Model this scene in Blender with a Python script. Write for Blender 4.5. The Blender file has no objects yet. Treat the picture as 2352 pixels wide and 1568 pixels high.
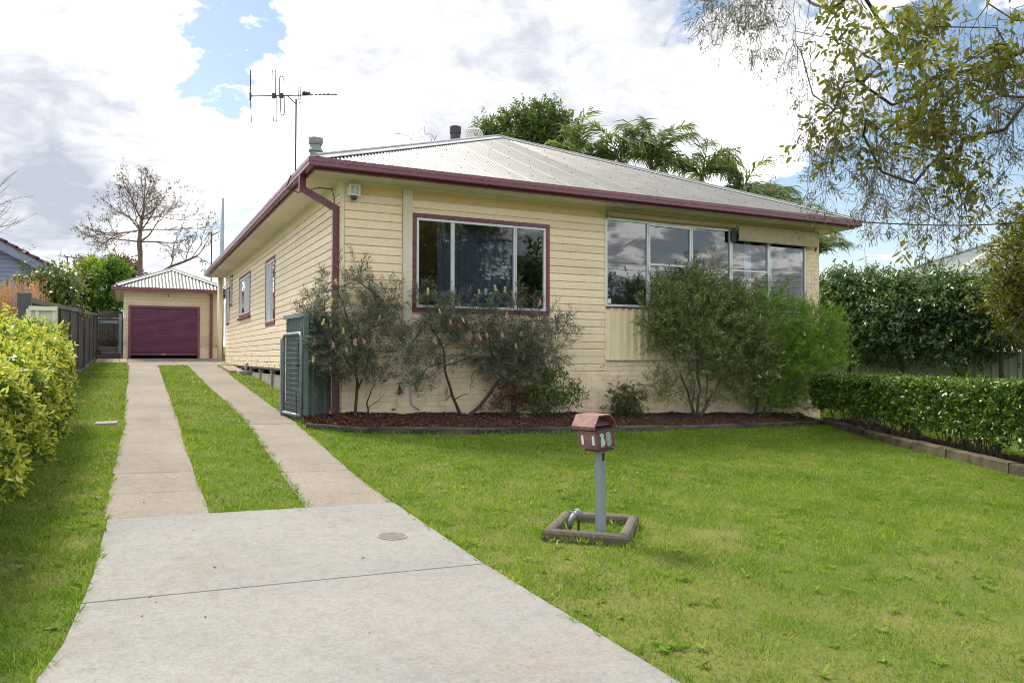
import bpy, math, random
import numpy as np
from mathutils import Vector, Matrix
random.seed(7); RNG = np.random.default_rng(11)
SC = bpy.context.scene
COL = SC.collection
rad = math.radians

# ---------------------------------------------------------------- camera
CAM = np.array([-3.0054, -12.051, 1.0076]); F = 2882.3 / 3840
YAW, PITCH, ROLL = .4628, .0204, .0013
def cam_axes():
    cy, sy, cp, sp = math.cos(YAW), math.sin(YAW), math.cos(PITCH), math.sin(PITCH)
    f = np.array([sy*cp, cy*cp, sp]); r0 = np.array([cy, -sy, 0]); u0 = np.cross(r0, f)
    c, s = math.cos(ROLL), math.sin(ROLL)
    return c*r0+s*u0, -s*r0+c*u0, f
RT, UP, FW = cam_axes()
cd = bpy.data.cameras.new('camera'); cam = bpy.data.objects.new('camera', cd); COL.objects.link(cam)
cd.sensor_width = 36; cd.lens = 36*F; cd.clip_end = 3000; cd.clip_start = .05
cam.matrix_world = Matrix(((RT[0], UP[0], -FW[0], CAM[0]), (RT[1], UP[1], -FW[1], CAM[1]), (RT[2], UP[2], -FW[2], CAM[2]), (0, 0, 0, 1)))
SC.camera = cam

# ---------------------------------------------------------------- sky, sun, exposure
SC.view_settings.view_transform = 'Standard'; SC.view_settings.look = 'None'
SC.render.engine = 'CYCLES'; SC.cycles.filter_width = 1.0; SC.cycles.use_adaptive_sampling = False; SC.cycles.sample_clamp_indirect = 6; SC.cycles.use_denoising = True
SC.view_settings.exposure = 1.55; SC.view_settings.gamma = 1; SC.view_settings.use_curve_mapping = False
SUN_EL, SUN_AZ = 50, -22          # azimuth from +Y (away from the street) towards +X
sd = bpy.data.lights.new('sun', 'SUN'); sun = bpy.data.objects.new('sun', sd); COL.objects.link(sun)
sd.energy = 2.1; sd.angle = rad(14); sd.color = (1, .93, .80)
sv = Vector((math.sin(rad(SUN_AZ))*math.cos(rad(SUN_EL)), math.cos(rad(SUN_AZ))*math.cos(rad(SUN_EL)), math.sin(rad(SUN_EL))))
sun.rotation_euler = (-sv).to_track_quat('-Z', 'Y').to_euler(); sun.location = sv*40

def pixdir(dx, dy):
    d = FW + RT*(dx-1176)/(F*2352) - UP*(dy-784)/(F*2352)
    return d/np.linalg.norm(d)

def make_world():
    w = bpy.data.worlds.new('World'); SC.world = w; w.use_nodes = True
    nt = w.node_tree; N = nt.nodes; L = nt.links; N.clear()
    def nd(t, **k):
        n = N.new(t)
        for a, b in k.items(): setattr(n, a, b)
        return n
    def math_(op, a, b=None, clamp=False):
        n = nd('ShaderNodeMath', operation=op, use_clamp=clamp)
        for i, v in enumerate((a, b)):
            if v is None: continue
            if isinstance(v, (int, float)): n.inputs[i].default_value = v
            else: L.new(v, n.inputs[i])
        return n.outputs[0]
    def mrange(v, a, b, c, d, smooth=True):
        n = nd('ShaderNodeMapRange'); n.interpolation_type = 'SMOOTHSTEP' if smooth else 'LINEAR'
        L.new(v, n.inputs[0])
        for i, x in enumerate((a, b, c, d)): n.inputs[i+1].default_value = x
        return n.outputs[0]
    sky = nd('ShaderNodeTexSky', sky_type='NISHITA', sun_disc=False)
    sky.sun_elevation = rad(SUN_EL); sky.sun_rotation = rad(SUN_AZ); sky.air_density = 1.0; sky.dust_density = .6; sky.ozone_density = 1.2
    tc = nd('ShaderNodeTexCoord')
    nrm = nd('ShaderNodeVectorMath', operation='NORMALIZE'); L.new(tc.outputs['Generated'], nrm.inputs[0])
    D = nrm.outputs[0]
    sep = nd('ShaderNodeSeparateXYZ'); L.new(D, sep.inputs[0])
    zz = math_('ADD', math_('MAXIMUM', sep.outputs[2], 0.0), .32)
    comb = nd('ShaderNodeCombineXYZ')
    L.new(math_('DIVIDE', sep.outputs[0], zz), comb.inputs[0]); L.new(math_('DIVIDE', sep.outputs[1], zz), comb.inputs[1])
    def noise(scale, detail, rough, dist, off):
        mp = nd('ShaderNodeVectorMath', operation='ADD'); L.new(comb.outputs[0], mp.inputs[0]); mp.inputs[1].default_value = off
        n = nd('ShaderNodeTexNoise'); n.inputs['Scale'].default_value = scale; n.inputs['Detail'].default_value = detail
        n.inputs['Roughness'].default_value = rough; n.inputs['Distortion'].default_value = dist
        L.new(mp.outputs[0], n.inputs['Vector']); return n.outputs[0]
    big = noise(3.3, 11, .60, .35, (3.1, 1.7, 0))
    def blob(dx, dy, r, amp):
        d = pixdir(dx, dy)
        v = nd('ShaderNodeVectorMath', operation='DOT_PRODUCT'); L.new(D, v.inputs[0]); v.inputs[1].default_value = d
        a = r/(F*2352)
        return mrange(v.outputs['Value'], math.cos(a), math.cos(a*.15), 0, amp)
    n2 = noise(7.5, 11, .60, .5, (9.2, 2.3, 5))
    cov = math_('ADD', math_('MULTIPLY', big, .5), math_('MULTIPLY', n2, .5))
    for b in ((610, 70, 150, -.07), (560, 150, 130, -.06), (470, 20, 90, -.05), (480, 210, 110, -.06), (190, 200, 70, -.06), (380, 140, 120, -.05), (2330, 330, 420, -.15), (1980, 560, 300, -.09), (2200, 480, 260, -.07), (1880, 470, 160, -.05),
              (100, 60, 420, .10), (1150, 60, 500, .09), (900, 260, 420, .10), (1560, 60, 90, -.015), (1480, 160, 120, -.02), (1720, 250, 250, .10), (60, 420, 300, .10), (1640, 330, 250, .06), (2000, 600, 110, .09), (300, 520, 200, .05)):
        cov = math_('ADD', cov, blob(*b))
    cov = math_('ADD', cov, .035)
    mask = mrange(cov, .455, .535, 0, 1)
    sh1 = noise(5.2, 9, .58, .5, (7.3, 4.9, 2))
    shade = math_('ADD', math_('MULTIPLY', sh1, .62), math_('MULTIPLY', noise(12, 10, .62, .6, (1.1, 8.2, 4)), .42))
    for b in ((90, 300, 240, -.085), (190, 345, 200, -.085), (60, 250, 110, -.05), (110, 510, 150, -.08), (1350, 130, 420, -.055), (1050, 180, 260, -.05), (850, 330, 160, .1), (300, 90, 320, .12), (640, 330, 200, .08), (1000, 20, 200, .06), (1700, 330, 220, .1)):
        shade = math_('ADD', shade, blob(*b))
    cr = nd('ShaderNodeValToRGB'); L.new(shade, cr.inputs[0])
    e = cr.color_ramp.elements
    e[0].position = .28; e[0].color = (2.0, 2.15, 2.5, 1); e[1].position = .57; e[1].color = (10.0, 10.0, 10.0, 1)
    for p_, c_ in ((.40, (2.75, 2.85, 3.1, 1)), (.47, (3.35, 3.4, 3.5, 1)), (.515, (4.1, 4.1, 4.15, 1))):
        m = e.new(p_); m.color = c_
    gain = nd('ShaderNodeMix', data_type='RGBA', blend_type='MULTIPLY'); gain.inputs[0].default_value = 1
    L.new(sky.outputs[0], gain.inputs[6]); gain.inputs[7].default_value = (.64, .60, .55, 1)
    # pale air low down
    low = mrange(sep.outputs[2], 0.0, .30, .55, 0)
    hz = nd('ShaderNodeMix', data_type='RGBA'); L.new(low, hz.inputs[0]); L.new(gain.outputs[2], hz.inputs[6]); hz.inputs[7].default_value = (3.0, 3.6, 4.4, 1)
    mx = nd('ShaderNodeMix', data_type='RGBA'); L.new(mask, mx.inputs[0]); L.new(hz.outputs[2], mx.inputs[6]); L.new(cr.outputs[0], mx.inputs[7])
    bg = nd('ShaderNodeBackground'); bg.inputs['Strength'].default_value = .10; L.new(mx.outputs[2], bg.inputs[0])
    out = nd('ShaderNodeOutputWorld'); L.new(bg.outputs[0], out.inputs[0])
make_world()

# ---------------------------------------------------------------- measuring helpers
def at(dx, dy, depth):
    return CAM + (FW + RT*(dx-1176)/(F*2352) - UP*(dy-784)/(F*2352))*depth
def on_y(dx, dy, y=0.):
    d = pixdir(dx, dy); return CAM + d*(y-CAM[1])/d[1]
def on_x(dx, dy, x=0.):
    d = pixdir(dx, dy); return CAM + d*(x-CAM[0])/d[0]
def gz(x, y):
    x = np.clip(x, -9, 18); y = np.clip(y, -15, 32)
    s = np.clip((y-2)/12, 0, 1); s = s*s*(3-2*s)
    return 0.0465*y - 0.03*(x*(1-s) - 2*s)
def V3(*a): return np.array(a, float)
def unit(v):
    v = np.asarray(v, float); n = np.linalg.norm(v, axis=-1, keepdims=True); return v/np.maximum(n, 1e-9)

# ---------------------------------------------------------------- object helpers
ORG = {}
def _tag(o, label=None, cat=None, group=None, kind=None):
    if label: o['label'] = label
    if cat: o['category'] = cat
    if group: o['group'] = group
    if kind: o['kind'] = kind
    return o
def empty(name, loc, label=None, cat=None, group=None, kind=None):
    o = bpy.data.objects.new(name, None); COL.objects.link(o); o.location = Vector([float(c) for c in loc]); o.empty_display_size = .1
    ORG[o.name] = np.array(loc, float)
    return _tag(o, label, cat, group, kind)
def link_mesh(name, me, parent=None, org=None, label=None, cat=None, group=None, kind=None):
    o = bpy.data.objects.new(name, me); COL.objects.link(o)
    p = ORG[parent.name] if parent else np.zeros(3)
    org = p if org is None else np.asarray(org, float)
    o.location = Vector([float(c) for c in (org - p)])
    if parent: o.parent = parent
    ORG[o.name] = org
    return _tag(o, label, cat, group, kind)
class MB:
    def __init__(s): s.v = []; s.f = []; s.m = []; s.cur = 0
    def add(s, vs, fs):
        b = len(s.v); s.v += [tuple(map(float, p)) for p in vs]; s.f += [tuple(b+i for i in f) for f in fs]; s.m += [s.cur]*len(fs); return s
    def hexa(s, p):  # 8 corners: bottom 4 ccw, top 4 ccw
        return s.add(p, [(3, 2, 1, 0), (4, 5, 6, 7), (0, 1, 5, 4), (1, 2, 6, 5), (2, 3, 7, 6), (3, 0, 4, 7)])
    def box(s, x0, x1, y0, y1, z0, z1):
        return s.hexa([(x0, y0, z0), (x1, y0, z0), (x1, y1, z0), (x0, y1, z0), (x0, y0, z1), (x1, y0, z1), (x1, y1, z1), (x0, y1, z1)])
    def bbox(s, x0, x1, y0, y1, z0, z1, b=.004):  # bevelled box
        def ring(d, z): return [(x0+d, y0+d, z), (x1-d, y0+d, z), (x1-d, y1-d, z), (x0+d, y1-d, z)]
        rings = [ring(b, z0), ring(0, z0+b), ring(0, z1-b), ring(b, z1)]
        vs = sum(rings, []); fs = [(3, 2, 1, 0), (12, 13, 14, 15)]
        for k in range(3):
            for i in range(4): fs.append((k*4+i, k*4+(i+1) % 4, k*4+4+(i+1) % 4, k*4+4+i))
        return s.add(vs, fs)
    def prism(s, poly, a, b):  # poly: list of 3D pts at offset a; extruded by vector (b-a)
        n = len(poly); a = np.asarray(a, float); b = np.asarray(b, float)
        vs = [np.asarray(p)+a for p in poly]+[np.asarray(p)+b for p in poly]
        fs = [tuple(reversed(range(n))), tuple(range(n, 2*n))]+[(i, (i+1) % n, n+(i+1) % n, n+i) for i in range(n)]
        return s.add(vs, fs)
    def tube(s, pts, r, n=6, cap=True):
        pts = [np.asarray(p, float) for p in pts]; m = len(pts)
        rs = [r]*m if np.isscalar(r) else list(r)
        vs = []; up = np.array([0, 0, 1.]); prev = None
        for i, p in enumerate(pts):
            t = unit(pts[min(i+1, m-1)]-pts[max(i-1, 0)])
            if prev is None:
                a = np.cross(t, up);
                if np.linalg.norm(a) < .1: a = np.cross(t, [1., 0, 0])
            else: a = prev - t*(prev@t)
            a = unit(a); prev = a; b = np.cross(t, a)
            for k in range(n):
                th = 2*math.pi*k/n; vs.append(p+(a*math.cos(th)+b*math.sin(th))*rs[i])
        fs = []
        for i in range(m-1):
            for k in range(n): fs.append((i*n+k, i*n+(k+1) % n, (i+1)*n+(k+1) % n, (i+1)*n+k))
        if cap: fs += [tuple(reversed(range(n))), tuple(range((m-1)*n, m*n))]
        return s.add(vs, fs)
    def lathe(s, prof, c, n=20):  # prof: (r,z) list
        vs = []; c = np.asarray(c, float)
        for r, z in prof:
            for k in range(n): th = 2*math.pi*k/n; vs.append(c+np.array([r*math.cos(th), r*math.sin(th), z]))
        fs = []
        for i in range(len(prof)-1):
            for k in range(n): fs.append((i*n+k, i*n+(k+1) % n, (i+1)*n+(k+1) % n, (i+1)*n+k))
        fs += [tuple(reversed(range(n))), tuple(range((len(prof)-1)*n, len(prof)*n))]
        return s.add(vs, fs)
    def build(s, name, mats, parent=None, org=None, smooth=False, **k):
        p = ORG[parent.name] if parent else None
        o_ = org if org is not None else (p if p is not None else np.zeros(3))
        me = bpy.data.meshes.new(name)
        me.from_pydata([(a-o_[0], b-o_[1], c-o_[2]) for a, b, c in s.v], [], s.f)
        for m in (mats if isinstance(mats, (list, tuple)) else [mats]): me.materials.append(m)
        if any(s.m): me.polygons.foreach_set('material_index', s.m)
        if smooth: me.polygons.foreach_set('use_smooth', [True]*len(me.polygons))
        me.update()
        return link_mesh(name, me, parent, o_, **k)
def quads_mesh(name, P, rnd, m, parent=None, org=None, nv=4, **k):
    """P: (N,nv,3) world polygons of nv corners with one float attribute 'rnd' per face."""
    o_ = np.asarray(org if org is not None else (ORG[parent.name] if parent else np.zeros(3)), float)
    N = len(P); nv = P.shape[1]; me = bpy.data.meshes.new(name)
    me.vertices.add(N*nv); me.vertices.foreach_set('co', (P-o_).astype(np.float32).ravel())
    me.loops.add(N*nv); me.loops.foreach_set('vertex_index', np.arange(N*nv, dtype=np.int32))
    me.polygons.add(N); me.polygons.foreach_set('loop_start', np.arange(0, N*nv, nv, dtype=np.int32))
    at_ = me.attributes.new('rnd', 'FLOAT', 'FACE'); at_.data.foreach_set('value', np.asarray(rnd, np.float32))
    me.materials.append(m); me.update(calc_edges=True); me.validate()
    return link_mesh(name, me, parent, o_, **k)

# ---------------------------------------------------------------- materials
class NT:
    def __init__(s, name):
        s.m = bpy.data.materials.new(name); s.m.use_nodes = True; s.t = s.m.node_tree; s.N = s.t.nodes; s.N.clear()
        s.out = s.N.new('ShaderNodeOutputMaterial')
    def n(s, t, **k):
        n = s.N.new(t)
        for a, b in k.items(): setattr(n, a, b)
        return n
    def l(s, a, b): s.t.links.new(a, b)
    def pos(s): return s.n('ShaderNodeNewGeometry').outputs['Position']
    def noise(s, vec, scale, detail=4, rough=.55, stretch=None, w=None):
        if stretch:
            mp = s.n('ShaderNodeMapping'); mp.inputs['Scale'].default_value = stretch; s.l(vec, mp.inputs[0]); vec = mp.outputs[0]
        n = s.n('ShaderNodeTexNoise'); n.inputs['Scale'].default_value = scale; n.inputs['Detail'].default_value = detail; n.inputs['Roughness'].default_value = rough
        s.l(vec, n.inputs['Vector']); return n.outputs[0]
    def mr(s, v, a, b, c=0., d=1.):
        n = s.n('ShaderNodeMapRange'); n.interpolation_type = 'SMOOTHSTEP'; s.l(v, n.inputs[0])
        for i, x in enumerate((a, b, c, d)): n.inputs[i+1].default_value = x
        return n.outputs[0]
    def mix(s, f, a, b, bt='MIX'):
        n = s.n('ShaderNodeMix', data_type='RGBA', blend_type=bt)
        for i, v in ((0, f), (6, a), (7, b)):
            if isinstance(v, (int, float)): n.inputs[i].default_value = v
            elif isinstance(v, tuple): n.inputs[i].default_value = v if len(v) == 4 else v+(1,)
            else: s.l(v, n.inputs[i])
        return n.outputs[2]
    def math(s, op, a, b):
        n = s.n('ShaderNodeMath', operation=op)
        for i, v in enumerate((a, b)):
            if isinstance(v, (int, float)): n.inputs[i].default_value = v
            else: s.l(v, n.inputs[i])
        return n.outputs[0]
    def ramp(s, v, stops):
        r = s.n('ShaderNodeValToRGB'); s.l(v, r.inputs[0]); e = r.color_ramp.elements
        while len(e) < len(stops): e.new(.5)
        for q, (p, c) in zip(e, stops): q.position = p; q.color = tuple(c)+(1,)
        return r.outputs[0]
    def bump(s, h, strength, dist=.01):
        b = s.n('ShaderNodeBump'); b.inputs['Strength'].default_value = strength; b.inputs['Distance'].default_value = dist; s.l(h, b.inputs['Height']); return b.outputs[0]
    def bsdf(s, col, rough=.6, metal=0, spec=.4, normal=None):
        p = s.n('ShaderNodeBsdfPrincipled')
        for nme, v in (('Base Color', col), ('Roughness', rough), ('Metallic', metal), ('Specular IOR Level', spec)):
            if isinstance(v, (int, float)): p.inputs[nme].default_value = v
            elif isinstance(v, tuple): p.inputs[nme].default_value = v+(1,)
            else: s.l(v, p.inputs[nme])
        if normal is not None: s.l(normal, p.inputs['Normal'])
        return p.outputs[0]
    def done(s, sh): s.l(sh, s.out.inputs[0]); return s.m
def plain(name, c, c2=None, scale=6, rough=.6, metal=0, spec=.35, bump=0, bscale=60, stretch=None, orand=.06):
    t = NT(name); p = t.pos(); c2 = c2 or tuple(x*.8 for x in c)
    col = t.mix(t.mr(t.noise(p, scale, 5, .6, stretch), .35, .68), c, c2)
    oi = t.n('ShaderNodeObjectInfo').outputs['Random']
    v = t.mr(oi, 0, 1, 1-orand, 1+orand); cv = t.n('ShaderNodeCombineXYZ')
    for i in range(3): t.l(v, cv.inputs[i])
    col = t.mix(1., col, cv.outputs[0], 'MULTIPLY')
    nr = t.bump(t.noise(p, bscale, 4), bump) if bump else None
    r = t.mr(t.noise(p, scale*2.3, 3), .3, .7, max(0, rough-.08), min(1, rough+.08))
    return t.done(t.bsdf(col, r, metal, spec, nr))
def paint_board(name, c, c2, flake=(.20, .19, .18), flake_lo=1.35, flake_hi=.72, amount=.60):
    """house paint, grubby streaks; it peels where the wall is lowest."""
    t = NT(name); p = t.pos()
    col = t.mix(t.mr(t.noise(p, 1.3, 5, .6), .35, .7), c, c2)
    col = t.mix(t.math('MULTIPLY', t.mr(t.noise(p, 9, 6, .7, (1, 1, .5)), .5, .75), .45), col, tuple(x*.74 for x in c2))
    col = t.mix(t.math('MULTIPLY', t.mr(t.noise(p, 5, 5, .7, (3, 3, .22)), .54, .74), .4), col, (c2[0]*.8, c2[1]*.72, c2[2]*.55))
    oi = t.n('ShaderNodeObjectInfo').outputs['Random']; v = t.mr(oi, 0, 1, .925, 1.03); cv = t.n('ShaderNodeCombineXYZ')
    for i in range(3): t.l(v, cv.inputs[i])
    col = t.mix(1., col, cv.outputs[0], 'MULTIPLY')
    sp = t.n('ShaderNodeSeparateXYZ'); t.l(p, sp.inputs[0])
    lowm = t.mr(sp.outputs[2], flake_lo, flake_hi, 0, .17)
    fl = t.math('ADD', t.noise(p, 7.5, 7, .68, (1, .55, 1.3)), lowm)
    fm = t.mr(fl, amount+.06, amount+.10)
    col = t.mix(fm, col, t.mix(t.noise(p, 30, 2), flake, tuple(x*1.9 for x in flake)))
    h = t.math('SUBTRACT', t.math('MULTIPLY', t.noise(p, 26, 5, .6, (.25, .25, 1)), .5), fm)
    return t.done(t.bsdf(col, t.mr(fm, 0, 1, .5, .9), 0, .35, t.bump(h, .25, .004)))
def leafmat(name, stops, rough=.45, spec=.4, trans=.35, patch=0.0):
    t = NT(name); a = t.n('ShaderNodeAttribute', attribute_name='rnd', attribute_type='GEOMETRY').outputs['Fac']
    if patch:
        a = t.math('ADD', a, t.math('MULTIPLY', t.math('SUBTRACT', t.noise(t.pos(), 1.1, 4, .6), .5), patch))
    col = t.ramp(a, stops)
    b = t.bsdf(col, rough, 0, spec)
    tr = t.n('ShaderNodeBsdfTranslucent'); t.l(t.mix(1., col, (1.25, 1.3, .6), 'MULTIPLY'), tr.inputs[0])
    mx = t.n('ShaderNodeMixShader'); mx.inputs[0].default_value = trans; t.l(b, mx.inputs[1]); t.l(tr.outputs[0], mx.inputs[2])
    return t.done(mx.outputs[0])
def glassmat(name, tint=(.74, .80, .84), ior=1.52, gain=2.7):
    t = NT(name); fr = t.n('ShaderNodeFresnel'); fr.inputs[0].default_value = ior
    f = t.math('MINIMUM', t.math('MULTIPLY', fr.outputs[0], gain), 1.)
    f = t.math('MULTIPLY', f, t.math('SUBTRACT', 1., t.n('ShaderNodeNewGeometry').outputs['Backfacing']))   # a thin pane: no inner reflection
    tr = t.n('ShaderNodeBsdfTransparent'); tr.inputs[0].default_value = tint+(1,)
    g = t.n('ShaderNodeBsdfGlossy'); g.inputs['Roughness'].default_value = .012; g.inputs[0].default_value = (1, 1, 1, 1)
    b = t.bump(t.noise(t.pos(), 1.2, 1), .004, .02); t.l(b, g.inputs['Normal'])
    mx = t.n('ShaderNodeMixShader'); t.l(f, mx.inputs[0]); t.l(tr.outputs[0], mx.inputs[1]); t.l(g.outputs[0], mx.inputs[2])
    return t.done(mx.outputs[0])
def concrete(name, c, c2, spk=(.16, .14, .13), spk_scale=130, spk_amt=.56, stain=(.36, .28, .2), bump=.35, light=.25):
    t = NT(name); p = t.pos()
    col = t.mix(t.mr(t.noise(p, .9, 6, .6), .32, .7), c, c2)
    col = t.mix(t.math('MULTIPLY', t.mr(t.noise(p, 1.7, 6, .68), .50, .72), .55), col, stain)
    col = t.mix(t.math('MULTIPLY', t.mr(t.noise(p, .55, 7, .62, (1.6, .35, 1)), .54, .72), .30), col, tuple(x*.62 for x in c2))
    s1 = t.noise(p, spk_scale, 3, .7); s2 = t.noise(p, spk_scale*.6, 3, .7)
    col = t.mix(t.math('MULTIPLY', t.mr(s1, spk_amt, spk_amt+.12), .7), col, spk)
    col = t.mix(t.math('MULTIPLY', t.mr(s2, .57, .7), light), col, tuple(min(.9, x*1.35) for x in c))
    col = t.mix(1., col, t.ramp(t.noise(p, 42, 4, .75), [(.30, (.80, .80, .80)), (.5, (1., 1., 1.)), (.70, (1.12, 1.12, 1.11))]), 'MULTIPLY')
    col = t.mix(1., col, t.ramp(t.noise(p, 11, 5, .7), [(.32, (.88, .87, .86)), (.5, (1., 1., 1.)), (.7, (1.06, 1.06, 1.06))]), 'MULTIPLY')
    spots = t.mr(t.noise(p, 3.1, 2, .5), .745, .765)
    col = t.mix(t.math('MULTIPLY', spots, .6), col, tuple(x*.35 for x in c2))
    oi = t.n('ShaderNodeObjectInfo').outputs['Random']; v = t.mr(oi, 0, 1, .965, 1.03); cv = t.n('ShaderNodeCombineXYZ')
    for i in range(3): t.l(v, cv.inputs[i])
    col = t.mix(1., col, cv.outputs[0], 'MULTIPLY')
    return t.done(t.bsdf(col, .85, 0, .25, t.bump(s1, bump, .004)))

M = {}
M['cream'] = paint_board('cream_paint', (.87, .74, .545), (.83, .68, .47), amount=.69, flake_lo=1.6)
M['cream_side'] = paint_board('cream_paint_skylit_weathered', (.87, .75, .58), (.83, .70, .515), amount=.665, flake_lo=2.0, flake_hi=.75)  # same paint as the front, paler with sky light mixed in; flakes more
M['cream_brick'] = plain('painted_brick', (.83, .70, .53), (.74, .60, .43), 5, .65, bump=.35, bscale=90, orand=.05)
M['cream_plain'] = plain('cream_trim', (.82, .73, .53), (.78, .68, .47), 3, .5)
M['frieze'] = plain('frieze_paint', (.72, .55, .28), (.66, .49, .23), 2.5, .5)
M['pale'] = plain('pale_trim', (.72, .67, .55), (.66, .60, .47), 4, .5)
M['soffit'] = plain('soffit_paint', (.74, .70, .60), (.69, .64, .53), 3, .6)
M['maroon'] = plain('maroon_paint', (.165, .048, .075), (.135, .038, .06), 7, .30, spec=.6)
M['maroon_old'] = plain('maroon_old_paint', (.16, .045, .06), (.26, .14, .13), 14, .55, bump=.2)
M['door'] = plain('door_maroon', (.150, .046, .098), (.125, .037, .080), 3, .42, spec=.45, orand=.03)
M['roofing'] = plain('zinc_roofing', (.138, .136, .132), (.108, .107, .104), 1.4, .45, .05, .45, orand=.03)
M['capping'] = plain('zinc_capping', (.36, .365, .37), (.30, .31, .315), 2, .45, .0, .45)
M['alu'] = plain('aluminium_frame', (.66, .70, .74), (.60, .64, .69), 3, .35, .15, .5)
M['galv'] = plain('galvanised', (.25, .28, .31), (.18, .205, .235), 12, .5, .2, .5)
M['galvdark'] = plain('grey_metal', (.22, .25, .28), (.17, .19, .22), 12, .45, .4, .5)
M['iron'] = plain('weathered_iron', (.07, .06, .075), (.04, .035, .045), 10, .6)
M['white'] = plain('white_plastic', (.80, .80, .78), (.74, .74, .72), 6, .4)
M['black'] = plain('black_plastic', (.02, .02, .022), (.03, .03, .03), 6, .5)
M['blue'] = plain('blue_lens', (.03, .05, .16), (.02, .035, .12), 6, .2)
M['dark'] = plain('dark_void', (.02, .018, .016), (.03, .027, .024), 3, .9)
M['room'] = plain('room_paint', (.22, .235, .26), (.20, .21, .235), 1, .8)
M['curtain'] = plain('navy_curtain', (.10, .125, .20), (.07, .09, .15), 4, .9)
M['sheer'] = plain('white_curtain', (.75, .76, .78), (.68, .70, .73), 3, .9)
M['canvas'] = plain('canvas_blind', (.42, .355, .245), (.36, .30, .205), 6, .9, bump=.15, bscale=300)
M['fibro'] = plain('grey_fibro', (.34, .33, .31), (.25, .24, .23), 3, .85, bump=.1)
M['stump'] = plain('weathered_stump', (.36, .32, .25), (.22, .20, .16), 8, .85, bump=.3)
M['green'] = plain('green_steel', (.088, .135, .122), (.068, .108, .098), 3, .4, spec=.5)
M['glass'] = glassmat('window_glass')
M['apron'] = concrete('broom_concrete', (.25, .245, .233), (.212, .208, .20), (.15, .145, .14), 150, .52, (.25, .215, .18), .3)
M['strip'] = concrete('exposed_aggregate', (.268, .232, .20), (.216, .188, .162), (.085, .07, .06), 95, .49, (.185, .16, .135), .6, .45)
M['kerb'] = concrete('old_kerb', (.17, .145, .115), (.10, .085, .07), (.05, .05, .04), 90, .52, (.12, .12, .07), .6)
M['paver'] = concrete('pink_paver', (.34, .25, .21), (.28, .21, .175), (.14, .10, .08), 120, .56, (.34, .28, .22), .3)
M['sleeper'] = plain('old_sleeper', (.10, .085, .07), (.035, .03, .026), 6, .9, bump=.6, bscale=40, stretch=(.3, 1.5, 2), orand=.2)
M['mossy'] = plain('mossy_block', (.10, .082, .05), (.036, .034, .02), 5, .9, bump=.6, bscale=30, orand=.25)
M['bark'] = plain('grey_bark', (.15, .125, .10), (.075, .062, .05), 14, .9, bump=.8, bscale=50, stretch=(1, 1, .35))
M['bark_dark'] = plain('dark_bark', (.085, .07, .058), (.045, .037, .03), 14, .9, bump=.8, bscale=40, stretch=(1, 1, .35))
M['bark_far'] = plain('distant_bark', (.16, .115, .095), (.11, .08, .065), 3, .9)
M['fence_dark'] = plain('charcoal_steel', (.075, .075, .08), (.055, .055, .058), 2, .5, orand=.12)
M['fence_worn'] = plain('weathered_fence_rail', (.17, .17, .165), (.08, .08, .08), 7, .75, bump=.2, stretch=(1, 1, .2))
M['fence_cream'] = plain('cream_steel', (.62, .63, .54), (.55, .56, .47), 3, .5)
M['fence_green'] = plain('sage_steel', (.33, .37, .28), (.29, .33, .245), 2, .5, orand=.05)
M['blueboard'] = plain('blue_board', (.22, .25, .37), (.19, .22, .335), 1, .6, orand=.05)
M['tile'] = plain('purple_tile', (.115, .04, .085), (.08, .03, .065), 4, .6, orand=.15)
M['pink'] = plain('faded_pink_steel', (.25, .138, .125), (.175, .082, .077), 11, .6, bump=.15, orand=.02)
M['plum'] = plain('plum_steel', (.15, .07, .09), (.115, .05, .068), 8, .5, orand=.02)
M['pinktop'] = plain('skylit_faded_lid_top', (.50, .36, .30), (.40, .25, .21), 9, .6)  # faded paint, the upward face coloured paler still as light from above
M['mint'] = plain('peeling_mint_paint', (.50, .58, .52), (.38, .46, .42), 40, .8, bump=.3)
M['rust'] = plain('rusty_iron', (.10, .045, .03), (.05, .028, .022), 30, .9, bump=.4)
M['bluesteel'] = plain('blue_grey_post', (.27, .32, .38), (.22, .265, .32), 5, .45, .2)
M['pvc'] = plain('grey_pvc', (.36, .40, .46), (.32, .36, .41), 5, .4)
M['brass'] = plain('old_brass', (.10, .07, .055), (.06, .045, .04), 20, .6, .4)
M['roadseal'] = plain('asphalt', (.055, .055, .056), (.045, .045, .046), 3, .9, bump=.3)
M['brownroof'] = plain('green_grey_roofing', (.26, .29, .285), (.22, .25, .245), 2, .5, .1)
M['palebarge'] = plain('pale_barge', (.66, .64, .54), (.60, .58, .49), 3, .6)

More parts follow.
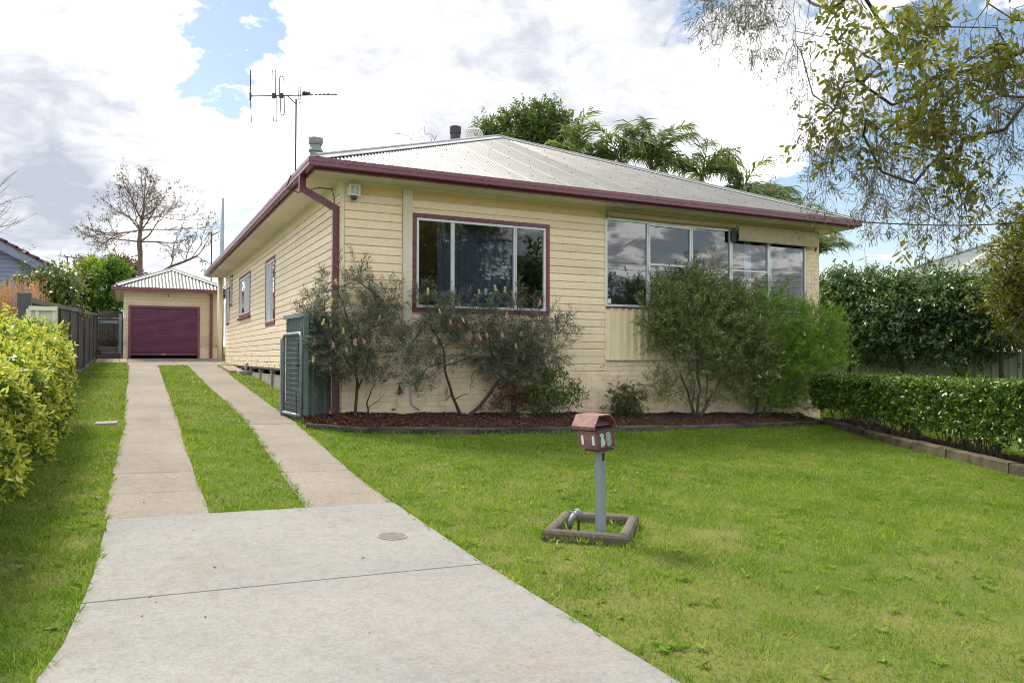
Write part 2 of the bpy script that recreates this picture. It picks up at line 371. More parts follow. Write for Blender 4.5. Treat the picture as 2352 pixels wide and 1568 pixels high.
# ================================================================ ground
def soil_mat():
    t = NT('lawn_soil'); p = t.pos()
    a = t.mix(t.mr(t.noise(p, .8, 5, .6), .35, .65), (.085, .125, .02), (.15, .15, .045))
    a = t.mix(t.math('MULTIPLY', t.mr(t.noise(p, 30, 4, .7), .45, .7), .6), a, (.05, .045, .02))
    return t.done(t.bsdf(a, .95, 0, .1, t.bump(t.noise(p, 60, 4), .6, .01)))
M['soil'] = soil_mat()
def make_ground():
    xs = np.unique(np.concatenate([np.linspace(-10, 19, 88), [-600, -200, -80, -40, -20, 30, 60, 120, 300, 600]]))
    ys = np.unique(np.concatenate([np.linspace(-15, 34, 148), [-600, -200, -80, -40, -25, 50, 90, 180, 350, 700]]))
    X, Y = np.meshgrid(xs, ys); Z = gz(X, Y)
    v = np.stack([X, Y, Z], -1).reshape(-1, 3); n = len(xs); f = []
    for j in range(len(ys)-1):
        for i in range(n-1): f.append((j*n+i, j*n+i+1, (j+1)*n+i+1, (j+1)*n+i))
    mb = MB(); mb.v = [tuple(p) for p in v]; mb.f = f; mb.m = [0]*len(f)
    mb.build('ground', M['soil'], kind='structure', smooth=True)
    r = MB(); r.add([(-300, -22, gz(0, -15)+.03), (300, -22, gz(0, -15)+.03), (300, -16.0, gz(0, -15)+.03), (-300, -16.0, gz(0, -15)+.03)], [(0, 1, 2, 3)])
    # the street behind the camera follows the verge it meets
    mb2 = MB(); pr = []
    for x in np.linspace(-60, 60, 41): pr.append((x, -22, gz(x, -15)+.03)); pr.append((x, -16.2, gz(x, -15)+.03))
    mb2.add(pr, [(2*i, 2*i+2, 2*i+3, 2*i+1) for i in range(40)])
    mb2.build('street', M['roadseal'], kind='structure')
make_ground()

def slab(poly, name, mat, parent, top=.02, thick=.10, bev=.012, **kw):
    """a concrete slab following the fall of the ground; poly ccw seen from above."""
    pts = np.array(poly, float); n = len(pts); mb = MB()
    cen = pts.mean(0); ins = pts+unit(cen-pts)*bev
    b = [(x, y, gz(x, y)+top-thick) for x, y in pts]; m = [(x, y, gz(x, y)+top-bev*.7) for x, y in pts]; t = [(x, y, gz(x, y)+top) for x, y in ins]
    fs = [tuple(range(2*n, 3*n))]
    for k in range(2):
        for i in range(n): fs.append((k*n+i, k*n+(i+1) % n, k*n+n+(i+1) % n, k*n+n+i))
    mb.add(b+m+t, fs)
    return mb.build(name, mat, parent, org=(cen[0], cen[1], float(gz(*cen))+top), **kw)

drive = empty('driveway', (-2.1, 0, float(gz(-2.1, 0))), kind='structure')
LEFT_A = [(-3.13, -5.80), (-3.15, -6.5), (-3.17, -7.1), (-3.205, -7.58)]
RIGHT_A = [(-.985, -5.77), (-.975, -6.5), (-.965, -7.57)]
LEFT_B = [(-3.207, -7.588), (-3.25, -8.1), (-3.33, -8.5), (-3.50, -9.2), (-3.78, -10.2), (-4.3, -11.6), (-4.9, -13.0)]
RIGHT_B = [(-.963, -7.578), (-.92, -8.4), (-.86, -9.35), (-.70, -10.6), (-.3, -11.8), (.3, -13.0)]
slab(LEFT_A+list(reversed(RIGHT_A)), 'concrete_slab', M['apron'], drive, bev=.005, label='upper pale broomed concrete slab holding the round cover')
slab(LEFT_B+list(reversed(RIGHT_B)), 'concrete_slab', M['apron'], drive, bev=.005, label='lower pale broomed concrete slab flaring to the street')
S1 = [(-5.775, -3.145, -2.435), (-4.9, -3.135, -2.43), (-4.0, -3.12, -2.42), (-2.9, -3.10, -2.40), (-1.8, -3.08, -2.39), (-.9, -3.06, -2.36), (.2, -3.05, -2.35), (1.6, -3.05, -2.34), (4.1, -3.03, -2.30), (6.6, -3.02, -2.28), (9.3, -3.0, -2.24), (12.0, -2.99, -2.21), (14.35, -2.98, -2.19)]
S2 = [(-5.745, -1.71, -.99), (-4.2, -1.64, -.95), (-2.4, -1.55, -.86), (-.4, -1.45, -.76), (2.0, -1.41, -.70), (4.5, -1.40, -.66), (6.8, -1.40, -.62), (8.6, -1.385, -.58), (10.4, -1.37, -.53), (12.4, -1.35, -.49), (14.35, -1.33, -.46)]
def strip(S, m=M['strip']):
    for (y0, a0, b0), (y1, a1, b1) in zip(S[:-1], S[1:]):
        g = .0015+.004*random.random(); j = lambda: random.uniform(-.012, .012)
        poly = [(a0+j(), y0+g), ((a0+b0)/2, y0+g+j()*.8), (b0+j(), y0+g), ((b0+b1)/2+j(), (y0+y1)/2), (b1+j(), y1), ((a1+b1)/2, y1+j()*.8), (a1+j(), y1), ((a0+a1)/2+j(), (y0+y1)/2)]
        slab(poly, 'concrete_slab', m, drive, top=.014+random.uniform(-.003, .003), bev=.004)
strip(S1); strip(S2)
for x0, x1 in ((-3.03, -1.62), (-1.61, -.45), (-.44, .05)):
    slab([(x0, 14.37), (x1, 14.37), (x1, 16.6), (x0, 16.6)], 'concrete_slab', M['strip'], drive, top=.016)
    slab([(x0, 16.62), (x1, 16.62), (x1, 18.74), (x0, 18.74)], 'concrete_slab', M['strip'], drive, top=.018)
pav = empty('brick_paving', (-3.5, 17.4, float(gz(-3.5, 17.4))), kind='structure')
for i in range(4):
    for j in range(3):
        x0, y0 = -3.98+i*.235, 16.15+j*.75
        slab([(x0+.006, y0+.01), (x0+.229, y0+.01), (x0+.229, y0+.735), (x0+.006, y0+.735)], 'paver', M['paver'], pav, top=.016+random.uniform(0, .008), thick=.06)
pav2 = empty('paver_landing', (-.25, 12.0, float(gz(-.25, 12))), kind='structure')
for i in range(2):
    for j in range(4):
        x0, y0 = -.44+i*.2, 11.0+j*.62
        slab([(x0+.005, y0+.01), (x0+.195, y0+.01), (x0+.195, y0+.61), (x0+.005, y0+.61)], 'paver', M['paver'], pav2, top=.05+random.uniform(0, .008), thick=.1)

# ================================================================ the house
XR = 10.51; HB = .756; HS = 3.80; BD = 15.95      # right corner, board bottom, soffit, depth of side wall
EX, EY, GT, GB = .655, .622, 3.97, 3.835
house = empty('house', (0, 0, 0), 'cream weatherboard house with maroon gutters and a grey corrugated hip roof', 'house')
W1 = (1.16, 3.745, 1.755, 3.386)
W2 = (4.945, 10.118, 1.958, 3.62)
SIDE = [(6.05, 7.40, 1.76, 3.345), (10.04, 12.40, 2.16, 3.39), (14.17, 14.80, 2.66, 3.66), (14.93, 15.87, 2.08, 3.34)]
def holes_grid(u0, u1, z0, z1, holes):
    us = sorted({u0, u1, *[h[0] for h in holes], *[h[1] for h in holes]}); zs = sorted({z0, z1, *[h[2] for h in holes], *[h[3] for h in holes]})
    for a, b in zip(us[:-1], us[1:]):
        for c, d in zip(zs[:-1], zs[1:]):
            if c < z0 or d > z1: continue
            mu, mz = (a+b)/2, (c+d)/2
            if not any(h[0] < mu < h[1] and h[2] < mz < h[3] for h in holes): yield a, b, c, d
def shrink(h, d): return (h[0]+d, h[1]-d, h[2]+d, h[3]-d)
def front_wall():
    mb = MB()
    for a, b, c, d in holes_grid(.0, XR, -.5, 3.94, [shrink(W1, .06), shrink(W2, .03)]): mb.box(a, b, .0, .09, c, d)
    mb.build('wall', M['cream_brick'], house)
    mb = MB()
    for a, b, c, d in holes_grid(.0901, BD+.05, HB, 3.94, [shrink(h, .05) for h in SIDE]): mb.box(.0, .09, a, b, c, d)
    mb.build('wall', M['cream_plain'], house)
    mb = MB(); mb.box(XR-.09, XR, .0905, BD, -.55, 3.94); mb.box(.0905, XR-.0905, BD-.09, BD, .4, 3.94)
    mb.build('wall', M['cream_brick'], house)
front_wall()
# rooms behind the glass
mb = MB(); mb.box(.1, XR-.1, .1, BD-.1, .70, .78); mb.box(.1, XR-.1, .1, BD-.1, 3.70, 3.78); mb.box(.1, 4.84, 4.2, 4.3, .785, 3.695); mb.box(4.85, 4.93, .095, 7, .785, 3.695)
mb.box(4.935, XR-.1, 3.4, 3.5, .785, 3.695); mb.box(3.4, 3.5, 4.305, BD-.1, .785, 3.695); mb.box(XR-.12, XR-.095, .095, 3.395, .785, 3.695)
mb.build('room', M['room'], house)
def curtain(u0, u1, z0, z1, y, m, amp=.035, pitch=.13, jitter=True):
    mb = MB(); n = max(8, int((u1-u0)/pitch*6)); vs = []; ph = 0
    for i in range(n+1):
        u = u0+(u1-u0)*i/n; ph += 2*math.pi/6*(1+.5*math.sin(i*.37))
        yy = y+amp*math.sin(ph); vs += [(u, yy, z0), (u, yy, z1)]
    mb.add(vs, [(2*i, 2*i+2, 2*i+3, 2*i+1) for i in range(n)])
    return mb.build('curtain', m, house, smooth=True)
curtain(1.7, 3.2, 1.6, 3.5, .22, M['curtain']); curtain(8.62, 8.80, 1.9, 3.6, .25, M['sheer'], .02, .06); curtain(9.30, 9.40, 1.9, 3.6, .25, M['sheer'], .02, .06)
curtain(5.1, 5.5, 1.9, 3.6, .5, M['curtain'], .03, .1)

# --- weatherboards
EXPO = .1360
def boards(axis, u0, u1, holes, mat, z0=HB, rows=21):
    for k in range(rows):
        zb = z0+k*EXPO; zt = zb+EXPO-.003; zm = (zb+zt)/2
        segs = [(u0, u1)]
        for h in holes:
            if h[2]-.01 < zm < h[3]+.01:
                new = []
                for a, b in segs:
                    if h[1] <= a or h[0] >= b: new.append((a, b)); continue
                    if h[0] > a: new.append((a, h[0]))
                    if h[1] < b: new.append((h[1], b))
                segs = new
        out = []
        for a, b in segs:      # butt joints where a run is longer than a board
            if b-a > 5.6: c = random.uniform(a+1.8, b-1.8); out += [(a, c-.0012), (c+.0012, b)]
            else: out.append((a, b))
        for a, b in out:
            if b-a < .03: continue
            d = random.uniform(-.0015, .0015); mb = MB()
            prof = [(0.001, zb+.002), (.024+d, zb), (.025+d, zb+.004), (.021+d, zt-.026), (.006+d, zt), (0.001, zt)]
            sag = random.uniform(-.002, .002)
            if axis == 'x': pts = [np.array([0, -o, z]) for o, z in prof]; mb.prism(pts, (a+.001, 0, 0), (b-.001, 0, sag)); cen = ((a+b)/2, 0, zm)
            else: pts = [np.array([-o, 0, z]) for o, z in reversed(prof)]; mb.prism(pts, (0, a+.001, 0), (0, b-.001, sag)); cen = (0, (a+b)/2, zm)
            mb.build('weatherboard', mat, house, org=cen)
boards('x', .035, .985, [W1], M['cream']); boards('x', 1.152, 4.925, [W1], M['cream'])
boards('y', .035, BD-.03, SIDE, M['cream_side'])
# frieze boards and scotia under the soffit, corner stops
mb = MB(); mb.box(.03, .985, -.016, -.001, HB+21*EXPO+.004, HS-.03); mb.box(1.152, XR, -.016, -.001, HB+21*EXPO+.004, HS-.03)
mb.build('frieze_board', M['frieze'], house)
mb = MB(); mb.box(-.016, -.001, .03, BD, HB+21*EXPO+.004, HS-.03); mb.build('frieze_board', M['cream_plain'], house)
mb = MB()
for pts, a, b in (([V3(0, -.001, HS-.035), V3(0, -.017, HS-.035), V3(0, -.05, HS-.004), V3(0, -.05, HS-.001), V3(0, -.001, HS-.001)], (-.05, 0, 0), (XR, 0, 0)),):
    mb.prism(pts, a, b)
mb.build('scotia', M['soffit'], house)
mb = MB(); mb.prism([V3(-.001, 0, HS-.035), V3(-.001, 0, HS-.001), V3(-.05, 0, HS-.001), V3(-.05, 0, HS-.004), V3(-.017, 0, HS-.035)], (0, -.001, 0), (0, BD, 0)); mb.build('scotia', M['soffit'], house)
mb = MB(); mb.bbox(-.028, .030, -.028, .030, HB-.003, HS-.036, .004); mb.build('corner_stop', M['cream_plain'], house)
mb = MB(); mb.bbox(4.926, 4.944, -.030, .0, HB-.003, HS-.055, .003); mb.build('corner_stop', M['cream_plain'], house)
mb = MB(); mb.tube([(-.12, 16.9, .80), (-.12, 16.9, 3.8)], .085, 14); mb.build('verandah_post', M['cream_plain'], house, smooth=True)
mb = MB(); mb.box(-.03, .1, 15.96, 16.02, .72, 3.79); mb.build('corner_stop', M['cream_side'], house)

# --- brick base and right hand pier
def bricks():
    CH, CL = .0930, .250; full = MB(); bev = .004
    def brick_mesh(l, h=CH-.008, d=.03):
        mb = MB(); x0, x1, z0, z1 = -l/2, l/2, -h/2, h/2; b = bev
        vs = [(x0, 0, z0), (x1, 0, z0), (x1, 0, z1), (x0, 0, z1), (x0, -d+b, z0), (x1, -d+b, z0), (x1, -d+b, z1), (x0, -d+b, z1), (x0+b, -d, z0+b), (x1-b, -d, z0+b), (x1-b, -d, z1-b), (x0+b, -d, z1-b)]
        fs = [(8, 9, 10, 11)]+[(i, (i+1) % 4, 4+(i+1) % 4, 4+i) for i in range(4)]+[(4+i, 4+(i+1) % 4, 8+(i+1) % 4, 8+i) for i in range(4)]
        mb.add(vs, fs); me = bpy.data.meshes.new('brick'); me.from_pydata(mb.v, [], mb.f); me.materials.append(M['cream_brick']); return me, mb
    host = MB(); host.box(.0, XR-.001, -.0205, -.0005, -.55, HB-.008); host.box(4.95, XR-.001, -.0205, -.0005, HB-.006, .940); host.box(10.122, XR-.001, -.0205, -.0005, .942, HS-.056)
    bw = host.build('brick_wall', M['cream_brick'], house, label='cream painted brick base below the boards')
    cells = []
    top = HB-.012
    for k in range(18):
        z = top-CH/2-k*CH
        if z < -.42: break
        off = .5*(k % 2); x = .0-off*CL
        while x < XR:
            a, b = max(x, .0), min(x+CL, XR)
            if b-a > .05 and z+.05 > gz((a+b)/2, 0)-.02: cells.append((a, b, z))
            x += CL
    for k in range(2):
        z = top+CH/2+k*CH; x = 4.95-(.5*((k+1) % 2))*CL
        while x < XR:
            a, b = max(x, 4.95), min(x+CL, XR)
            if b-a > .05: cells.append((a, b, z))
            x += CL
    z = top+2*CH+CH/2; k = 2
    while z < HS-.1:
        w = XR-10.122; c = 10.122+w*(.62 if k % 2 else .36)
        cells += [(10.122, c, z), (c, XR, z)]; z += CH; k += 1
    cells.sort(key=lambda c: (c[0]+c[1])/2)
    cache = {}; rest = MB()
    # the 300 that show largest: those clear of the shrubs come first
    def rank(c):
        x = (c[0]+c[1])/2; z = c[2]; hid = 0
        if 6.1 < x < 9.9 and z < 1.6: hid = 40
        return x+hid
    cells.sort(key=rank)
    for i, (a, b, z) in enumerate(cells):
        l = round(b-a-.008, 3); cx = (a+b)/2; dy = random.uniform(-.0015, .0015)
        if l not in cache: cache[l] = brick_mesh(l)
        if i < 300:
            o = bpy.data.objects.new('brick', cache[l][0]); COL.objects.link(o); o.parent = bw; o.location = (cx, dy, z); o.rotation_euler = (0, random.uniform(-.004, .004), 0)
        else:
            mbb = cache[l][1]; rest.add([(p[0]+cx, p[1]+dy, p[2]+z) for p in mbb.v], mbb.f)
    if rest.v: rest.build('brick', M['cream_brick'], bw, kind='stuff')
    # the corner return
    r = MB(); 
    for k in range(9):
        z = top-CH/2-k*CH; r.bbox(-.012, .0, .004, .105, z-CH/2+.004, z+CH/2-.004, .003)
    r.build('brick', M['cream_brick'], bw, kind='stuff')
bricks()
mb = MB(); mb.bbox(4.945, 10.12, -.075, -.031, .944, .968, .004); mb.build('ledge', plain('flaking_ledge', (.70, .64, .50), (.33, .36, .46), 22, .7, bump=.3), house)
# ribbed cladding under the sunroom windows
def ribs():
    x = 4.95; y0 = -.012
    while x < 10.1:
        xe = min(x+.80, 10.116); mb = MB(); pts = []; u = x+.002
        while u < xe-.004:
            for du, o in ((0, 0), (.100, 0), (.112, .040), (.148, .040), (.160, 0)):
                if u+du <= xe-.002: pts.append((u+du, y0-o))
            u += .160
        vs = []
        for (a, b) in pts: vs += [(a, b, .970), (a, b, 1.927)]
        mb.add(vs, [(2*i, 2*i+2, 2*i+3, 2*i+1) for i in range(len(pts)-1)])
        mb.build('cladding_sheet', M['cream_plain'], house); x += .80
ribs()

# --- windows
def window_front(h, maroon_w, splits, label, frame_mat, rails=()):
    x0, x1, z0, z1 = h; f = MB(); w = maroon_w
    if w > 0:
        f.bbox(x0, x1, -.034, .02, z1-w, z1, .004); f.bbox(x0, x1, -.034, .02, z0, z0+w, .004)
        f.bbox(x0, x0+w, -.0335, .02, z0+w+.001, z1-w-.001, .004); f.bbox(x1-w, x1, -.0335, .02, z0+w+.001, z1-w-.001, .004)
    else:
        f.bbox(x0+.002, x1-.002, -.050, .0, z0-.030, z0-.002, .004)
    win = f.build('window', frame_mat, house, org=((x0+x1)/2, 0, z0), label=label)
    a0, a1, c0, c1 = x0+w, x1-w, z0+w, z1-w
    s = MB(); t = .042
    s.bbox(a0, a1, -.026, .03, c1-t, c1-.001, .003); s.bbox(a0, a1, -.038, .03, c0+.001, c0+t, .003)
    s.bbox(a0+.001, a0+t, -.025, .03, c0+t+.001, c1-t-.001, .003); s.bbox(a1-t, a1-.001, -.025, .03, c0+t+.001, c1-t-.001, .003)
    s.build('sash_frame', M['alu'], win)
    xs = [a0+t]+[x for x in splits]+[a1-t]
    for x, wd in [(x, .075 if w == 0 else .06) for x in splits]:
        mbm = MB(); mbm.bbox(x-wd/2, x-.006, -.024, .028, c0+t+.001, c1-t-.001, .003); mbm.bbox(x+.006, x+wd/2, -.020, .026, c0+t+.001, c1-t-.001, .003); mbm.box(x-.007, x+.007, -.008, .02, c0+t+.001, c1-t-.001)
        mbm.build('mullion', M['alu'], win)
    for i, (a, b) in enumerate(zip(xs[:-1], xs[1:])):
        p = MB(); p.box(a+.002, b-.002, .004+.006*(i % 2), .008+.006*(i % 2), c0+t+.002, c1-t-.002); p.build('pane', M['glass'], win)
    for (i, z) in rails:
        r = MB(); wd = .0385
        a, b = xs[i]+wd, xs[i+1]-wd
        r.bbox(a+.001, b-.001, -.022, .002, z-.018, z+.018, .003); r.bbox(a+.001, b-.001, -.0215, .002, c1-t-.034, c1-t-.002, .003)
        r.build('sash_rail', M['alu'], win)
    return win
window_front(W1, .072, (1.88, 3.06), 'wide three pane window in a maroon surround with dark curtains', M['maroon'])
window_front(W2, 0, (5.937, 6.977, 8.005, 9.043), 'row of five tall aluminium sunroom windows reflecting sky', M['maroon'], rails=((1, 2.80), (3, 2.79)))
def window_side(h, label, nsplit, screen):
    y0, y1, z0, z1 = h; w = .075; f = MB()
    f.bbox(-.036, .02, y0, y1, z1-w, z1, .004); f.bbox(-.036, .02, y0, y1, z0, z0+w, .004)
    f.bbox(-.0355, .02, y0, y0+w, z0+w+.001, z1-w-.001, .004); f.bbox(-.0355, .02, y1-w, y1, z0+w+.001, z1-w-.001, .004)
    win = f.build('window', M['maroon_old'], house, org=(0, (y0+y1)/2, z0), label=label)
    a0, a1, c0, c1 = y0+w, y1-w, z0+w, z1-w; t = .05; s = MB()
    s.bbox(-.028, .02, a0, a1, c1-t, c1-.001, .003); s.bbox(-.034, .02, a0, a1, c0+.001, c0+t, .003)
    s.bbox(-.027, .02, a0+.001, a0+t, c0+t+.001, c1-t-.001, .003); s.bbox(-.027, .02, a1-t, a1-.001, c0+t+.001, c1-t-.001, .003)
    mid = (a0+a1)/2
    if nsplit: s.bbox(-.0265, .02, mid-.035, mid+.035, c0+t+.001, c1-t-.001, .003)
    s.build('sash_frame', M['alu'], win)
    p = MB(); p.box(.004, .008, a0+t, a1-t, c0+t, c1-t); p.build('pane', M['glass'], win)
    if screen:
        u0, u1 = (mid+.035, a1-t) if screen > 0 else (a0+t, mid-.035)
        L_ = MB(); st = .085; n = int((u1-u0+c1-c0)/st)+2
        for sgn in (1, -1):
            for k in range(-n, n):
                # clip the diagonal to the opening
                q = []
                for i in range(25):
                    u = u0+(u1-u0)*i/24; z = c0+t+k*st*1.4+sgn*(u-u0)*1.4
                    if c0+t <= z <= c1-t: q.append((-.018, u, z))
                if len(q) > 1: L_.tube([q[0], q[-1]], .0055, 4, False)
        L_.build('security_screen', M['alu'], win)
    return win
window_side(SIDE[0], 'side window nearest the front corner with a diamond security screen', 1, 1)
w_ = window_side(SIDE[1], 'widest side window with a rough maroon sill', 1, -1)
mb = MB(); mb.bbox(-.085, .0, SIDE[1][0]-.08, SIDE[1][1]+.1, SIDE[1][2]-.05, SIDE[1][2]-.001, .005); mb.build('sill', M['maroon_old'], w_)
window_side(SIDE[2], 'small high side window close under the eave', 0, 0)
window_side(SIDE[3], 'side window farthest from the street', 0, 0)
for y in (14.0,):
    pass

# --- roof
def roof_plane(P0, ex, ey_in, zup, length, run, parent, mat, wsheet=.762, amp=.0125, pitch=.0762, sub=6):
    """corrugated sheets on a hip face: P0 eave corner, ex along the eave, ey_in inwards (horizontal), trapezoid of given run."""
    slope = zup/run; nrm = unit(np.array([-ey_in[0]*slope, -ey_in[1]*slope, 1.]))
    nS = int(math.ceil(length/wsheet))
    for s in range(nS):
        a, b = s*wsheet, min((s+1)*wsheet, length); n = max(2, int(round((b-a)/pitch*sub))); vs = []
        for i in range(n+1):
            u = a+(b-a)*i/n; tmax = min(u, length-u, run); o = amp*math.cos(2*math.pi*u/pitch)
            lift = .0012 if i == n else 0
            p = P0+ex*u+nrm*(o+lift); q = p+ey_in*tmax+np.array([0, 0, slope*tmax]); vs += [p, q]
        mb = MB(); mb.add(vs, [(2*i, 2*i+2, 2*i+3, 2*i+1) for i in range(n)])
        c = P0+ex*(a+b)/2
        mb.build('roof_sheet', mat, parent, org=c, smooth=True)
RX0, RX1, RY0, RY1 = -EX-.0+.03, XR+EX-.03, -EY+.03, 16.95
RUN = (RX1-RX0)/2; RISE = 2.58; RZ = 3.955
apex1 = V3((RX0+RX1)/2, RY0+RUN, RZ+RISE); apex2 = V3((RX0+RX1)/2, RY1-RUN, RZ+RISE)
under = MB(); c4 = [V3(RX0, RY0, RZ-.03), V3(RX1, RY0, RZ-.03), V3(RX1, RY1, RZ-.03), V3(RX0, RY1, RZ-.03)]
dn = V3(0, 0, -.04)
under.add(c4+[apex1+dn, apex2+dn], [(0, 1, 4), (1, 2, 5, 4), (2, 3, 5), (3, 0, 4, 5)])
roof = under.build('roof', M['roofing'], house, org=(apex1[0], apex1[1], RZ), label='grey corrugated steel hip roof')
roof_plane(V3(RX0, RY0, RZ), V3(1, 0, 0), V3(0, 1, 0), RISE, RX1-RX0, RUN, roof, M['roofing'])
roof_plane(V3(RX0, RY1, RZ), V3(0, -1, 0), V3(1, 0, 0), RISE, RY1-RY0, RUN, roof, M['roofing'], sub=4)
roof_plane(V3(RX1, RY0, RZ), V3(0, 1, 0), V3(-1, 0, 0), RISE, RY1-RY0, RUN, roof, M['roofing'], sub=4)
def capping(a, b, n1, n2, parent, w=.17):
    """folded capping with a rolled spine along a hip or ridge; n1, n2 point down each face, horizontal."""
    mb = MB(); a = np.asarray(a, float); b = np.asarray(b, float); t = unit(b-a); a = a+t*.16
    for n in (n1, n2):
        n = np.asarray(n, float); d = unit(n-t*(n@t))*w
        lo = V3(0, 0, -.004); lift = V3(0, 0, .03); th = V3(0, 0, .012)
        q = [a+lift, b+lift, b+lift+d, a+lift+d]
        mb.hexa([p-th for p in q]+q)
    mb.tube([a+V3(0, 0, .038), b+V3(0, 0, .038)], .022, 8)
    mb.build('hip_capping', M['capping'], parent)
def fall(face): return {'f': V3(0, -1, -RISE/RUN), 'l': V3(-1, 0, -RISE/RUN), 'r': V3(1, 0, -RISE/RUN), 'b': V3(0, 1, -RISE/RUN)}[face]
capping(c4[0]+V3(0, 0, .03), apex1, fall('f'), fall('l'), roof); capping(c4[1]+V3(0, 0, .03), apex1, fall('f'), fall('r'), roof)
capping(apex1, apex2, fall('l'), fall('r'), roof)
sc = MB(); nr = unit(V3(0, -RISE/RUN, 1))
for r_ in range(1, 7):
    t = r_*.92-.3; k = 0
    u = t+.2
    while u < 2*RUN-t-.2:
        if (k+r_) % 1 == 0:
            uu = round(u/.0762)*.0762; p = V3(RX0+uu, RY0+t, RZ+RISE/RUN*t)+nr*.010; sc.tube([p, p+nr*.012], .012, 5)
        u += .46; k += 1
sc.build('screw', M['galvdark'], roof, kind='stuff')
# gutters, fascia, soffit
def swept(prof, path, name, mat, parent, closed=True, **k):
    """sweep a profile of (outwards, z) round a rectangular mitred path [(x,y,outx,outy)]."""
    n = len(prof); vs = []; fs = []
    for (x, y, ox, oy) in path:
        for o, z in prof: vs.append((x+ox*o, y+oy*o, z))
    for i in range(len(path)-1):
        for j in range(n if closed else n-1): fs.append((i*n+j, (i+1)*n+j, (i+1)*n+(j+1) % n, i*n+(j+1) % n))
    fs += [tuple(range(n)), tuple(reversed(range((len(path)-1)*n, len(path)*n)))]
    mb = MB(); mb.add(vs, fs); return mb.build(name, mat, parent, **k)
path = [(-EX, 16.95, -1, 0), (-EX, -EY, -1, -1), (XR+EX, -EY, 1, -1), (XR+EX, 16.95, 1, 0)]
gut = [(0, GT), (.002, GT-.062), (-.005, GT-.064), (-.005, GB+.012), (-.018, GB), (-.105, GB), (-.105, GT-.03), (-.100, GT-.03), (-.100, GB+.005), (-.02, GB+.005), (-.012, GB+.02), (-.012, GT-.02), (-.020, GT)]
swept(gut, path, 'gutter', M['maroon'], house, label='maroon quad gutter along the eaves')
swept([(-.108, 3.945), (-.108, 3.795), (-.135, 3.795), (-.135, 3.945)], path, 'fascia', M['maroon'], house)
def soffits():
    th = .006
    x = -EX+.137
    xs = [x, .72, 1.92, 3.12, 4.32, 5.52, 6.72, 7.92, 9.12, XR, XR+EX-.137]
    for a, b in zip(xs[:-1], xs[1:]):
        mb = MB(); mb.box(a+.003, b-.003, -EY+.137, .0, HS+.0, HS+th); mb.build('soffit_panel', M['soffit'], house, org=((a+b)/2, -.3, HS))
    ys = np.linspace(.002, 16.9, 13)
    for a, b in zip(ys[:-1], ys[1:]):
        mb = MB(); mb.box(-EX+.137, -.0, a+.003, b-.003, HS, HS+th); mb.build('soffit_panel', M['soffit'], house, org=(-.3, (a+b)/2, HS))
        mb = MB(); mb.box(XR+.002, XR+EX-.137, a+.003, b-.003, HS, HS+th); mb.build('soffit_panel', M['soffit'], house, org=(XR+.3, (a+b)/2, HS))
    mb = MB(); mb.box(-EX+.137, XR+EX-.137, -EY+.137, 16.9, HS+.012, HS+.02); mb.build('soffit_backing', M['dark'], house)
soffits()
# front corner downpipe: out of the side gutter, back to the wall, down
def rect_pipe(pts, wx, wy, name, mat, parent):
    mb = MB(); pts = [V3(*p) for p in pts]
    for i, p in enumerate(pts):
        pass
    vs = []
    for i, p in enumerate(pts):
        t0 = unit(pts[i]-pts[i-1]) if i > 0 else unit(pts[1]-pts[0]); t1 = unit(pts[i+1]-pts[i]) if i < len(pts)-1 else t0
        h = unit(t0+t1); k = 1/max(.3, math.sqrt((1+t0@t1)/2)); a = V3(0, 1, 0); b = unit(np.cross(h, a))
        for sa, sb in ((-1, -1), (1, -1), (1, 1), (-1, 1)): vs.append(p+a*sa*wy/2+b*sb*wx/2*k)
    n = len(pts); fs = [(0, 1, 2, 3), tuple(reversed(range(4*n-4, 4*n)))]
    for i in range(n-1):
        for k in range(4): fs.append((i*4+k, i*4+(k+1) % 4, i*4+4+(k+1) % 4, i*4+4+k))
    mb.add(vs, fs); return mb.build(name, mat, parent)
rect_pipe([(-EX+.055, .12, 3.84), (-EX+.055, .12, 3.63), (-.078, .12, 3.37), (-.078, .12, .0)], .10, .07, 'downpipe', M['maroon'], house)
# cover strip over the services
mb = MB(); mb.bbox(.99, 1.148, -.062, -.001, .543, HS-.04, .004); mb.box(1.0, 1.03, -.066, -.0625, .56, HS-.05); mb.build('cover_board', M['pale'], house)
# stumps and infill under the side wall
yst = [2.2, 3.4, 4.95, 6.63, 8.43, 10.08, 11.88, 13.47, 15.3]
for y in yst:
    mb = MB(); g = float(gz(0, y)); mb.bbox(-.01, .09, y-.06, y+.06, g-.1, HB-.09, .006); mb.bbox(-.022, .1, y-.13, y+.13, HB-.089, HB-.075, .003); mb.build('stump', M['stump'], house)
for i, (a, b) in enumerate(zip(yst[:-1], yst[1:])):
    g = float(gz(0, b)); mb = MB(); zt = HB-.16 if i > 1 else HB-.05
    if zt-g > .04:
        mb.box(.03, .045, a+.062, b-.062, g-.45, zt); mb.build('base_panel', M['fibro'] if i > 1 else M['cream_side'], house)
mb = MB(); mb.box(.3, .32, .1, BD, -.2, HB+.02); mb.build('underfloor_shade', M['dark'], house)  # near-black sheet standing in for the shade below the floor
mb = MB(); mb.box(.0, XR, .1, BD, HB-.05, HB-.002); mb.build('bearer', M['stump'], house)
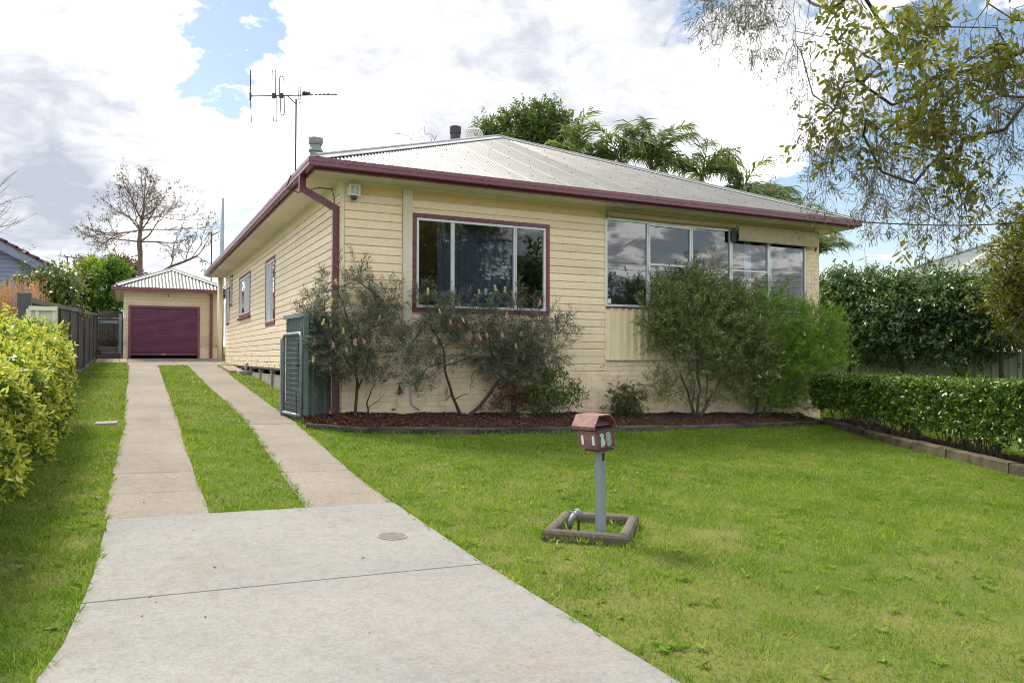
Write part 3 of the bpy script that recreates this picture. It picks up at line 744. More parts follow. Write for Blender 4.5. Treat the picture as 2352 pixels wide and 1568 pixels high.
# flues on the roof
def flue(c, r, h, mat, rings):
    mb = MB(); z0 = c[2]; prof = [(r, 0)]
    for z, k in rings: prof.append((r*k, z*h))
    mb.lathe(prof, c, 18); return mb.build('flue', mat, roof, smooth=False)
fp = at(725, 357, 14.5)
def roofz(x, y):
    return RZ+RISE/RUN*min(x-RX0, RX1-x, y-RY0, RY1-y)
fb = roofz(fp[0], fp[1]); ft = at(725, 318, 14.5)[2]
flue((fp[0], fp[1], fb-.05), .118, ft-fb+.05, M['galv'], [(.62, 1), (.63, .92), (.70, .92), (.72, 1.16), (.76, 1.12), (.78, .95), (.85, .9), (.87, 1.08), (.90, 1.10), (.91, 1.16), (1, 1.16), (1, .9)])
dp_ = at(1046, 292, 20); flue((dp_[0], dp_[1], roofz(dp_[0], dp_[1])-.1), .13, dp_[2]-roofz(dp_[0], dp_[1])+.1, M['iron'], [(.55, 1), (.56, 1.1), (.62, 1.1), (.62, 1.02), (.8, 1.02), (.8, 1.14), (1, 1.14), (1, .8)])
wv = at(1089, 297, 21); mb = MB(); wz = roofz(wv[0], wv[1])
mb.lathe([(.10, wz-wv[2]-.05), (.10, -.28), (.2, -.27), (.2, -.25), (.12, -.24), (.12, -.235)], wv, 18)
mb.lathe([(.21, -.055), (.225, -.05), (.17, -.01), (.05, .01)], wv, 18)
for k in range(20):
    th = 2*math.pi*k/20; pts = []
    for q in range(5):
        f = q/4; rr = .205+.03*math.sin(math.pi*f); tt = th+.35*f
        pts.append(wv+V3(rr*math.cos(tt), rr*math.sin(tt), -.245+.19*f))
    mb.tube(pts, .010, 4)
mb.tube([wv+V3(0, 0, -.25), wv], .012, 5)
mb.build('roof_vent', M['white'], roof)

# ================================================================ garage
GY, GB0 = 18.75, .93
gar = empty('garage', (-1.6, GY, GB0), 'small cream garage with a maroon roller door at the end of the driveway', 'garage')
gx0, gx1, gzt = -3.18, .08, 3.36
D0, D1, DT = -3.02, -.64, 2.86
mb = MB()
for a, b, c, d in holes_grid(gx0, gx1, GB0-.2, gzt+.1, [(D0+.06, D1-.06, GB0-.2, DT-.06)]): mb.box(a, b, GY, GY+.1, c, d)
mb.box(gx0, gx0+.1, GY+.1005, GY+6, GB0-.2, gzt+.1); mb.box(gx1-.1, gx1, GY+.1005, GY+6, GB0-.2, gzt+.1); mb.box(gx0+.101, gx1-.101, GY+5.9, GY+6, GB0-.2, gzt+.1)
mb.build('wall', M['cream_brick'], gar)
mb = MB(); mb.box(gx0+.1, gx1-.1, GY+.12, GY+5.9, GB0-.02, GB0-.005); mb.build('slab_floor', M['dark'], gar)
def garage_boards():
    k = 0; z = GB0+.42
    while z < gzt-.06:
        zt = min(z+.129, gzt-.02)
        for a, b in ((gx0+.01, D0-.002), (D1+.002, gx1-.01)) if z+.06 < DT else ((gx0+.01, gx1-.01),):
            prof = [(.001, z+.002), (.018, z), (.018, zt-.02), (.008, zt), (.001, zt)]
            m_ = MB(); m_.prism([V3(0, -o, q) for o, q in prof], (a, GY-.0005, 0), (b, GY-.0005, 0)); m_.build('weatherboard', M['cream_g'], gar, org=((a+b)/2, GY, z))
        z += .132
M['cream_g'] = paint_board('cream_paint_garage', (.66, .57, .40), (.60, .51, .35), amount=.62, flake_lo=2.2, flake_hi=1.0)
garage_boards()
# roller door of ribbed slats with a gap under it
dr = MB(); z0 = GB0+.115; dr.bbox(D0+.075, D1-.075, GY+.035, GY+.06, z0, z0+.13, .006)
door = dr.build('roller_door', M['door'], gar, org=((D0+D1)/2, GY, z0), label='maroon ribbed roller door left open a hand above the ground')
z = z0+.133; n = 20; h = (DT-.07-z)/n
for k in range(n):
    m_ = MB(); a = z+k*h
    prof = [(.03, a+.001), (.008, a+.012), (.004, a+h*.3), (.004, a+h*.78), (.016, a+h*.92), (.03, a+h-.001)]
    m_.prism([V3(0, .06-o-.03, q) for o, q in [(x, y) for x, y in [(.0, a+.001), (.012, a+.008), (.026, a+h*.22), (.026, a+h*.80), (.010, a+h*.95), (.0, a+h-.001)]]], (D0+.075, GY, 0), (D1-.075, GY, 0))
    m_.build('door_slat', M['door'], door, org=((D0+D1)/2, GY, a))
m_ = MB(); m_.bbox(-1.93, -1.78, GY+.012, GY+.034, z0+.03, z0+.055, .004); m_.build('handle', M['white'], door)
m_ = MB(); m_.bbox(-1.95, -1.78, GY-.012, GY+.003, z0+.86, z0+.885, .004); m_.bbox(-1.9, -1.87, GY-.02, GY+.003, z0+.85, z0+.9, .004); m_.build('lock', M['plum'], door)
m_ = MB(); m_.bbox(D0, D1, GY-.045, GY+.02, DT-.08, DT, .005); m_.bbox(D0, D0+.085, GY-.044, GY+.06, GB0-.02, DT-.081, .005); m_.bbox(D1-.085, D1, GY-.044, GY+.06, GB0-.02, DT-.081, .005)
m_.build('door_frame', M['maroon'], gar)
ge, gzr = .37, 3.475
GXA, GXB, GYA = gx0-ge, gx1+ge, GY-.36
run = (GXB-GXA)/2; rise = run*.46
ap1 = V3((GXA+GXB)/2, GYA+run, gzr+rise); ap2 = ap1+V3(0, 2.6, 0); gc = [V3(GXA, GYA, gzr), V3(GXB, GYA, gzr), V3(GXB, GYA+2*run+2.6, gzr), V3(GXA, GYA+2*run+2.6, gzr)]
m_ = MB(); m_.add([p-V3(0, 0, .03) for p in gc]+[ap1-V3(0, 0, .04), ap2-V3(0, 0, .04)], [(0, 1, 4), (1, 2, 5, 4), (2, 3, 5), (3, 0, 4, 5)])
groof = m_.build('roof', M['roofing'], gar, org=ap1)
roof_plane(gc[0], V3(1, 0, 0), V3(0, 1, 0), rise, 2*run, run, groof, M['roofing'], pitch=.0765*1.5, amp=.011)
roof_plane(gc[3], V3(0, -1, 0), V3(1, 0, 0), rise, 2*run+2.6, run, groof, M['roofing'], sub=4)
roof_plane(gc[1], V3(0, 1, 0), V3(-1, 0, 0), rise, 2*run+2.6, run, groof, M['roofing'], sub=4)
for c, n2 in ((gc[0], V3(-1, 0, -.46)), (gc[1], V3(1, 0, -.46))): capping(c+V3(0, 0, .02), ap1, V3(0, -1, -.46), n2, groof, .15)
capping(ap1, ap2, V3(-1, 0, -.46), V3(1, 0, -.46), groof, .15)
gp = [(GXA-.03, GYA+6, -1, 0), (GXA-.03, GYA-.03, -1, -1), (GXB+.03, GYA-.03, 1, -1), (GXB+.03, GYA+6, 1, 0)]
swept([(0, gzr+.015), (0, gzr-.11), (-.02, gzr-.12), (-.10, gzr-.12), (-.10, gzr-.01), (-.02, gzr+.005)], gp, 'gutter', M['maroon'], gar)
m_ = MB(); m_.box(GXA+.08, GXB-.08, GYA+.08, GY-.002, gzr-.115, gzr-.105); m_.box(GXA+.08, gx0-.002, GY, GY+6, gzr-.115, gzr-.105); m_.build('soffit_panel', M['pale'], gar)
m_ = MB(); m_.bbox(-.30, -.20, GY-.10, GY-.02, GB0, gzr-.118, .004); m_.build('downpipe', M['maroon'], gar)
m_ = MB(); m_.tube([(-1.72, GY-.02, 3.25), (-1.72, GY-.08, 3.25), (-1.72, GY-.10, 3.20)], .02, 8); m_.build('lamp_holder', M['black'], gar)
# the lean-to beside the garage: rafters, low step, dark stack behind
lean = empty('lean_to', (-3.5, 20.3, GB0), 'open timber lean-to with dark rafters beside the garage', 'lean-to')
for i in range(6):
    m_ = MB(); y = 19.4+i*.55; z = 2.55-.0*i; m_.bbox(-4.0, -3.21, y, y+.08, z, z+.1, .005); m_.build('rafter', M['sleeper'], lean)
for x in (-3.28,):
    m_ = MB(); m_.bbox(x-.05, x+.05, 19.0, 19.1, GB0-.1, 2.54, .005); m_.build('post', M['galvdark'], lean)
m_ = MB(); m_.bbox(-4.0, -3.24, 19.12, 19.2, 2.20, 2.30, .005); m_.build('beam', M['galvdark'], lean)
st = empty('garden_step', (-3.55, 19.0, GB0), 'dark timber step up beside the garage wall', 'step')
m_ = MB(); m_.bbox(-3.92, -3.26, 18.98, 19.06, GB0-.1, GB0+.2, .006); m_.build('riser', M['fence_dark'], st)
m_ = MB(); m_.bbox(-3.95, -3.26, 19.07, 20.4, GB0+.16, GB0+.24, .006); m_.build('tread', M['strip'], st)
m_ = MB(); m_.bbox(-4.0, -3.26, 20.41, 20.5, GB0, GB0+.45, .006); m_.build('riser', M['fence_dark'], st)
rk = empty('rock', (-4.0, 18.9, float(gz(-4.0, 18.9))), 'mossy rocks stacked at the fence foot by the step', 'rocks')
for (x, y, r_, z) in ((-4.02, 18.75, .13, .03), (-3.98, 18.95, .12, .2), (-3.95, 18.6, .1, 0)):
    m_ = MB(); m_.lathe([(r_*.7, -.12), (r_, 0), (r_*.8, .09), (r_*.3, .13)], (x, y, float(gz(x, y))+z), 7); m_.build('stone', M['mossy'], rk)

def brush_pile():
    bp = empty('brush_pile', (-3.6, 21.6, GB0), 'dark pile of dead brown branches stacked under the lean-to', 'brush pile'); rs = np.random.default_rng(2); mb = MB()
    for k in range(260):
        a = V3(rs.uniform(-4.0, -3.25), rs.uniform(21.0, 22.0), GB0+abs(rs.normal())*.45); d = unit(rs.normal(size=3)*np.array([1, .6, .6])); mb.tube([a-d*.25, a+V3(0, 0, .04), a+d*.25], [.012, .010, .006], 4, False)
    mb.build('branch', plain('dead_brush', (.05, .03, .02), (.025, .016, .012), 4, .9), bp, kind='stuff')
brush_pile()

# ================================================================ fences
def charcoal_fence():
    A, B = V3(-4.28, .25, 0), V3(-4.05, 19.6, 0); L_ = np.linalg.norm(B-A); d = (B-A)/L_
    def P(s, o=0): q = A+d*s; return q+V3(d[1], -d[0], 0)*o
    def top(s): return 1.82+(2.56-1.82)*s/L_
    fe = empty('boundary_fence', (P(0)[0], P(0)[1], float(gz(*P(0)[:2]))), 'long charcoal steel fence with a weathered top rail along the driveway', 'fence')
    s = 0; k = 0; W = .80
    while s < L_-.1:
        e = min(s+W, L_); vs = []; u = s+.004
        pts = []
        while u < e-.006:
            for du, o in ((0, 0), (.02, .022), (.10, .022), (.12, 0)):
                if u+du < e: pts.append((u+du, o))
            u += .27
        pts.append((e-.004, 0))
        for (q, o) in pts:
            p = P(q, o); g = float(gz(p[0], p[1])); vs += [(p[0], p[1], g+.05), (p[0], p[1], top(q)-.06)]
        m_ = MB(); m_.add(vs, [(2*i, 2*i+2, 2*i+3, 2*i+1) for i in range(len(pts)-1)])
        c = P((s+e)/2); m_.build('fence_panel', M['fence_dark'], fe, org=(c[0], c[1], float(gz(c[0], c[1]))))
        s = e; k += 1
    s = 0; i = 0
    while s < L_+.1:
        p = P(min(s, L_)); g = float(gz(p[0], p[1])); m_ = MB(); w = .035 if i else .065
        m_.bbox(p[0]-w-.01, p[0]+w+.02, p[1]-w, p[1]+w, g-.2, top(s)+(.01 if i else .05), .004); m_.build('fence_post', M['fence_dark'], fe, org=(p[0], p[1], g))
        if s+2.4 < L_+2:
            e = min(s+2.4, L_)
            if e > s+.2:
                a, b = P(s+w), P(e-.04); m_ = MB(); q = []
                for (pp, ss) in ((a, s+w), (b, e-.04)):
                    for o, z in ((-.01, -.075), (.05, -.075), (.055, -.015), (.055, .0), (-.02, .0), (-.02, -.015)):
                        x = pp+V3(d[1], -d[0], 0)*o; q.append((x[0], x[1], top(ss)+z))
                m_.add(q, [(5, 4, 3, 2, 1, 0), (6, 7, 8, 9, 10, 11)]+[(j, (j+1) % 6, 6+(j+1) % 6, 6+j) for j in range(6)])
                m_.build('top_rail', M['fence_worn'], fe)
                m_ = MB(); q = []
                for (pp, ss) in ((a, s+w), (b, e-.04)):
                    g = float(gz(pp[0], pp[1]))
                    for o, z in ((-.02, .0), (.05, .0), (.05, .07), (-.02, .07)):
                        x = pp+V3(d[1], -d[0], 0)*o; q.append((x[0], x[1], g+z))
                m_.add(q, [(3, 2, 1, 0), (4, 5, 6, 7)]+[(j, (j+1) % 4, 4+(j+1) % 4, 4+j) for j in range(4)]); m_.build('bottom_rail', M['fence_worn'], fe)
        s += 2.4; i += 1
charcoal_fence()
def steel_fence(A, B, h, name, label, mat, capmat, W=.78, post=2.35, ztop=None, flip=1):
    A = V3(*A, 0); B = V3(*B, 0); L_ = np.linalg.norm(B-A); d = (B-A)/L_; nrm = V3(d[1], -d[0], 0)*flip
    gA, gB = float(gz(A[0], A[1])), float(gz(B[0], B[1]))
    def P(s, o=0): return A+d*s+nrm*o
    def g(s): p = P(s); return float(gz(p[0], p[1]))
    def top(s): return (gA+(gB-gA)*s/L_+h) if ztop is None else ztop
    fe = empty(name, (A[0], A[1], gA), label, 'fence')
    s = 0
    while s < L_-.02:
        e = min(s+W, L_); pts = []; u = s+.003
        while u < e-.01:
            for du, o in ((0, 0), (.055, 0), (.075, .03), (.11, .03), (.13, 0)):
                if u+du < e: pts.append((u+du, o))
            u += .195
        pts.append((e+.004, .004)); vs = []
        for q, o in pts: p = P(q, o); vs += [(p[0], p[1], g(q)+.02), (p[0], p[1], top(q)-.03)]
        m_ = MB(); m_.add(vs, [(2*i, 2*i+2, 2*i+3, 2*i+1) for i in range(len(pts)-1)]); c = P((s+e)/2)
        m_.build('fence_panel', mat, fe, org=(c[0], c[1], g((s+e)/2))); s = e
    s = 0
    while s < L_+.05:
        p = P(min(s, L_)); m_ = MB(); m_.bbox(p[0]-.03, p[0]+.03, p[1]-.03, p[1]+.03, g(s)-.1, top(min(s, L_))-.04, .004); m_.build('fence_post', mat, fe)
        s += post
    q = []
    for ss in (0, L_):
        for o, z in ((-.025, -.055), (.045, -.055), (.045, 0), (-.025, 0)):
            x = P(ss, o); q.append((x[0], x[1], top(ss)+z))
    m_ = MB(); m_.add(q, [(3, 2, 1, 0), (4, 5, 6, 7)]+[(j, (j+1) % 4, 4+(j+1) % 4, 4+j) for j in range(4)]); m_.build('top_rail', capmat, fe)
    return fe
steel_fence((-4.19, -.10), (-3.865, -.10), 1.5, 'fence_return', 'short cream steel fence return behind the yellow hedge', M['fence_cream'], M['fence_cream'], ztop=1.675)
steel_fence((-4.1, 23.6), (-.5, 23.6), 1.45, 'back_fence', 'dark steel fence closing the yard behind the lean-to', M['fence_dark'], M['fence_worn'])
fp0, fp1 = at(1930, 900, 22.5), at(2352, 880, 20.0)
dxy = (fp1-fp0)[:2]; fpA = fp0[:2]-dxy*.35; fpB = fp1[:2]+dxy*.9
gz_f = lambda p: float(gz(p[0], p[1]))
steel_fence(tuple(fpA), tuple(fpB), 1.62, 'side_fence', 'sage green steel fence under the dark shrubs beyond the clipped hedge', M['fence_green'], M['fence_green'])

# the green steel screen at the corner of the house and the pipe gate leaning on it
scr = empty('steel_screen', (-.66, .05, 0), 'green steel screen panel with a pale capping beside the house corner', 'screen')
def sheet(A, B, z0, z1, mat, name, parent, rib=.10, depth=.012, flip=1):
    A = V3(*A, 0); B = V3(*B, 0); L_ = np.linalg.norm(B-A); d = (B-A)/L_; n = V3(d[1], -d[0], 0)*flip; pts = []; u = 0
    while u < L_-.01:
        for du, o in ((0, 0), (rib*.45, 0), (rib*.55, depth), (rib*.9, depth)):
            if u+du < L_: pts.append((u+du, o))
        u += rib
    pts.append((L_, 0)); vs = []
    for q, o in pts: p = A+d*q+n*o; vs += [(p[0], p[1], z0), (p[0], p[1], z1)]
    k = len(vs)
    for q, o in pts: p = A+d*q+n*(o-.006); vs += [(p[0], p[1], z0), (p[0], p[1], z1)]
    fs = [(2*i, 2*i+2, 2*i+3, 2*i+1) for i in range(len(pts)-1)]+[(k+2*i+1, k+2*i+3, k+2*i+2, k+2*i) for i in range(len(pts)-1)]
    m_ = MB(); m_.add(vs, fs); return m_.build(name, mat, parent)
sheet((-.735, .64), (-.665, -.47), .02, 1.60, M['green'], 'side_sheet', scr, .11)
sheet((-.645, -.50), (-.40, -.19), -.02, 1.58, M['green'], 'front_sheet', scr, .39, .02)
sheet((-.395, -.185), (-.165, .08), -.02, 1.58, M['green'], 'front_sheet', scr, .39, .02)
m_ = MB(); m_.bbox(-.69, -.62, -.53, -.46, -.05, 1.61, .004); m_.build('corner_post', M['green'], scr)
m_ = MB(); q = [V3(-.705, -.53, 0), V3(-.62, -.52, 0), V3(-.70, .66, 0), V3(-.785, .65, 0)]; m_.hexa([p+V3(0, 0, 1.605) for p in q]+[p+V3(0, 0, 1.665) for p in q]); m_.build('capping', M['galv'], scr)
m_ = MB(); A_, B_ = V3(-.66, -.50, 0), V3(-.14, .06, 0); d_ = unit(B_-A_); n_ = V3(d_[1], -d_[0], 0)
q = [A_+n_*.045, B_+n_*.045, B_-n_*.03, A_-n_*.03]; m_.hexa([p+V3(0, 0, 1.582) for p in q]+[p+V3(0, 0, 1.640) for p in q]); m_.build('capping', M['galv'], scr)
gate = empty('pipe_gate', (-.73, .05, .05), 'galvanised pipe and wire gate standing open against the green screen', 'gate')
yA, yB, zA, zB = -.46, .61, .13, 1.36; r_ = .025; cr_ = .09
def gp_(y, z, o=0.): return V3(-.712-.068*(y-yA)/(yB-yA)-o, y, z)
m_ = MB()
m_.tube([gp_(yA, zA), gp_(yA, zB-cr_), gp_(yA+.03, zB-.03), gp_(yA+cr_, zB), gp_(yB-cr_, zB), gp_(yB-.03, zB-.03), gp_(yB, zB-cr_), gp_(yB, zA)], r_, 10); m_.tube([gp_(yA, zA), gp_(yB, zA)], r_, 10); m_.build('pipe_frame', M['galv'], gate, smooth=True)
m_ = MB()
for k in range(15): z = zA+.09+k*.077; m_.tube([gp_(yA, z, -.012), gp_(yB, z, -.012)], .0034, 4, False)
for k in range(23): y = yA+.05+k*.0445; m_.tube([gp_(y, zA, -.008), gp_(y, zB, -.008)], .0020, 4, False)
m_.build('wire_mesh', M['galv'], gate)
m_ = MB(); m_.tube([gp_(yA+.02, .98, .04), gp_(yA, .90, .045), gp_(yA+.1, .86, .04), gp_(yA-.06, .88, .03)], .009, 6); m_.tube([gp_(yA+.03, 1.3, .03), gp_(yA+.05, 1.05, .035), gp_(yA+.06, .6, .03)], .006, 5); m_.build('latch_chain', M['iron'], gate)
m_ = MB(); m_.tube([gp_(yA+.04, .50, .035), gp_(yA+.12, .51, .04), gp_(yA+.13, .44, .04), gp_(yA+.05, .05, .04)], .007, 6); m_.build('drop_bolt', M['iron'], gate)
q = gp_(yB, 0); m_ = MB(); m_.bbox(q[0]-.035, q[0]+.035, yB+.04, yB+.11, -.0, 1.30, .004); m_.build('hinge_post', M['galv'], gate)
ac = empty('condenser_unit', (-.25, 2.2, float(gz(-.25, 2.2))), 'white slatted condenser unit mostly hidden behind the green screen', 'air conditioner')
g0 = float(gz(-.25, 2.2)); m_ = MB(); m_.bbox(-.42, -.08, 1.85, 2.62, g0+.05, g0+.68, .01); m_.build('casing', M['white'], ac)
m_ = MB()
for k in range(16): z = g0+.10+k*.035; m_.box(-.438, -.421, 1.90, 2.57, z, z+.014); m_.box(-.40, -.10, 1.835, 1.849, z, z+.014)
m_.build('grille', M['white'], ac)
m_ = MB(); m_.box(-.42, -.08, 1.95, 2.05, g0-.03, g0+.049); m_.box(-.42, -.08, 2.4, 2.5, g0-.03, g0+.049); m_.build('foot', M['black'], ac)

# ================================================================ things on and about the house
al = empty('alarm_box', (.165, -.03, 3.55), 'white vented alarm box with a blue strobe under the front eave', 'alarm box')
m_ = MB(); m_.bbox(.062, .085, -.034, -.024, 3.56, 3.70, .002); m_.bbox(.086, .258, -.125, -.023, 3.555, 3.735, .005); m_.build('casing', M['white'], al)
m_ = MB()
for cx in (.135, .208):
    for k in range(12): z = 3.585+k*.0105; m_.box(cx-.026, cx+.026, -.1275, -.1255, z, z+.004)
m_.build('vent_slot', M['galvdark'], al)
m_ = MB(); m_.lathe([(.036, -.062), (.044, -.05), (.044, -.03), (.04, 0)], (.165, -.08, 3.554), 16); m_.build('strobe', M['blue'], al)
def antenna(base, ztop, label, boom_a, boom_b, group=None, big=True, r=.02):
    an = empty('tv_antenna', base, label, 'antenna', group)
    m_ = MB(); m_.tube([base, (base[0], base[1], ztop)], [r, r], 8); m_.build('mast', M['iron'], an)
    A, B = V3(*boom_a), V3(*boom_b); d = unit(B-A); L_ = np.linalg.norm(B-A); side = V3(-d[1], d[0], 0)
    m_ = MB(); m_.tube([A, B], r*.75, 6); m_.tube([V3(base[0], base[1], ztop-.12), V3(base[0], base[1], ztop-.05)-d*.22+V3(0, 0, .12)], r*.8, 6); m_.build('boom', M['iron'], an)
    if not big:
        m_ = MB()
        for k in range(8):
            p = A+d*L_*(k+.3)/8; m_.tube([p-side*.25-V3(0, 0, .0), p+side*.25], .008, 4)
        m_.tube([A-V3(0, 0, .3), A+V3(.1, 0, .35)], .01, 4); m_.build('element', M['iron'], an); return an
    up = V3(0, 0, 1)
    m_ = MB(); m_.tube([A+up*.62, A+up*.02], .014, 5); m_.tube([A-up*.64+d*.04, A-up*.02], .010, 5); m_.bbox(A[0]-.02, A[0]+.025, A[1]-.02, A[1]+.02, A[2]-.09, A[2]+.09, .003); m_.build('element', M['iron'], an)
    def loop(s, hh, w, lean=0.03):
        p = A+d*s; pts = []; m2 = MB()
        for sg in (1, -1):
            q = [p-d*w/2+d*lean*(0 if sg > 0 else 1), p-d*w/2+up*sg*hh*.55+d*lean*(.0 if sg > 0 else .8), p-d*w/2+up*sg*(hh-w/2)+d*lean*(0 if sg > 0 else 1.2)]
            for k in range(1, 6):
                th = math.pi*k/6; q.append(p+d*(-math.cos(th)*w/2)+up*sg*(hh-w/2+math.sin(th)*w/2)+d*lean*(0 if sg > 0 else 1.2))
            q += [p+d*w/2+up*sg*(hh-w/2)+d*lean*(0 if sg > 0 else 1.2), p+d*w/2+d*lean*(0 if sg > 0 else 1)]
            m2.tube(q, .0125, 5)
        m2.bbox(p[0]-.05, p[0]+.05, p[1]-.03, p[1]+.03, p[2]-.055, p[2]+.055, .004)
        m2.build('folded_dipole', M['iron'], an)
    loop(.60, .61, .09); loop(.79, .46, .09)
    m_ = MB()
    for s in (1.22, 1.27):
        p = A+d*s; m_.tube([p+side*.02, p+up*.10+side*.02, p+up*.22+side*.03], .012, 5); m_.tube([p, p-up*.10, p-up*.20+d*.05], .010, 5)
        for q in (.22, -.2): m_.tube([p+up*q-side*.22-d*.1+up*.1, p+up*q+side*.22+d*.1-up*.1], .006, 4)
    m_.bbox(*(lambda c: (c[0]-.09, c[0]+.09, c[1]-.04, c[1]+.04, c[2], c[2]+.06))(A+d*1.42+up*.01), .004); m_.build('reflector', M['iron'], an)
    m_ = MB()
    for k in range(6):
        p = A+d*(1.46+k*.10); m_.tube([p-side*.14+up*.05-d*.02, p+up*.0, p+side*.14+up*.10-d*.03], .006, 4); m_.tube([p, p+up*.05], .012, 4)
    m_.build('director', M['iron'], an)
    return an
ab = at(679, 388, 18); antenna((ab[0], ab[1], roofz(ab[0], ab[1])), at(680, 226, 18)[2], 'tall television antenna with long loops on the house roof', at(575, 221, 18.2), at(775, 218, 17.8))
guy = MB(); guy.tube([(ab[0], ab[1], 5.65), (ab[0]+.75, ab[1]-.9, roofz(ab[0]+.75, ab[1]-.9))], .004, 4); guy.tube([(ab[0], ab[1], 5.65), (ab[0]-.4, ab[1]+.9, roofz(ab[0]-.4, ab[1]+.9))], .004, 4)
_g = guy.build('guy_wire', M['galvdark'], bpy.data.objects['tv_antenna'])
# cable from the gutter down the side wall
cb = MB(); cb.tube([on_x(668, 402, -EX-.01), on_x(655, 425, -EX-.01)+V3(.02, 0, -.05), V3(-.5, .95, 3.74), V3(-.25, .55, 3.765), V3(-.06, .42, 3.74), V3(-.035, .40, 3.6), V3(-.035, .40, 1.0)], .0085, 6)
_tag(cb.build('aerial_cable', M['black'], org=(-.035, .40, 1.0)), 'thin black aerial cable looping from the gutter down the side wall', 'cable')
# awnings over the sunroom windows
def awning(x0, x1, drop, label, sag=.0):
    aw = empty('roller_awning', ((x0+x1)/2, -.09, 3.68), label, 'awning', 'canvas roller awnings over the sunroom windows')
    m_ = MB(); m_.tube([(x0, -.10, 3.685), ((x0+x1)/2, -.10, 3.683-sag), (x1, -.10, 3.685)], .052, 14); m_.build('canvas_roll', M['canvas'], aw, smooth=True)
    m_ = MB(); m_.bbox(x0+.02, x1, -.035, -.018, 3.615, 3.77, .003); m_.build('head_board', M['frieze'], aw)
    for x in (x0-.02, x1+.002):
        m_ = MB(); m_.tube([(x, -.10, 3.685), (x+.016, -.10, 3.685)], .062, 12); m_.bbox(x, x+.016, -.12, -.0182, 3.60, 3.65, .002); m_.build('bracket', M['canvas'], aw)
    if drop:
        m_ = MB(); n = 20; vs = []
        for i in range(n+1):
            x = x0+.02+(x1-x0-.03)*i/n; w = .008*math.sin(i*1.3)
            vs += [(x, -.152, 3.685), (x, -.156+w, 3.55), (x, -.160+w*1.4, 3.40+.012*math.sin(i*.9)), (x, -.147, 3.685), (x, -.151+w, 3.55), (x, -.155+w*1.4, 3.40+.012*math.sin(i*.9))]
        fs = []
        for i in range(n):
            a = i*6; b = a+6; fs += [(a, b, b+1, a+1), (a+1, b+1, b+2, a+2), (a+3, a+4, b+4, b+3), (a+4, a+5, b+5, b+4), (a+2, b+2, b+5, a+5)]
        m_.add(vs, fs); m_.build('canvas_drop', M['canvas'], aw, smooth=False)
        m_ = MB(); m_.tube([(x0+.0, -.158, 3.392), (x1-.01, -.158, 3.396)], .013, 8); m_.build('bottom_bar', M['canvas'], aw)
        m_ = MB(); m_.box(x0-.12, x0+.01, -.10, -.06, 3.37, 3.60); m_.build('back_flap', plain('dark_canvas', (.07, .065, .075), (.05, .05, .06), 5, .9), aw)
    return aw
awning(4.96, 8.03, False, 'canvas awning rolled right up above the three tall windows', .012); awning(8.07, 10.36, True, 'canvas awning partly lowered over the last two sunroom windows')
m_ = MB(); m_.box(4.995, 5.065, -.0262, -.0245, 2.02, 2.10); m_.build('window_sticker', M['white'], house)
m_ = MB(); m_.prism([V3(10.36, 0, 3.36), V3(10.40, 0, 3.30), V3(10.46, 0, 3.42), V3(10.46, 0, 3.60), V3(10.42, 0, 3.66), V3(10.385, 0, 3.62), V3(10.38, 0, 3.45)], (0, -.0335, 0), (0, -.031, 0))
m_.build('bare_patch', plain('bare_render', (.13, .12, .10), (.08, .075, .065), 20, .9, bump=.4), house, label='dark bare patch of peeled paint on the brick pier')
# tap, pipes and conduit on the brick base
tp = empty('garden_tap', (.70, -.06, .05), 'old brass garden tap on a cream standpipe by the brick wall', 'tap')
tz = on_y(533*0+ (1250+533*.46769)/1.63265, (1350+250*.46769)/1.63265, -.06)
m_ = MB(); tx = on_y((1250+525*.46769)/1.63265, 940, -.055)[0]; m_.tube([(tx, -.055, -.08), (tx, -.055, .41)], .014, 8); m_.bbox(tx-.04, tx+.03, -.045, -.03, .34, .37, .002); m_.build('standpipe', M['cream_plain'], tp)
m_ = MB(); m_.tube([(tx, -.055, .40), (tx+.01, -.06, .47), (tx+.01, -.06, .53)], [.022, .026, .02], 8); m_.tube([(tx+.01, -.06, .48), (tx+.015, -.13, .48), (tx+.015, -.15, .43)], [.018, .018, .016], 8); m_.tube([(tx+.01, -.06, .53), (tx+.01, -.06, .58)], .008, 6); m_.tube([(tx-.03, -.06, .58), (tx+.05, -.06, .585)], .009, 6); m_.build('valve', M['brass'], tp)
sp_ = empty('stub_pipe', (.55, -.05, -.05), 'short rusty stub pipe rising from the mulch beside the tap', 'pipe')
px_ = on_y((1250+483*.46769)/1.63265, 955, -.05)[0]; m_ = MB(); m_.tube([(px_, -.05, -.08), (px_, -.05, .16)], .012, 8); m_.build('pipe', M['cream_plain'], sp_)
m_ = MB(); m_.tube([(px_, -.05, .05), (px_, -.05, .09)], .02, 8); m_.tube([(px_-.03, -.05, .16), (px_+.03, -.05, .16)], .014, 8); m_.build('fitting', M['brass'], sp_)
cd_ = MB(); a0 = on_y((1250+620*.46769)/1.63265, (1350+210*.46769)/1.63265, -.045); a1 = on_y((1250+622*.46769)/1.63265, (1350+350*.46769)/1.63265, -.045); a2 = on_y((1250+692*.46769)/1.63265, (1350+403*.46769)/1.63265, -.05)
cd_.tube([a0+V3(0, 0, .03), a1+V3(0, 0, .03), a1+V3(.01, 0, 0), a1+V3(.035, 0, -.025), a2], .0125, 10)
_tag(cd_.build('conduit', M['pvc'], org=tuple(a1), smooth=True), 'bent grey plastic conduit below the pale cover board', 'conduit')
m_ = MB(); m_.tube([on_x(570, 845, -.12), on_x(570, 852, -.12)], .04, 8)
vp = MB(); q = on_x(566, 862, -.06); q[2] = float(gz(q[0], q[1])); vp.tube([q+V3(.14, .0, .32), q+V3(.05, 0, .31), q+V3(0, 0, .25), q+V3(-.01, 0, .03)], .055, 10)
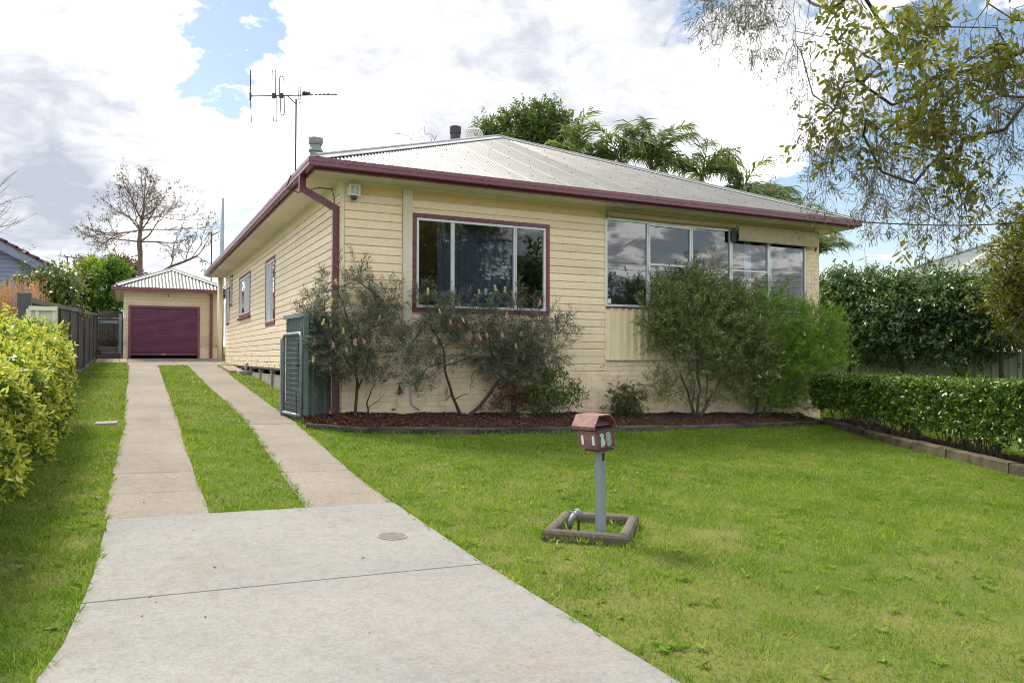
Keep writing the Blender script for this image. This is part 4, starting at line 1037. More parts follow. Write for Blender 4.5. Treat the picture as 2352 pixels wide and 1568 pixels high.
_tag(vp.build('drain_pipe', M['pvc'], org=tuple(q), smooth=True), 'grey bent drain pipe coming out under the side wall', 'pipe')
gl = empty('gully_grate', (q[0]-.05, q[1]-.05, q[2]), 'grey concrete drain surround on the grass below the side pipe', 'drain')
m_ = MB(); m_.bbox(q[0]-.24, q[0]+.14, q[1]-.42, q[1]-.34, q[2]-.05, q[2]+.09, .01); m_.bbox(q[0]-.24, q[0]-.16, q[1]-.335, q[1]+.2, q[2]-.05, q[2]+.09, .01); m_.bbox(q[0]-.155, q[0]+.14, q[1]+.12, q[1]+.2, q[2]-.05, q[2]+.09, .01); m_.build('surround', M['fibro'], gl)
# gas meter box half hidden behind the bright shrub
gm = empty('meter_box', (9.0, -.1, .1), 'grey meter box on a thin pipe behind the bottlebrush shrubs', 'meter')
mp = on_y(1740, 895, -.1); m_ = MB(); m_.bbox(mp[0]-.13, mp[0]+.13, -.18, -.04, mp[2]-.02, mp[2]+.33, .02); m_.build('casing', M['galvdark'], gm)
m_ = MB(); m_.tube([(mp[0]-.16, -.08, -.28), (mp[0]-.16, -.08, mp[2]+.1)], .025, 8); m_.build('pipe', M['pvc'], gm)

# ================================================================ front lawn furniture
# letterbox
LB = V3(.13, -7.22, 0); lg = float(gz(LB[0], LB[1]))
lb = empty('letterbox', (LB[0], LB[1], lg), 'faded pink and plum letterbox with peeling number 30 on a grey post', 'letterbox')
az = rad(68); ax_w = V3(math.sin(az), math.cos(az), 0); ax_d = V3(math.sin(az-math.pi/2), math.cos(az-math.pi/2), 0)
def lbp(u, d, z): return V3(.055, -7.30, 0)+ax_w*u+ax_d*d+V3(0, 0, z)   # u across the front, d to the back
m_ = MB(); ps = .0275; pc = V3(.150, -7.215, 0)
def rot_box(mb, c, hw, hd, z0, z1, lean=(0, 0)):
    lo = [c+ax_w*a*hw+ax_d*b*hd+V3(0, 0, z0) for a, b in ((-1, -1), (1, -1), (1, 1), (-1, 1))]
    hi = [c+ax_w*(a*hw+lean[0])+ax_d*(b*hd+lean[1])+V3(0, 0, z1) for a, b in ((-1, -1), (1, -1), (1, 1), (-1, 1))]
    mb.hexa(lo+hi)
rot_box(m_, pc, .0285, .0285, lg-.15, .325, (-.022, -.005)); m_.build('post', M['bluesteel'], lb)
m_ = MB(); rot_box(m_, pc-ax_w*.022-ax_d*.036, .013, .0025, .245, .30); m_.build('bolt_plate', M['rust'], lb)
m_ = MB(); rot_box(m_, pc-ax_w*.022, .10, .06, .318, .335); m_.build('bracket', M['rust'], lb)
TAP = .016   # the body leans: wider at the base of the front
bw_, bd_ = .245, .165; zb0, zb1 = .337, .470
m_ = MB()
b0 = [lbp(.010, 0, zb0-.002), lbp(bw_, 0, zb0+.006), lbp(bw_, bd_, zb0+.006), lbp(.010, bd_, zb0-.002)]
b1 = [lbp(-.012, 0, zb1-.004), lbp(bw_-.022, 0, zb1+.004), lbp(bw_-.022, bd_, zb1+.004), lbp(-.012, bd_, zb1-.004)]
m_.hexa(b0+b1); body = m_.build('box_body', [M['plum'], M['pink']], lb)
for p in body.data.polygons:
    n = p.normal
    if n.dot(Vector(tuple(-ax_w))) > .7: p.material_index = 1
# lid: hollow hip hood, open to the street
def lid():
    m_ = MB(); z0, z1, z2 = zb1+.006, zb1+.030, zb1+.112
    o = -.012
    prof = [(-.026+o, z0), (-.030+o, z1), (.022+o, z2), (bw_-.03+o-.04, z2+.004), (bw_+.012+o, z1+.006), (bw_+.010+o, z0+.004)]
    th = .008; n = len(prof)
    inner = [(prof[0][0]+th, z0), (prof[1][0]+th, z1), (prof[2][0]+th*.6, z2-th), (prof[3][0]-th*.6, z2+.004-th), (prof[4][0]-th, z1+.006), (prof[5][0]-th, z0+.004)]
    vs = []
    for d in (-.012, bd_+.03):
        for u, z in prof: vs.append(lbp(u, d, z))
        for u, z in inner: vs.append(lbp(u, d, z))
    fs = []; k = 2*n
    for i in range(n-1):
        fs.append((i, k+i, k+i+1, i+1)); fs.append((n+i, n+i+1, k+n+i+1, k+n+i)); fs.append((i, i+1, n+i+1, n+i)); fs.append((k+i, k+n+i, k+n+i+1, k+i+1))
    fs += [(0, n, k+n, k), (n-1, k+n-1, k+2*n-1, 2*n-1), (k+0, k+n-1, k+n-2, k+n-3, k+2, k+1)]
    m_.add(vs, fs); o_ = m_.build('lid', [M['pink'], M['pinktop'], M['plum']], lb)
    for p in o_.data.polygons:
        if p.normal.z > .8: p.material_index = 1
    for p in o_.data.polygons:
        c = sum((Vector(o_.data.vertices[i].co) for i in p.vertices), Vector())/len(p.vertices)
    m2 = MB(); m2.box(0, 0, 0, 0, 0, 0) if False else None
    # mail flap slanting inside the hood, and the dark slot under it
    q = [lbp(-.026, .012, z1+.004), lbp(bw_-.012, .012, z1+.008), lbp(bw_-.03, .075, z2-.012), lbp(-.0, .075, z2-.014)]
    m2.hexa([p-V3(0, 0, .004) for p in q]+q); m2.build('mail_flap', M['plum'], lb)
    m3 = MB(); q = [lbp(-.02, .02, z0), lbp(bw_-.02, .02, z0+.003), lbp(bw_-.02, bd_, z0+.003), lbp(-.02, bd_, z0)]
    m3.hexa([p-V3(0, 0, .005) for p in q]+[p+V3(0, 0, .012) for p in q]); m3.build('slot_shade', M['black'], lb)  # solid black block painted as the shade inside the mail opening
lid()
m_ = MB()
for u in (.03, .12, .20):
    m_.tube([lbp(u, bd_+.032, zb1+.02), lbp(u+.03, bd_+.032, zb1+.02)], .006, 6)
m_.build('hinge', M['rust'], lb)
m_ = MB()
for d in (.02, .08, .14):
    p = lbp(-.030, d, zb1+.018); m_.tube([p, p-ax_w*.014], .0045, 6)
for u in (.012, .215):
    for z in (zb0+.02, zb1-.02): p = lbp(u-.005, -.001, z); m_.tube([p, p-ax_d*.004], .004, 6)
m_.build('rivet', M['rust'], lb, kind='stuff')
m_ = MB(); q = [lbp(-.016, -.010, zb1-.004), lbp(bw_-.020, -.010, zb1+.004), lbp(bw_-.020, .004, zb1+.004), lbp(-.016, .004, zb1-.004)]
m_.hexa([p-V3(0, 0, .004) for p in q]+[p+V3(0, 0, .004) for p in q]); m_.build('slot_lip', M['plum'], lb)
def front_uv(u, v):   # on the sloping front face: u across 0..1, v up 0..1
    a = b0[0]*(1-u)+b0[1]*u; b = b1[0]*(1-u)+b1[1]*u; return a*(1-v)+b*v
nf = unit(np.cross(b0[1]-b0[0], b1[0]-b0[0]))
def face_shape(poly, name, mat, th=.0022, label=None):
    m_ = MB(); m_.prism([front_uv(*p) for p in poly], nf*.0003, nf*th); return m_.build(name, mat, lb, label=label)
three = [(.20, .79), (.27, .84), (.33, .86), (.385, .78), (.40, .66), (.36, .56), (.42, .48), (.455, .34), (.43, .20), (.36, .10), (.29, .07), (.22, .10), (.20, .22), (.235, .34), (.215, .46), (.26, .58), (.255, .66), (.19, .70)]
face_shape(three, 'number_digit', M['mint'], .0022, 'painted over figure 3 in peeling mint paint')
def ring(cu, cv, ru, rv, n=22, wob=0): return [(cu+ru*(1+wob*math.sin(k*2.7))*math.copysign(abs(math.cos(2*math.pi*k/n))**.75, math.cos(2*math.pi*k/n)), cv+rv*(1+wob*math.sin(k*3.1))*math.copysign(abs(math.sin(2*math.pi*k/n))**.9, math.sin(2*math.pi*k/n))) for k in range(n)]
face_shape(ring(.665, .47, .135, .40, 26, .07), 'number_backing', M['mint'], .0018)
m_ = MB()
for (s, t) in ((.105, .34), (.060, .24)):
    rr = ring(.66, .47, s, t); ri = ring(.66, .47, s-.022, t-.05); n = len(rr)
    vs = [front_uv(*p)+nf*.0035 for p in rr]+[front_uv(*p)+nf*.0035 for p in ri]+[front_uv(*p)+nf*.001 for p in rr]+[front_uv(*p)+nf*.001 for p in ri]
    fs = []
    for i in range(n): j = (i+1) % n; fs += [(i, j, n+j, n+i), (2*n+i, 2*n+j, j, i), (n+i, n+j, 3*n+j, 3*n+i)]
    m_.add(vs, fs)
m_.build('number_digit', M['bluesteel'], lb, label='grey figure 0 over the peeling paint')
for d0 in (.028, .125):
    m_ = MB(); nl = -ax_w
    lo = lambda d, v: (b0[0]*(1-d/bd_)+b0[3]*(d/bd_))*(1-v)+(b1[0]*(1-d/bd_)+b1[3]*(d/bd_))*v
    q = [lo(d0-.010, .22), lo(d0+.010, .22), lo(d0+.010, .74), lo(d0-.010, .74)]
    m_.hexa([p+nl*.0005 for p in q]+[p+nl*.0025 for p in q]); m_.build('sticker', M['white'], lb)
# concrete kerb frame round the letterbox foot
K = [V3(-.31, -7.13, 0), V3(.22, -7.47, 0), V3(.70, -6.93, 0), V3(.18, -6.60, 0)]
kf = empty('kerb_frame', (.2, -7.03, float(gz(.2, -7.03))), 'square of rounded mossy concrete kerbs round the letterbox post', 'kerb')
cenK = sum(K)/4
for i in range(4):
    a, b = K[i], K[(i+1) % 4]; t = unit(b-a); n = V3(t[1], -t[0], 0); w = .085; m_ = MB()
    def zt(p): return float(gz(p[0], p[1]))
    prof = [(0, -.06), (0, .055), (.012, .072), (.03, .080), (.055, .080), (.075, .070), (.085, .05), (.085, -.06)]
    vs = []
    for (p, cut) in ((a, 1), (b, -1)):
        for o, z in prof: q = p-n*o+t*cut*o*.98; vs.append((q[0], q[1], zt(q)+z))
    k = len(prof); m_.add(vs, [tuple(range(k)), tuple(reversed(range(k, 2*k)))]+[(j, k+j, k+(j+1) % k, (j+1) % k) for j in range(k)])
    m_.build('kerb', M['kerb'], kf)
m_ = MB(); qs = [cenK+(k_-cenK)*.86 for k_ in K]; m_.add([(p[0], p[1], float(gz(p[0], p[1]))+.004) for p in qs], [(0, 1, 2, 3)]); m_.build('soil', M['soil'], kf)
wt = empty('water_tap', (-.03, -7.1, float(gz(0, -7.1))), 'dark bent water pipe with a pale fitting inside the kerb frame', 'tap')
wg = float(gz(0, -7.1)); m_ = MB(); m_.tube([(-.055, -7.10, wg-.02), (-.05, -7.10, wg+.09)], .012, 8); m_.build('riser', M['rust'], wt)
m_ = MB(); m_.tube([(-.05, -7.10, wg+.08), (-.045, -7.10, wg+.125), (-.02, -7.095, wg+.15), (.005, -7.09, wg+.158)], [.018, .02, .024, .026], 10); m_.build('elbow', M['galvdark'], wt, smooth=True)
m_ = MB(); m_.tube([(.0, -7.09, wg+.156), (.012, -7.088, wg+.160), (.014, -7.088, wg+.160), (.035, -7.084, wg+.168), (.037, -7.084, wg+.168), (.048, -7.08, wg+.172)], [.028, .032, .040, .040, .030, .024], 12); m_.build('valve_body', M['galvdark'], wt, smooth=False)
m_ = MB(); m_.tube([(.016, -7.0875, wg+.1605), (.024, -7.086, wg+.1635)], .0415, 12); m_.tube([(.046, -7.08, wg+.172), (.056, -7.08, wg+.175)], .018, 8); m_.build('collar', M['galv'], wt)
m_ = MB(); m_.tube([(.047, -7.06, wg-.02), (.047, -7.065, wg+.15)], .010, 8); m_.build('riser', M['rust'], wt)
# round inspection cover in the concrete
ic = V3(-1.325, -6.79, 0); ig = float(gz(ic[0], ic[1]))+.021
iv = empty('inspection_cover', (ic[0], ic[1], ig), 'round steel inspection cover set in the pale concrete driveway', 'cover')
def disc(r0, r1, z, th, n=36):
    m_ = MB(); vs = []
    for k in range(n):
        th_ = 2*math.pi*k/n
        for r in (r0, r1):
            x, y = ic[0]+r*math.cos(th_), ic[1]+r*math.sin(th_); vs.append((x, y, float(gz(x, y))+.02+z)); 
    if r0 > 0: m_.add(vs, [(2*i, 2*i+1, 2*((i+1) % n)+1, 2*((i+1) % n)) for i in range(n)])
    else: m_.add(vs[1::2], [tuple(range(n))])
    return m_
disc(.098, .107, .005, .01).build('rim', M['capping'], iv); disc(0, .098, .0042, .01).build('lid', plain('cover_steel', (.19, .165, .15), (.13, .115, .11), 25, .55, .3, bump=.2), iv)
# low slab in the verge by the left strip
vs_ = empty('valve_cover', (-3.17, -.15, float(gz(-3.2, -.15))), 'small grey concrete valve cover beside the left wheel strip', 'cover')
m_ = MB(); g = float(gz(-3.25, -.15)); m_.bbox(-3.40, -3.13, -.30, .05, g-.05, g+.022, .006); m_.build('cover', M['fibro'], vs_)

# ================================================================ garden beds
def edging(path, lens, h, w, mat, name, label, cat, piece, parent_z=0):
    path = [np.array(p, float) for p in path]; segs = []; e = empty(name, (*path[0], float(gz(*path[0]))), label, cat)
    seglen = [np.linalg.norm(b-a) for a, b in zip(path[:-1], path[1:])]; tot = sum(seglen)
    def P(s):
        for (a, b, l) in zip(path[:-1], path[1:], seglen):
            if s <= l or b is path[-1]: return a+(b-a)*s/l, unit(b-a)
            s -= l
    s = 0; i = 0
    while s < tot-.1:
        l = lens[i % len(lens)]; e_ = min(s+l, tot); a, ta = P(s+.008); b, tb = P(e_-.008); t = unit(b-a); n = np.array([t[1], -t[0]])
        hh = h+random.uniform(-.012, .012); off = random.uniform(-.012, .012); vs = []; m_ = MB(); K_ = 6
        for k in range(K_+1):
            p = a+(b-a)*k/K_; g = float(gz(*p)); jj = lambda: random.uniform(-.006, .006)
            for o, z in ((off, -.05), (off-.004+jj(), hh-.015), (off-.02+jj(), hh+jj()), (off-w+.015, hh+jj()), (off-w, hh-.02), (off-w, -.05)):
                q = p+n*o; vs.append((q[0], q[1], g+z))
        fs = [tuple(range(6)), tuple(reversed(range(K_*6, K_*6+6)))]
        for k in range(K_):
            for j in range(6): fs.append((k*6+j, (k+1)*6+j, (k+1)*6+(j+1) % 6, k*6+(j+1) % 6))
        m_.add(vs, fs); c = (a+b)/2; m_.build(piece, mat, e, org=(c[0], c[1], float(gz(*c)))); s = e_; i += 1
    return e
BED_EDGE = [(-.74, -.95), (-.05, -1.48), (.9, -1.70), (2.6, -1.74), (4.4, -1.68), (6.6, -1.50), (9.47, -1.14)]
edging(BED_EDGE, [.95, 1.6, 2.1, 1.35, 1.9, 2.4], .085, .10, M['sleeper'], 'bed_edging', 'row of weathered dark sleepers edging the mulch bed', 'edging', 'sleeper')
HEDGE_EDGE = [(9.50, -1.0), (9.05, -1.75), (8.31, -3.05), (7.72, -4.6), (7.11, -6.24), (6.75, -7.6), (6.6, -9.0)]
edging(HEDGE_EDGE, [1.2, .9, 1.4, .8], .14, .16, M['mossy'], 'hedge_edging', 'mossy block edging under the clipped hedge', 'edging', 'block')
def mulch_mat(dry=0):
    t = NT('bark_mulch'); a = t.n('ShaderNodeAttribute', attribute_name='rnd', attribute_type='GEOMETRY').outputs['Fac']
    col = t.ramp(a, [(0, (.022, .012, .009)), (.4, (.075, .032, .02)), (.8, (.15, .068, .042)), (1, (.28, .17, .11))])
    return t.done(t.bsdf(col, .9, 0, .15))
M['mulch'] = mulch_mat(); M['mulch_base'] = plain('mulch_base', (.06, .028, .018), (.022, .012, .009), 30, .95, bump=.9, bscale=45)
def bed_surface(poly_front, back, name, label, hfun, n_chips, seed):
    """a strip of ground between two polylines with the same number of points; plus loose chips lying on it."""
    A = np.array(poly_front); B = np.array(back); nu, nv = 70, 9; vs = []
    def lerp(poly, t): f = t*(len(poly)-1); i = min(int(f), len(poly)-2); return poly[i]+(poly[i+1]-poly[i])*(f-i)
    def H(p, v): return float(gz(*p))+hfun(p, v)
    for i in range(nu+1):
        a, b = lerp(A, i/nu), lerp(B, i/nu)
        for j in range(nv+1): p = a+(b-a)*j/nv; vs.append((p[0], p[1], H(p, j/nv)))
    fs = [(i*(nv+1)+j, (i+1)*(nv+1)+j, (i+1)*(nv+1)+j+1, i*(nv+1)+j+1) for i in range(nu) for j in range(nv)]
    m_ = MB(); m_.add(vs, fs); bed = m_.build(name, M['mulch_base'], kind='structure', smooth=True)
    r = np.random.default_rng(seed); U = r.random(n_chips); Vv = r.random(n_chips); P = np.zeros((n_chips, 4, 3)); C_ = np.zeros((n_chips, 3))
    for k in range(n_chips):
        a, b = lerp(A, U[k]), lerp(B, U[k]); p = a+(b-a)*Vv[k]; C_[k] = (p[0], p[1], H(p, Vv[k])+r.random()*.012)
    d = unit(np.stack([r.normal(size=n_chips), r.normal(size=n_chips), r.normal(size=n_chips)*.35], 1)); up = unit(np.stack([r.normal(size=n_chips)*.6, r.normal(size=n_chips)*.6, np.ones(n_chips)], 1)); s = unit(np.cross(d, up))
    l = r.uniform(.012, .04, n_chips)[:, None]; w = r.uniform(.004, .012, n_chips)[:, None]
    P[:, 0] = C_-d*l/2-s*w; P[:, 1] = C_+d*l/2-s*w*.6; P[:, 2] = C_+d*l/2+s*w*.8; P[:, 3] = C_-d*l/2+s*w
    quads_mesh('bark_chips', P, r.random(n_chips), M['mulch'], bed, kind='stuff')
wob = lambda p: .012*math.sin(p[0]*5.1+p[1]*3)+.01*math.sin(p[0]*11+p[1]*7)
bed_surface([(-.70, -.88), (-.03, -1.40), (.9, -1.62), (2.6, -1.66), (4.4, -1.60), (6.6, -1.42), (9.43, -1.06)], [(-.70, -.5), (-.1, .02), (.9, .0), (2.6, .0), (4.4, .0), (6.6, .0), (9.9, .0)], 'mulch_bed', '', lambda p, v: .045+.085*v+wob(p), 17000, 3)
bed_surface([(9.62, -.95), (9.17, -1.7), (8.43, -3.0), (7.84, -4.55), (7.23, -6.2), (6.87, -7.55), (6.72, -9.0)], [(10.9, -.6), (10.5, -1.3), (9.75, -2.6), (9.1, -4.2), (8.5, -5.9), (8.1, -7.3), (8.0, -9.0)], 'hedge_bed', '', lambda p, v: .085-.02*v+wob(p), 9000, 5)

# ================================================================ neighbours
def ribbed(a0, a1, b0, b1, n, amp, name, mat, parent, under=.05):
    a0, a1, b0, b1 = map(lambda p: np.asarray(p, float), (a0, a1, b0, b1)); nr = unit(np.cross(a1-a0, b0-a0)); nr = nr if nr[2] > 0 else -nr; vs = []
    for i in range(n*4+1):
        t = i/(n*4); o = nr*amp*math.cos(2*math.pi*t*n); vs += [a0+(a1-a0)*t+o, b0+(b1-b0)*t+o]
    k = len(vs); vs += [a0-nr*under, b0-nr*under, a1-nr*under, b1-nr*under]
    m_ = MB(); m_.add(vs, [(2*i, 2*i+2, 2*i+3, 2*i+1) for i in range(n*4)]+[(k, k+1, k+3, k+2)]); return m_.build(name, mat, parent)
def blue_house():
    y0 = 23.0; E_ = on_y(184.5, 645, y0); T_ = on_y(0, 549, y0); sl = (T_[2]-E_[2])/(E_[0]-T_[0]); half = 6.4
    R_ = V3(E_[0]-half, y0, E_[2]+half*sl); g = float(gz(-6, 23))
    nh = empty('neighbour_house', (E_[0]-half, y0, g), 'blue weatherboard house with a purple tiled gable beyond the charcoal fence', 'house')
    m_ = MB(); m_.prism([V3(E_[0]-.45, 0, g-.3), V3(E_[0]-.45, 0, E_[2]+.45*sl-.35), V3(R_[0], 0, R_[2]-.35), V3(E_[0]-2*half+.45, 0, E_[2]+.45*sl-.35), V3(E_[0]-2*half+.45, 0, g-.3)], (0, y0+.35, 0), (0, y0+12, 0)); m_.build('wall', M['blueboard'], nh)
    z = g+.3; k = 0
    while z < R_[2]-.4:
        if z > E_[2]-1.3:
            zt = z+.165; xr = min(E_[0]-.47, E_[0]-(z+.30-E_[2])/sl) if z > E_[2]+.45*sl-.35-.1 else E_[0]-.47
            xl = max(2*R_[0]-xr, R_[0]-half)
            if xr-xl > .2:
                m_ = MB(); m_.prism([V3(0, -o, q) for o, q in ((.0, z), (.028, z), (.028, zt-.03), (.008, zt-.002), (.0, zt-.002))], (xl, y0+.349, 0), (xr, y0+.349, 0)); m_.build('weatherboard', M['blueboard'], nh, org=((xl+xr)/2, y0+.35, z))
        z += .168
    d = unit(E_-R_); n = unit(V3(sl, 0, 1))
    m_ = MB(); q = [E_-n*.36, R_-V3(0, 0, .42), R_-V3(0, 0, .03), E_-n*.04]; m_.hexa([q[0]+V3(0, .0, 0), q[1]+V3(0, .0, 0), q[1]+V3(0, .06, 0), q[0]+V3(0, .06, 0), q[3], q[2], q[2]+V3(0, .06, 0), q[3]+V3(0, .06, 0)]); m_.build('barge_board', M['blueboard'], nh)
    m_ = MB(); m_.hexa([E_-n*.05, R_-n*.05, R_-n*.05+V3(0, 12.3, 0), E_-n*.05+V3(0, 12.3, 0), E_+n*.0, R_+n*.0, R_+n*.0+V3(0, 12.3, 0), E_+n*.0+V3(0, 12.3, 0)]); rf = m_.build('roof', M['tile'], nh)
    m_ = MB(); F_ = V3(2*R_[0]-E_[0], y0, E_[2]); n2 = unit(V3(-sl, 0, 1)); m_.hexa([R_-n2*.05, F_-n2*.05, F_-n2*.05+V3(0, 12.3, 0), R_-n2*.05+V3(0, 12.3, 0), R_, F_, F_+V3(0, 12.3, 0), R_+V3(0, 12.3, 0)]); m_.build('roof', M['tile'], nh)
    L_ = np.linalg.norm(E_-R_); s = 0; tl = .40
    for s in np.arange(0, L_-.3, tl):
        a = R_+d*s; b = R_+d*(s+tl+.05); m_ = MB()
        up0, up1 = n*.02, n*.055
        w0, w1 = V3(0, -.05, 0), V3(0, .28, 0)
        m_.hexa([a+w0-n*.06, b+w0-n*.04, b+w1-n*.04, a+w1-n*.06, a+w0+n*.025, b+w0+n*.075, b+w1+n*.075, a+w1+n*.025]); m_.build('verge_tile', M['tile'], rf)
    m_ = MB(); m_.bbox(E_[0]-.02, E_[0]+.10, y0-.02, y0+12, E_[2]-.12, E_[2]+.0, .02); m_.build('gutter', plain('tan_gutter', (.42, .36, .26), (.34, .29, .2), 4, .5), nh)
    m_ = MB(); m_.box(E_[0]-.45, E_[0]-.02, y0+.05, y0+12, E_[2]-.16, E_[2]-.14); m_.build('soffit_panel', M['fence_dark'], nh)
blue_house()
def green_roof_house():
    E_ = at(2008, 645, 34); R_ = at(2322, 545, 37); g = 0.0
    nh = empty('neighbour_house', (E_[0]+4, E_[1], 0), 'grey green metal roofed house with a pale gable beyond the dark shrubs', 'house')
    E2 = at(2560, 760, 27); E2[2] = E_[2]; R2 = at(2600, 560, 36); R2[2] = R_[2]
    ribbed(E_, E2, R_, R2, 44, .02, 'roof', M['brownroof'], nh)
    Bk = E_+(R_-E_)*V3(2, 2, 0)+V3(0, 0, 0)
    m_ = MB(); m_.add([R_-V3(0, 0, .02), R2-V3(0, 0, .02), V3(R2[0]+5, R2[1]+9, E_[2]), V3(Bk[0]-3, Bk[1]+6, E_[2]), E_-V3(0, 0, .02)], [(0, 1, 2, 3), (0, 3, 4)]); m_.build('roof', M['brownroof'], nh)
    m_ = MB(); m_.tube([E_+V3(0, 0, .03), R_+V3(0, 0, .05), R2+V3(0, 0, .05)], .07, 6); m_.build('hip_capping', M['brownroof'], nh)
    a = E_+V3(.7, -.1, -.25); b = E2+V3(.3, .7, -.25); b[2] = a[2]
    m_ = MB(); m_.hexa([V3(a[0], a[1], -.5), V3(b[0], b[1], -.5), V3(b[0]+4, b[1]+7, -.5), V3(a[0]+4, a[1]+7, -.5), a, b, b+V3(4, 7, 0), a+V3(4, 7, 0)]); m_.build('wall', M['palebarge'], nh)
    # nearer wing with a pale barge
    v0 = at(2180, 642, 30.5); v1 = at(2336, 562, 33.5); r0 = at(2480, 700, 26); r0[2] = v0[2]-.1; r1 = at(2560, 580, 30); r1[2] = v1[2]
    ribbed(v0, r0, v1, r1, 26, .02, 'roof', M['brownroof'], nh)
    m_ = MB(); up = V3(0, 0, 1); tk = V3(-.05, .12, 0); d = .16; q = [v0-up*.12, v1-up*.02, v1+up*.60, v0+up*.06]
    m_.hexa([q[0], q[1], q[1]+tk, q[0]+tk, q[3], q[2], q[2]+tk, q[3]+tk]); m_.build('barge_board', M['palebarge'], nh)
    m_ = MB(); m_.hexa([V3(v0[0]+.3, v0[1]-.2, -.5), V3(r0[0], r0[1]+.4, -.5), V3(r0[0]+2, r0[1]+4, -.5), V3(v0[0]+2, v0[1]+4, -.5), V3(v0[0]+.3, v0[1]-.2, v0[2]-.25), V3(r0[0], r0[1]+.4, v0[2]-.25), V3(r0[0]+2, r0[1]+4, v0[2]-.25), V3(v0[0]+2, v0[1]+4, v0[2]-.25)]); m_.build('wall', M['palebarge'], nh)
green_roof_house()
# far masts and poles
def far_antenna(dx, dytop, depth, ba, bb, label):
    t = at(dx, dytop, depth); b = V3(t[0], t[1], float(gz(t[0], t[1]))); antenna(tuple(b), t[2], label, at(*ba, depth), at(*bb, depth-.3), None, False, .03)
far_antenna(154.5, 589, 44, (136, 588), (176, 592), 'distant thin antenna left of the bare tree')
far_antenna(486, 533, 40, (483, 541), (508, 531), 'distant antenna mast beside the grey pole behind the garage')
p = at(511, 455, 30); g = float(gz(p[0], p[1])); m_ = MB(); m_.tube([(p[0], p[1], g-.2), (p[0], p[1], p[2])], [.085, .075], 12)
_tag(m_.build('steel_pole', M['bluesteel'], org=(p[0], p[1], g), smooth=True), 'tall plain grey pole rising behind the garage and eave', 'pole')
# service cable from the gutter corner
a = V3(XR+EX, -EY, 3.93); b = at(2700, 452, 15.5); pts = [a+(b-a)*t+V3(0, 0, -.55*math.sin(math.pi*t)*.5) for t in np.linspace(0, 1, 13)]
pl = empty('power_pole', (b[0], b[1], float(gz(b[0], b[1]))), 'brown timber power pole holding the house service cable', 'pole')
m_ = MB(); m_.tube([(b[0], b[1], float(gz(b[0], b[1]))-.3), (b[0], b[1], b[2]+.6)], [.14, .11], 10); m_.build('post', M['bark'], pl)
m_ = MB(); m_.bbox(b[0]-.7, b[0]+.7, b[1]-.05, b[1]+.05, b[2]+.2, b[2]+.3, .01); m_.build('crossarm', M['bark'], pl)
m_ = MB(); m_.tube(pts, .014, 6); _tag(m_.build('service_cable', M['black'], org=tuple(a)), 'black service cable running from the gutter corner to the right', 'cable')
# street wires behind the camera, seen mirrored in the windows
for i, (y, z) in enumerate(((-17.0, 6.9), (-17.0, 6.6), (-17.0, 6.3), (-17.0, 6.0))):
    x0, x1 = -14., 44.; pts = [(x0+(x1-x0)*t, y, z+gz(0, -15)-1.3*math.sin(math.pi*t)*.7) for t in np.linspace(0, 1, 25)]
    m_ = MB(); m_.tube(pts, .011, 4); _tag(m_.build('power_line', M['black'], org=pts[0]), ('topmost', 'second', 'third', 'lowest')[i]+' power line mirrored in the sunroom windows', 'wire', 'street power lines')
for x, lab in ((-14., 'timber street pole at the near end of the power lines'), (44., 'timber street pole at the far end of the power lines')):
    m_ = MB(); g = float(gz(x, -17)); m_.tube([(x, -17.0, g-.3), (x, -17.0, g+8.0)], [.15, .12], 8); _tag(m_.build('power_pole', M['bark'], org=(x, -17., g)), lab, 'pole')

# ================================================================ vegetation
def perp(D):
    a = np.where(np.abs(D[:, 2:3]) < .9, np.array([[0, 0, 1.]]), np.array([[1., 0, 0]])); U = unit(np.cross(D, a)); return U, np.cross(D, U)
def sprigs(O, D, k, tl, L, W, ang=50, jit=.25, droop=0., curve=0., upn=.6, tip=.25, rs=None, planar=False, lv=.25):
    """leafy twigs: O,D (N,3) twig foot and direction, k leaves along each; returns leaf quads and a random per leaf."""
    r = rs or RNG; N = len(O); O = np.asarray(O, float); D = unit(D)
    tl = np.broadcast_to(np.asarray(tl, float), (N,))
    U, V = perp(D); t = (np.arange(k)+.6)/k
    B = O[:, None]+D[:, None]*(tl[:, None, None]*t[None, :, None])
    B[:, :, 2] -= droop*(t**2)[None]*tl[:, None]
    Dl = np.repeat(D[:, None], k, 1).copy(); Dl[:, :, 2] -= 2*droop*t[None]; Dl = unit(Dl)
    ph0 = r.random((N, 1))*6.283
    ph = ph0+np.arange(k)[None]*(math.pi if planar else 2.4)+r.normal(size=(N, k))*.25
    a = np.radians(ang)*(1+r.normal(size=(N, k))*.18)
    ld = Dl*np.cos(a)[..., None]+(U[:, None]*np.cos(ph)[..., None]+V[:, None]*np.sin(ph)[..., None])*np.sin(a)[..., None]+r.normal(size=(N, k, 3))*jit
    ld[..., 2] -= curve; ld = unit(ld)
    nr = np.array([0, 0, upn])+r.normal(size=(N, k, 3))*.55
    s = unit(np.cross(ld, nr)); l = L*(1+lv*1.3*r.normal(size=(N, k, 1))).clip(.4, 1.8); w = W*(1+.2*r.normal(size=(N, k, 1))).clip(.5, 1.6)
    n2 = unit(np.cross(s, ld)); mid = B+ld*l*.45-n2*w*.12
    if W/L > .3:
        m1 = B+ld*l*.28-n2*w*.10; m2 = B+ld*l*.66-n2*w*.10
        P = np.stack([B, m1+s*w*.40, m2+s*w*.44, B+ld*l-n2*l*.10, m2-s*w*.44, m1-s*w*.40], 2).reshape(-1, 6, 3)
    else: P = np.stack([B, mid+s*w/2, B+ld*l, mid-s*w/2], 2).reshape(-1, 4, 3)
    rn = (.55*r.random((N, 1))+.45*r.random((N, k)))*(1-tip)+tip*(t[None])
    return P, rn.ravel()
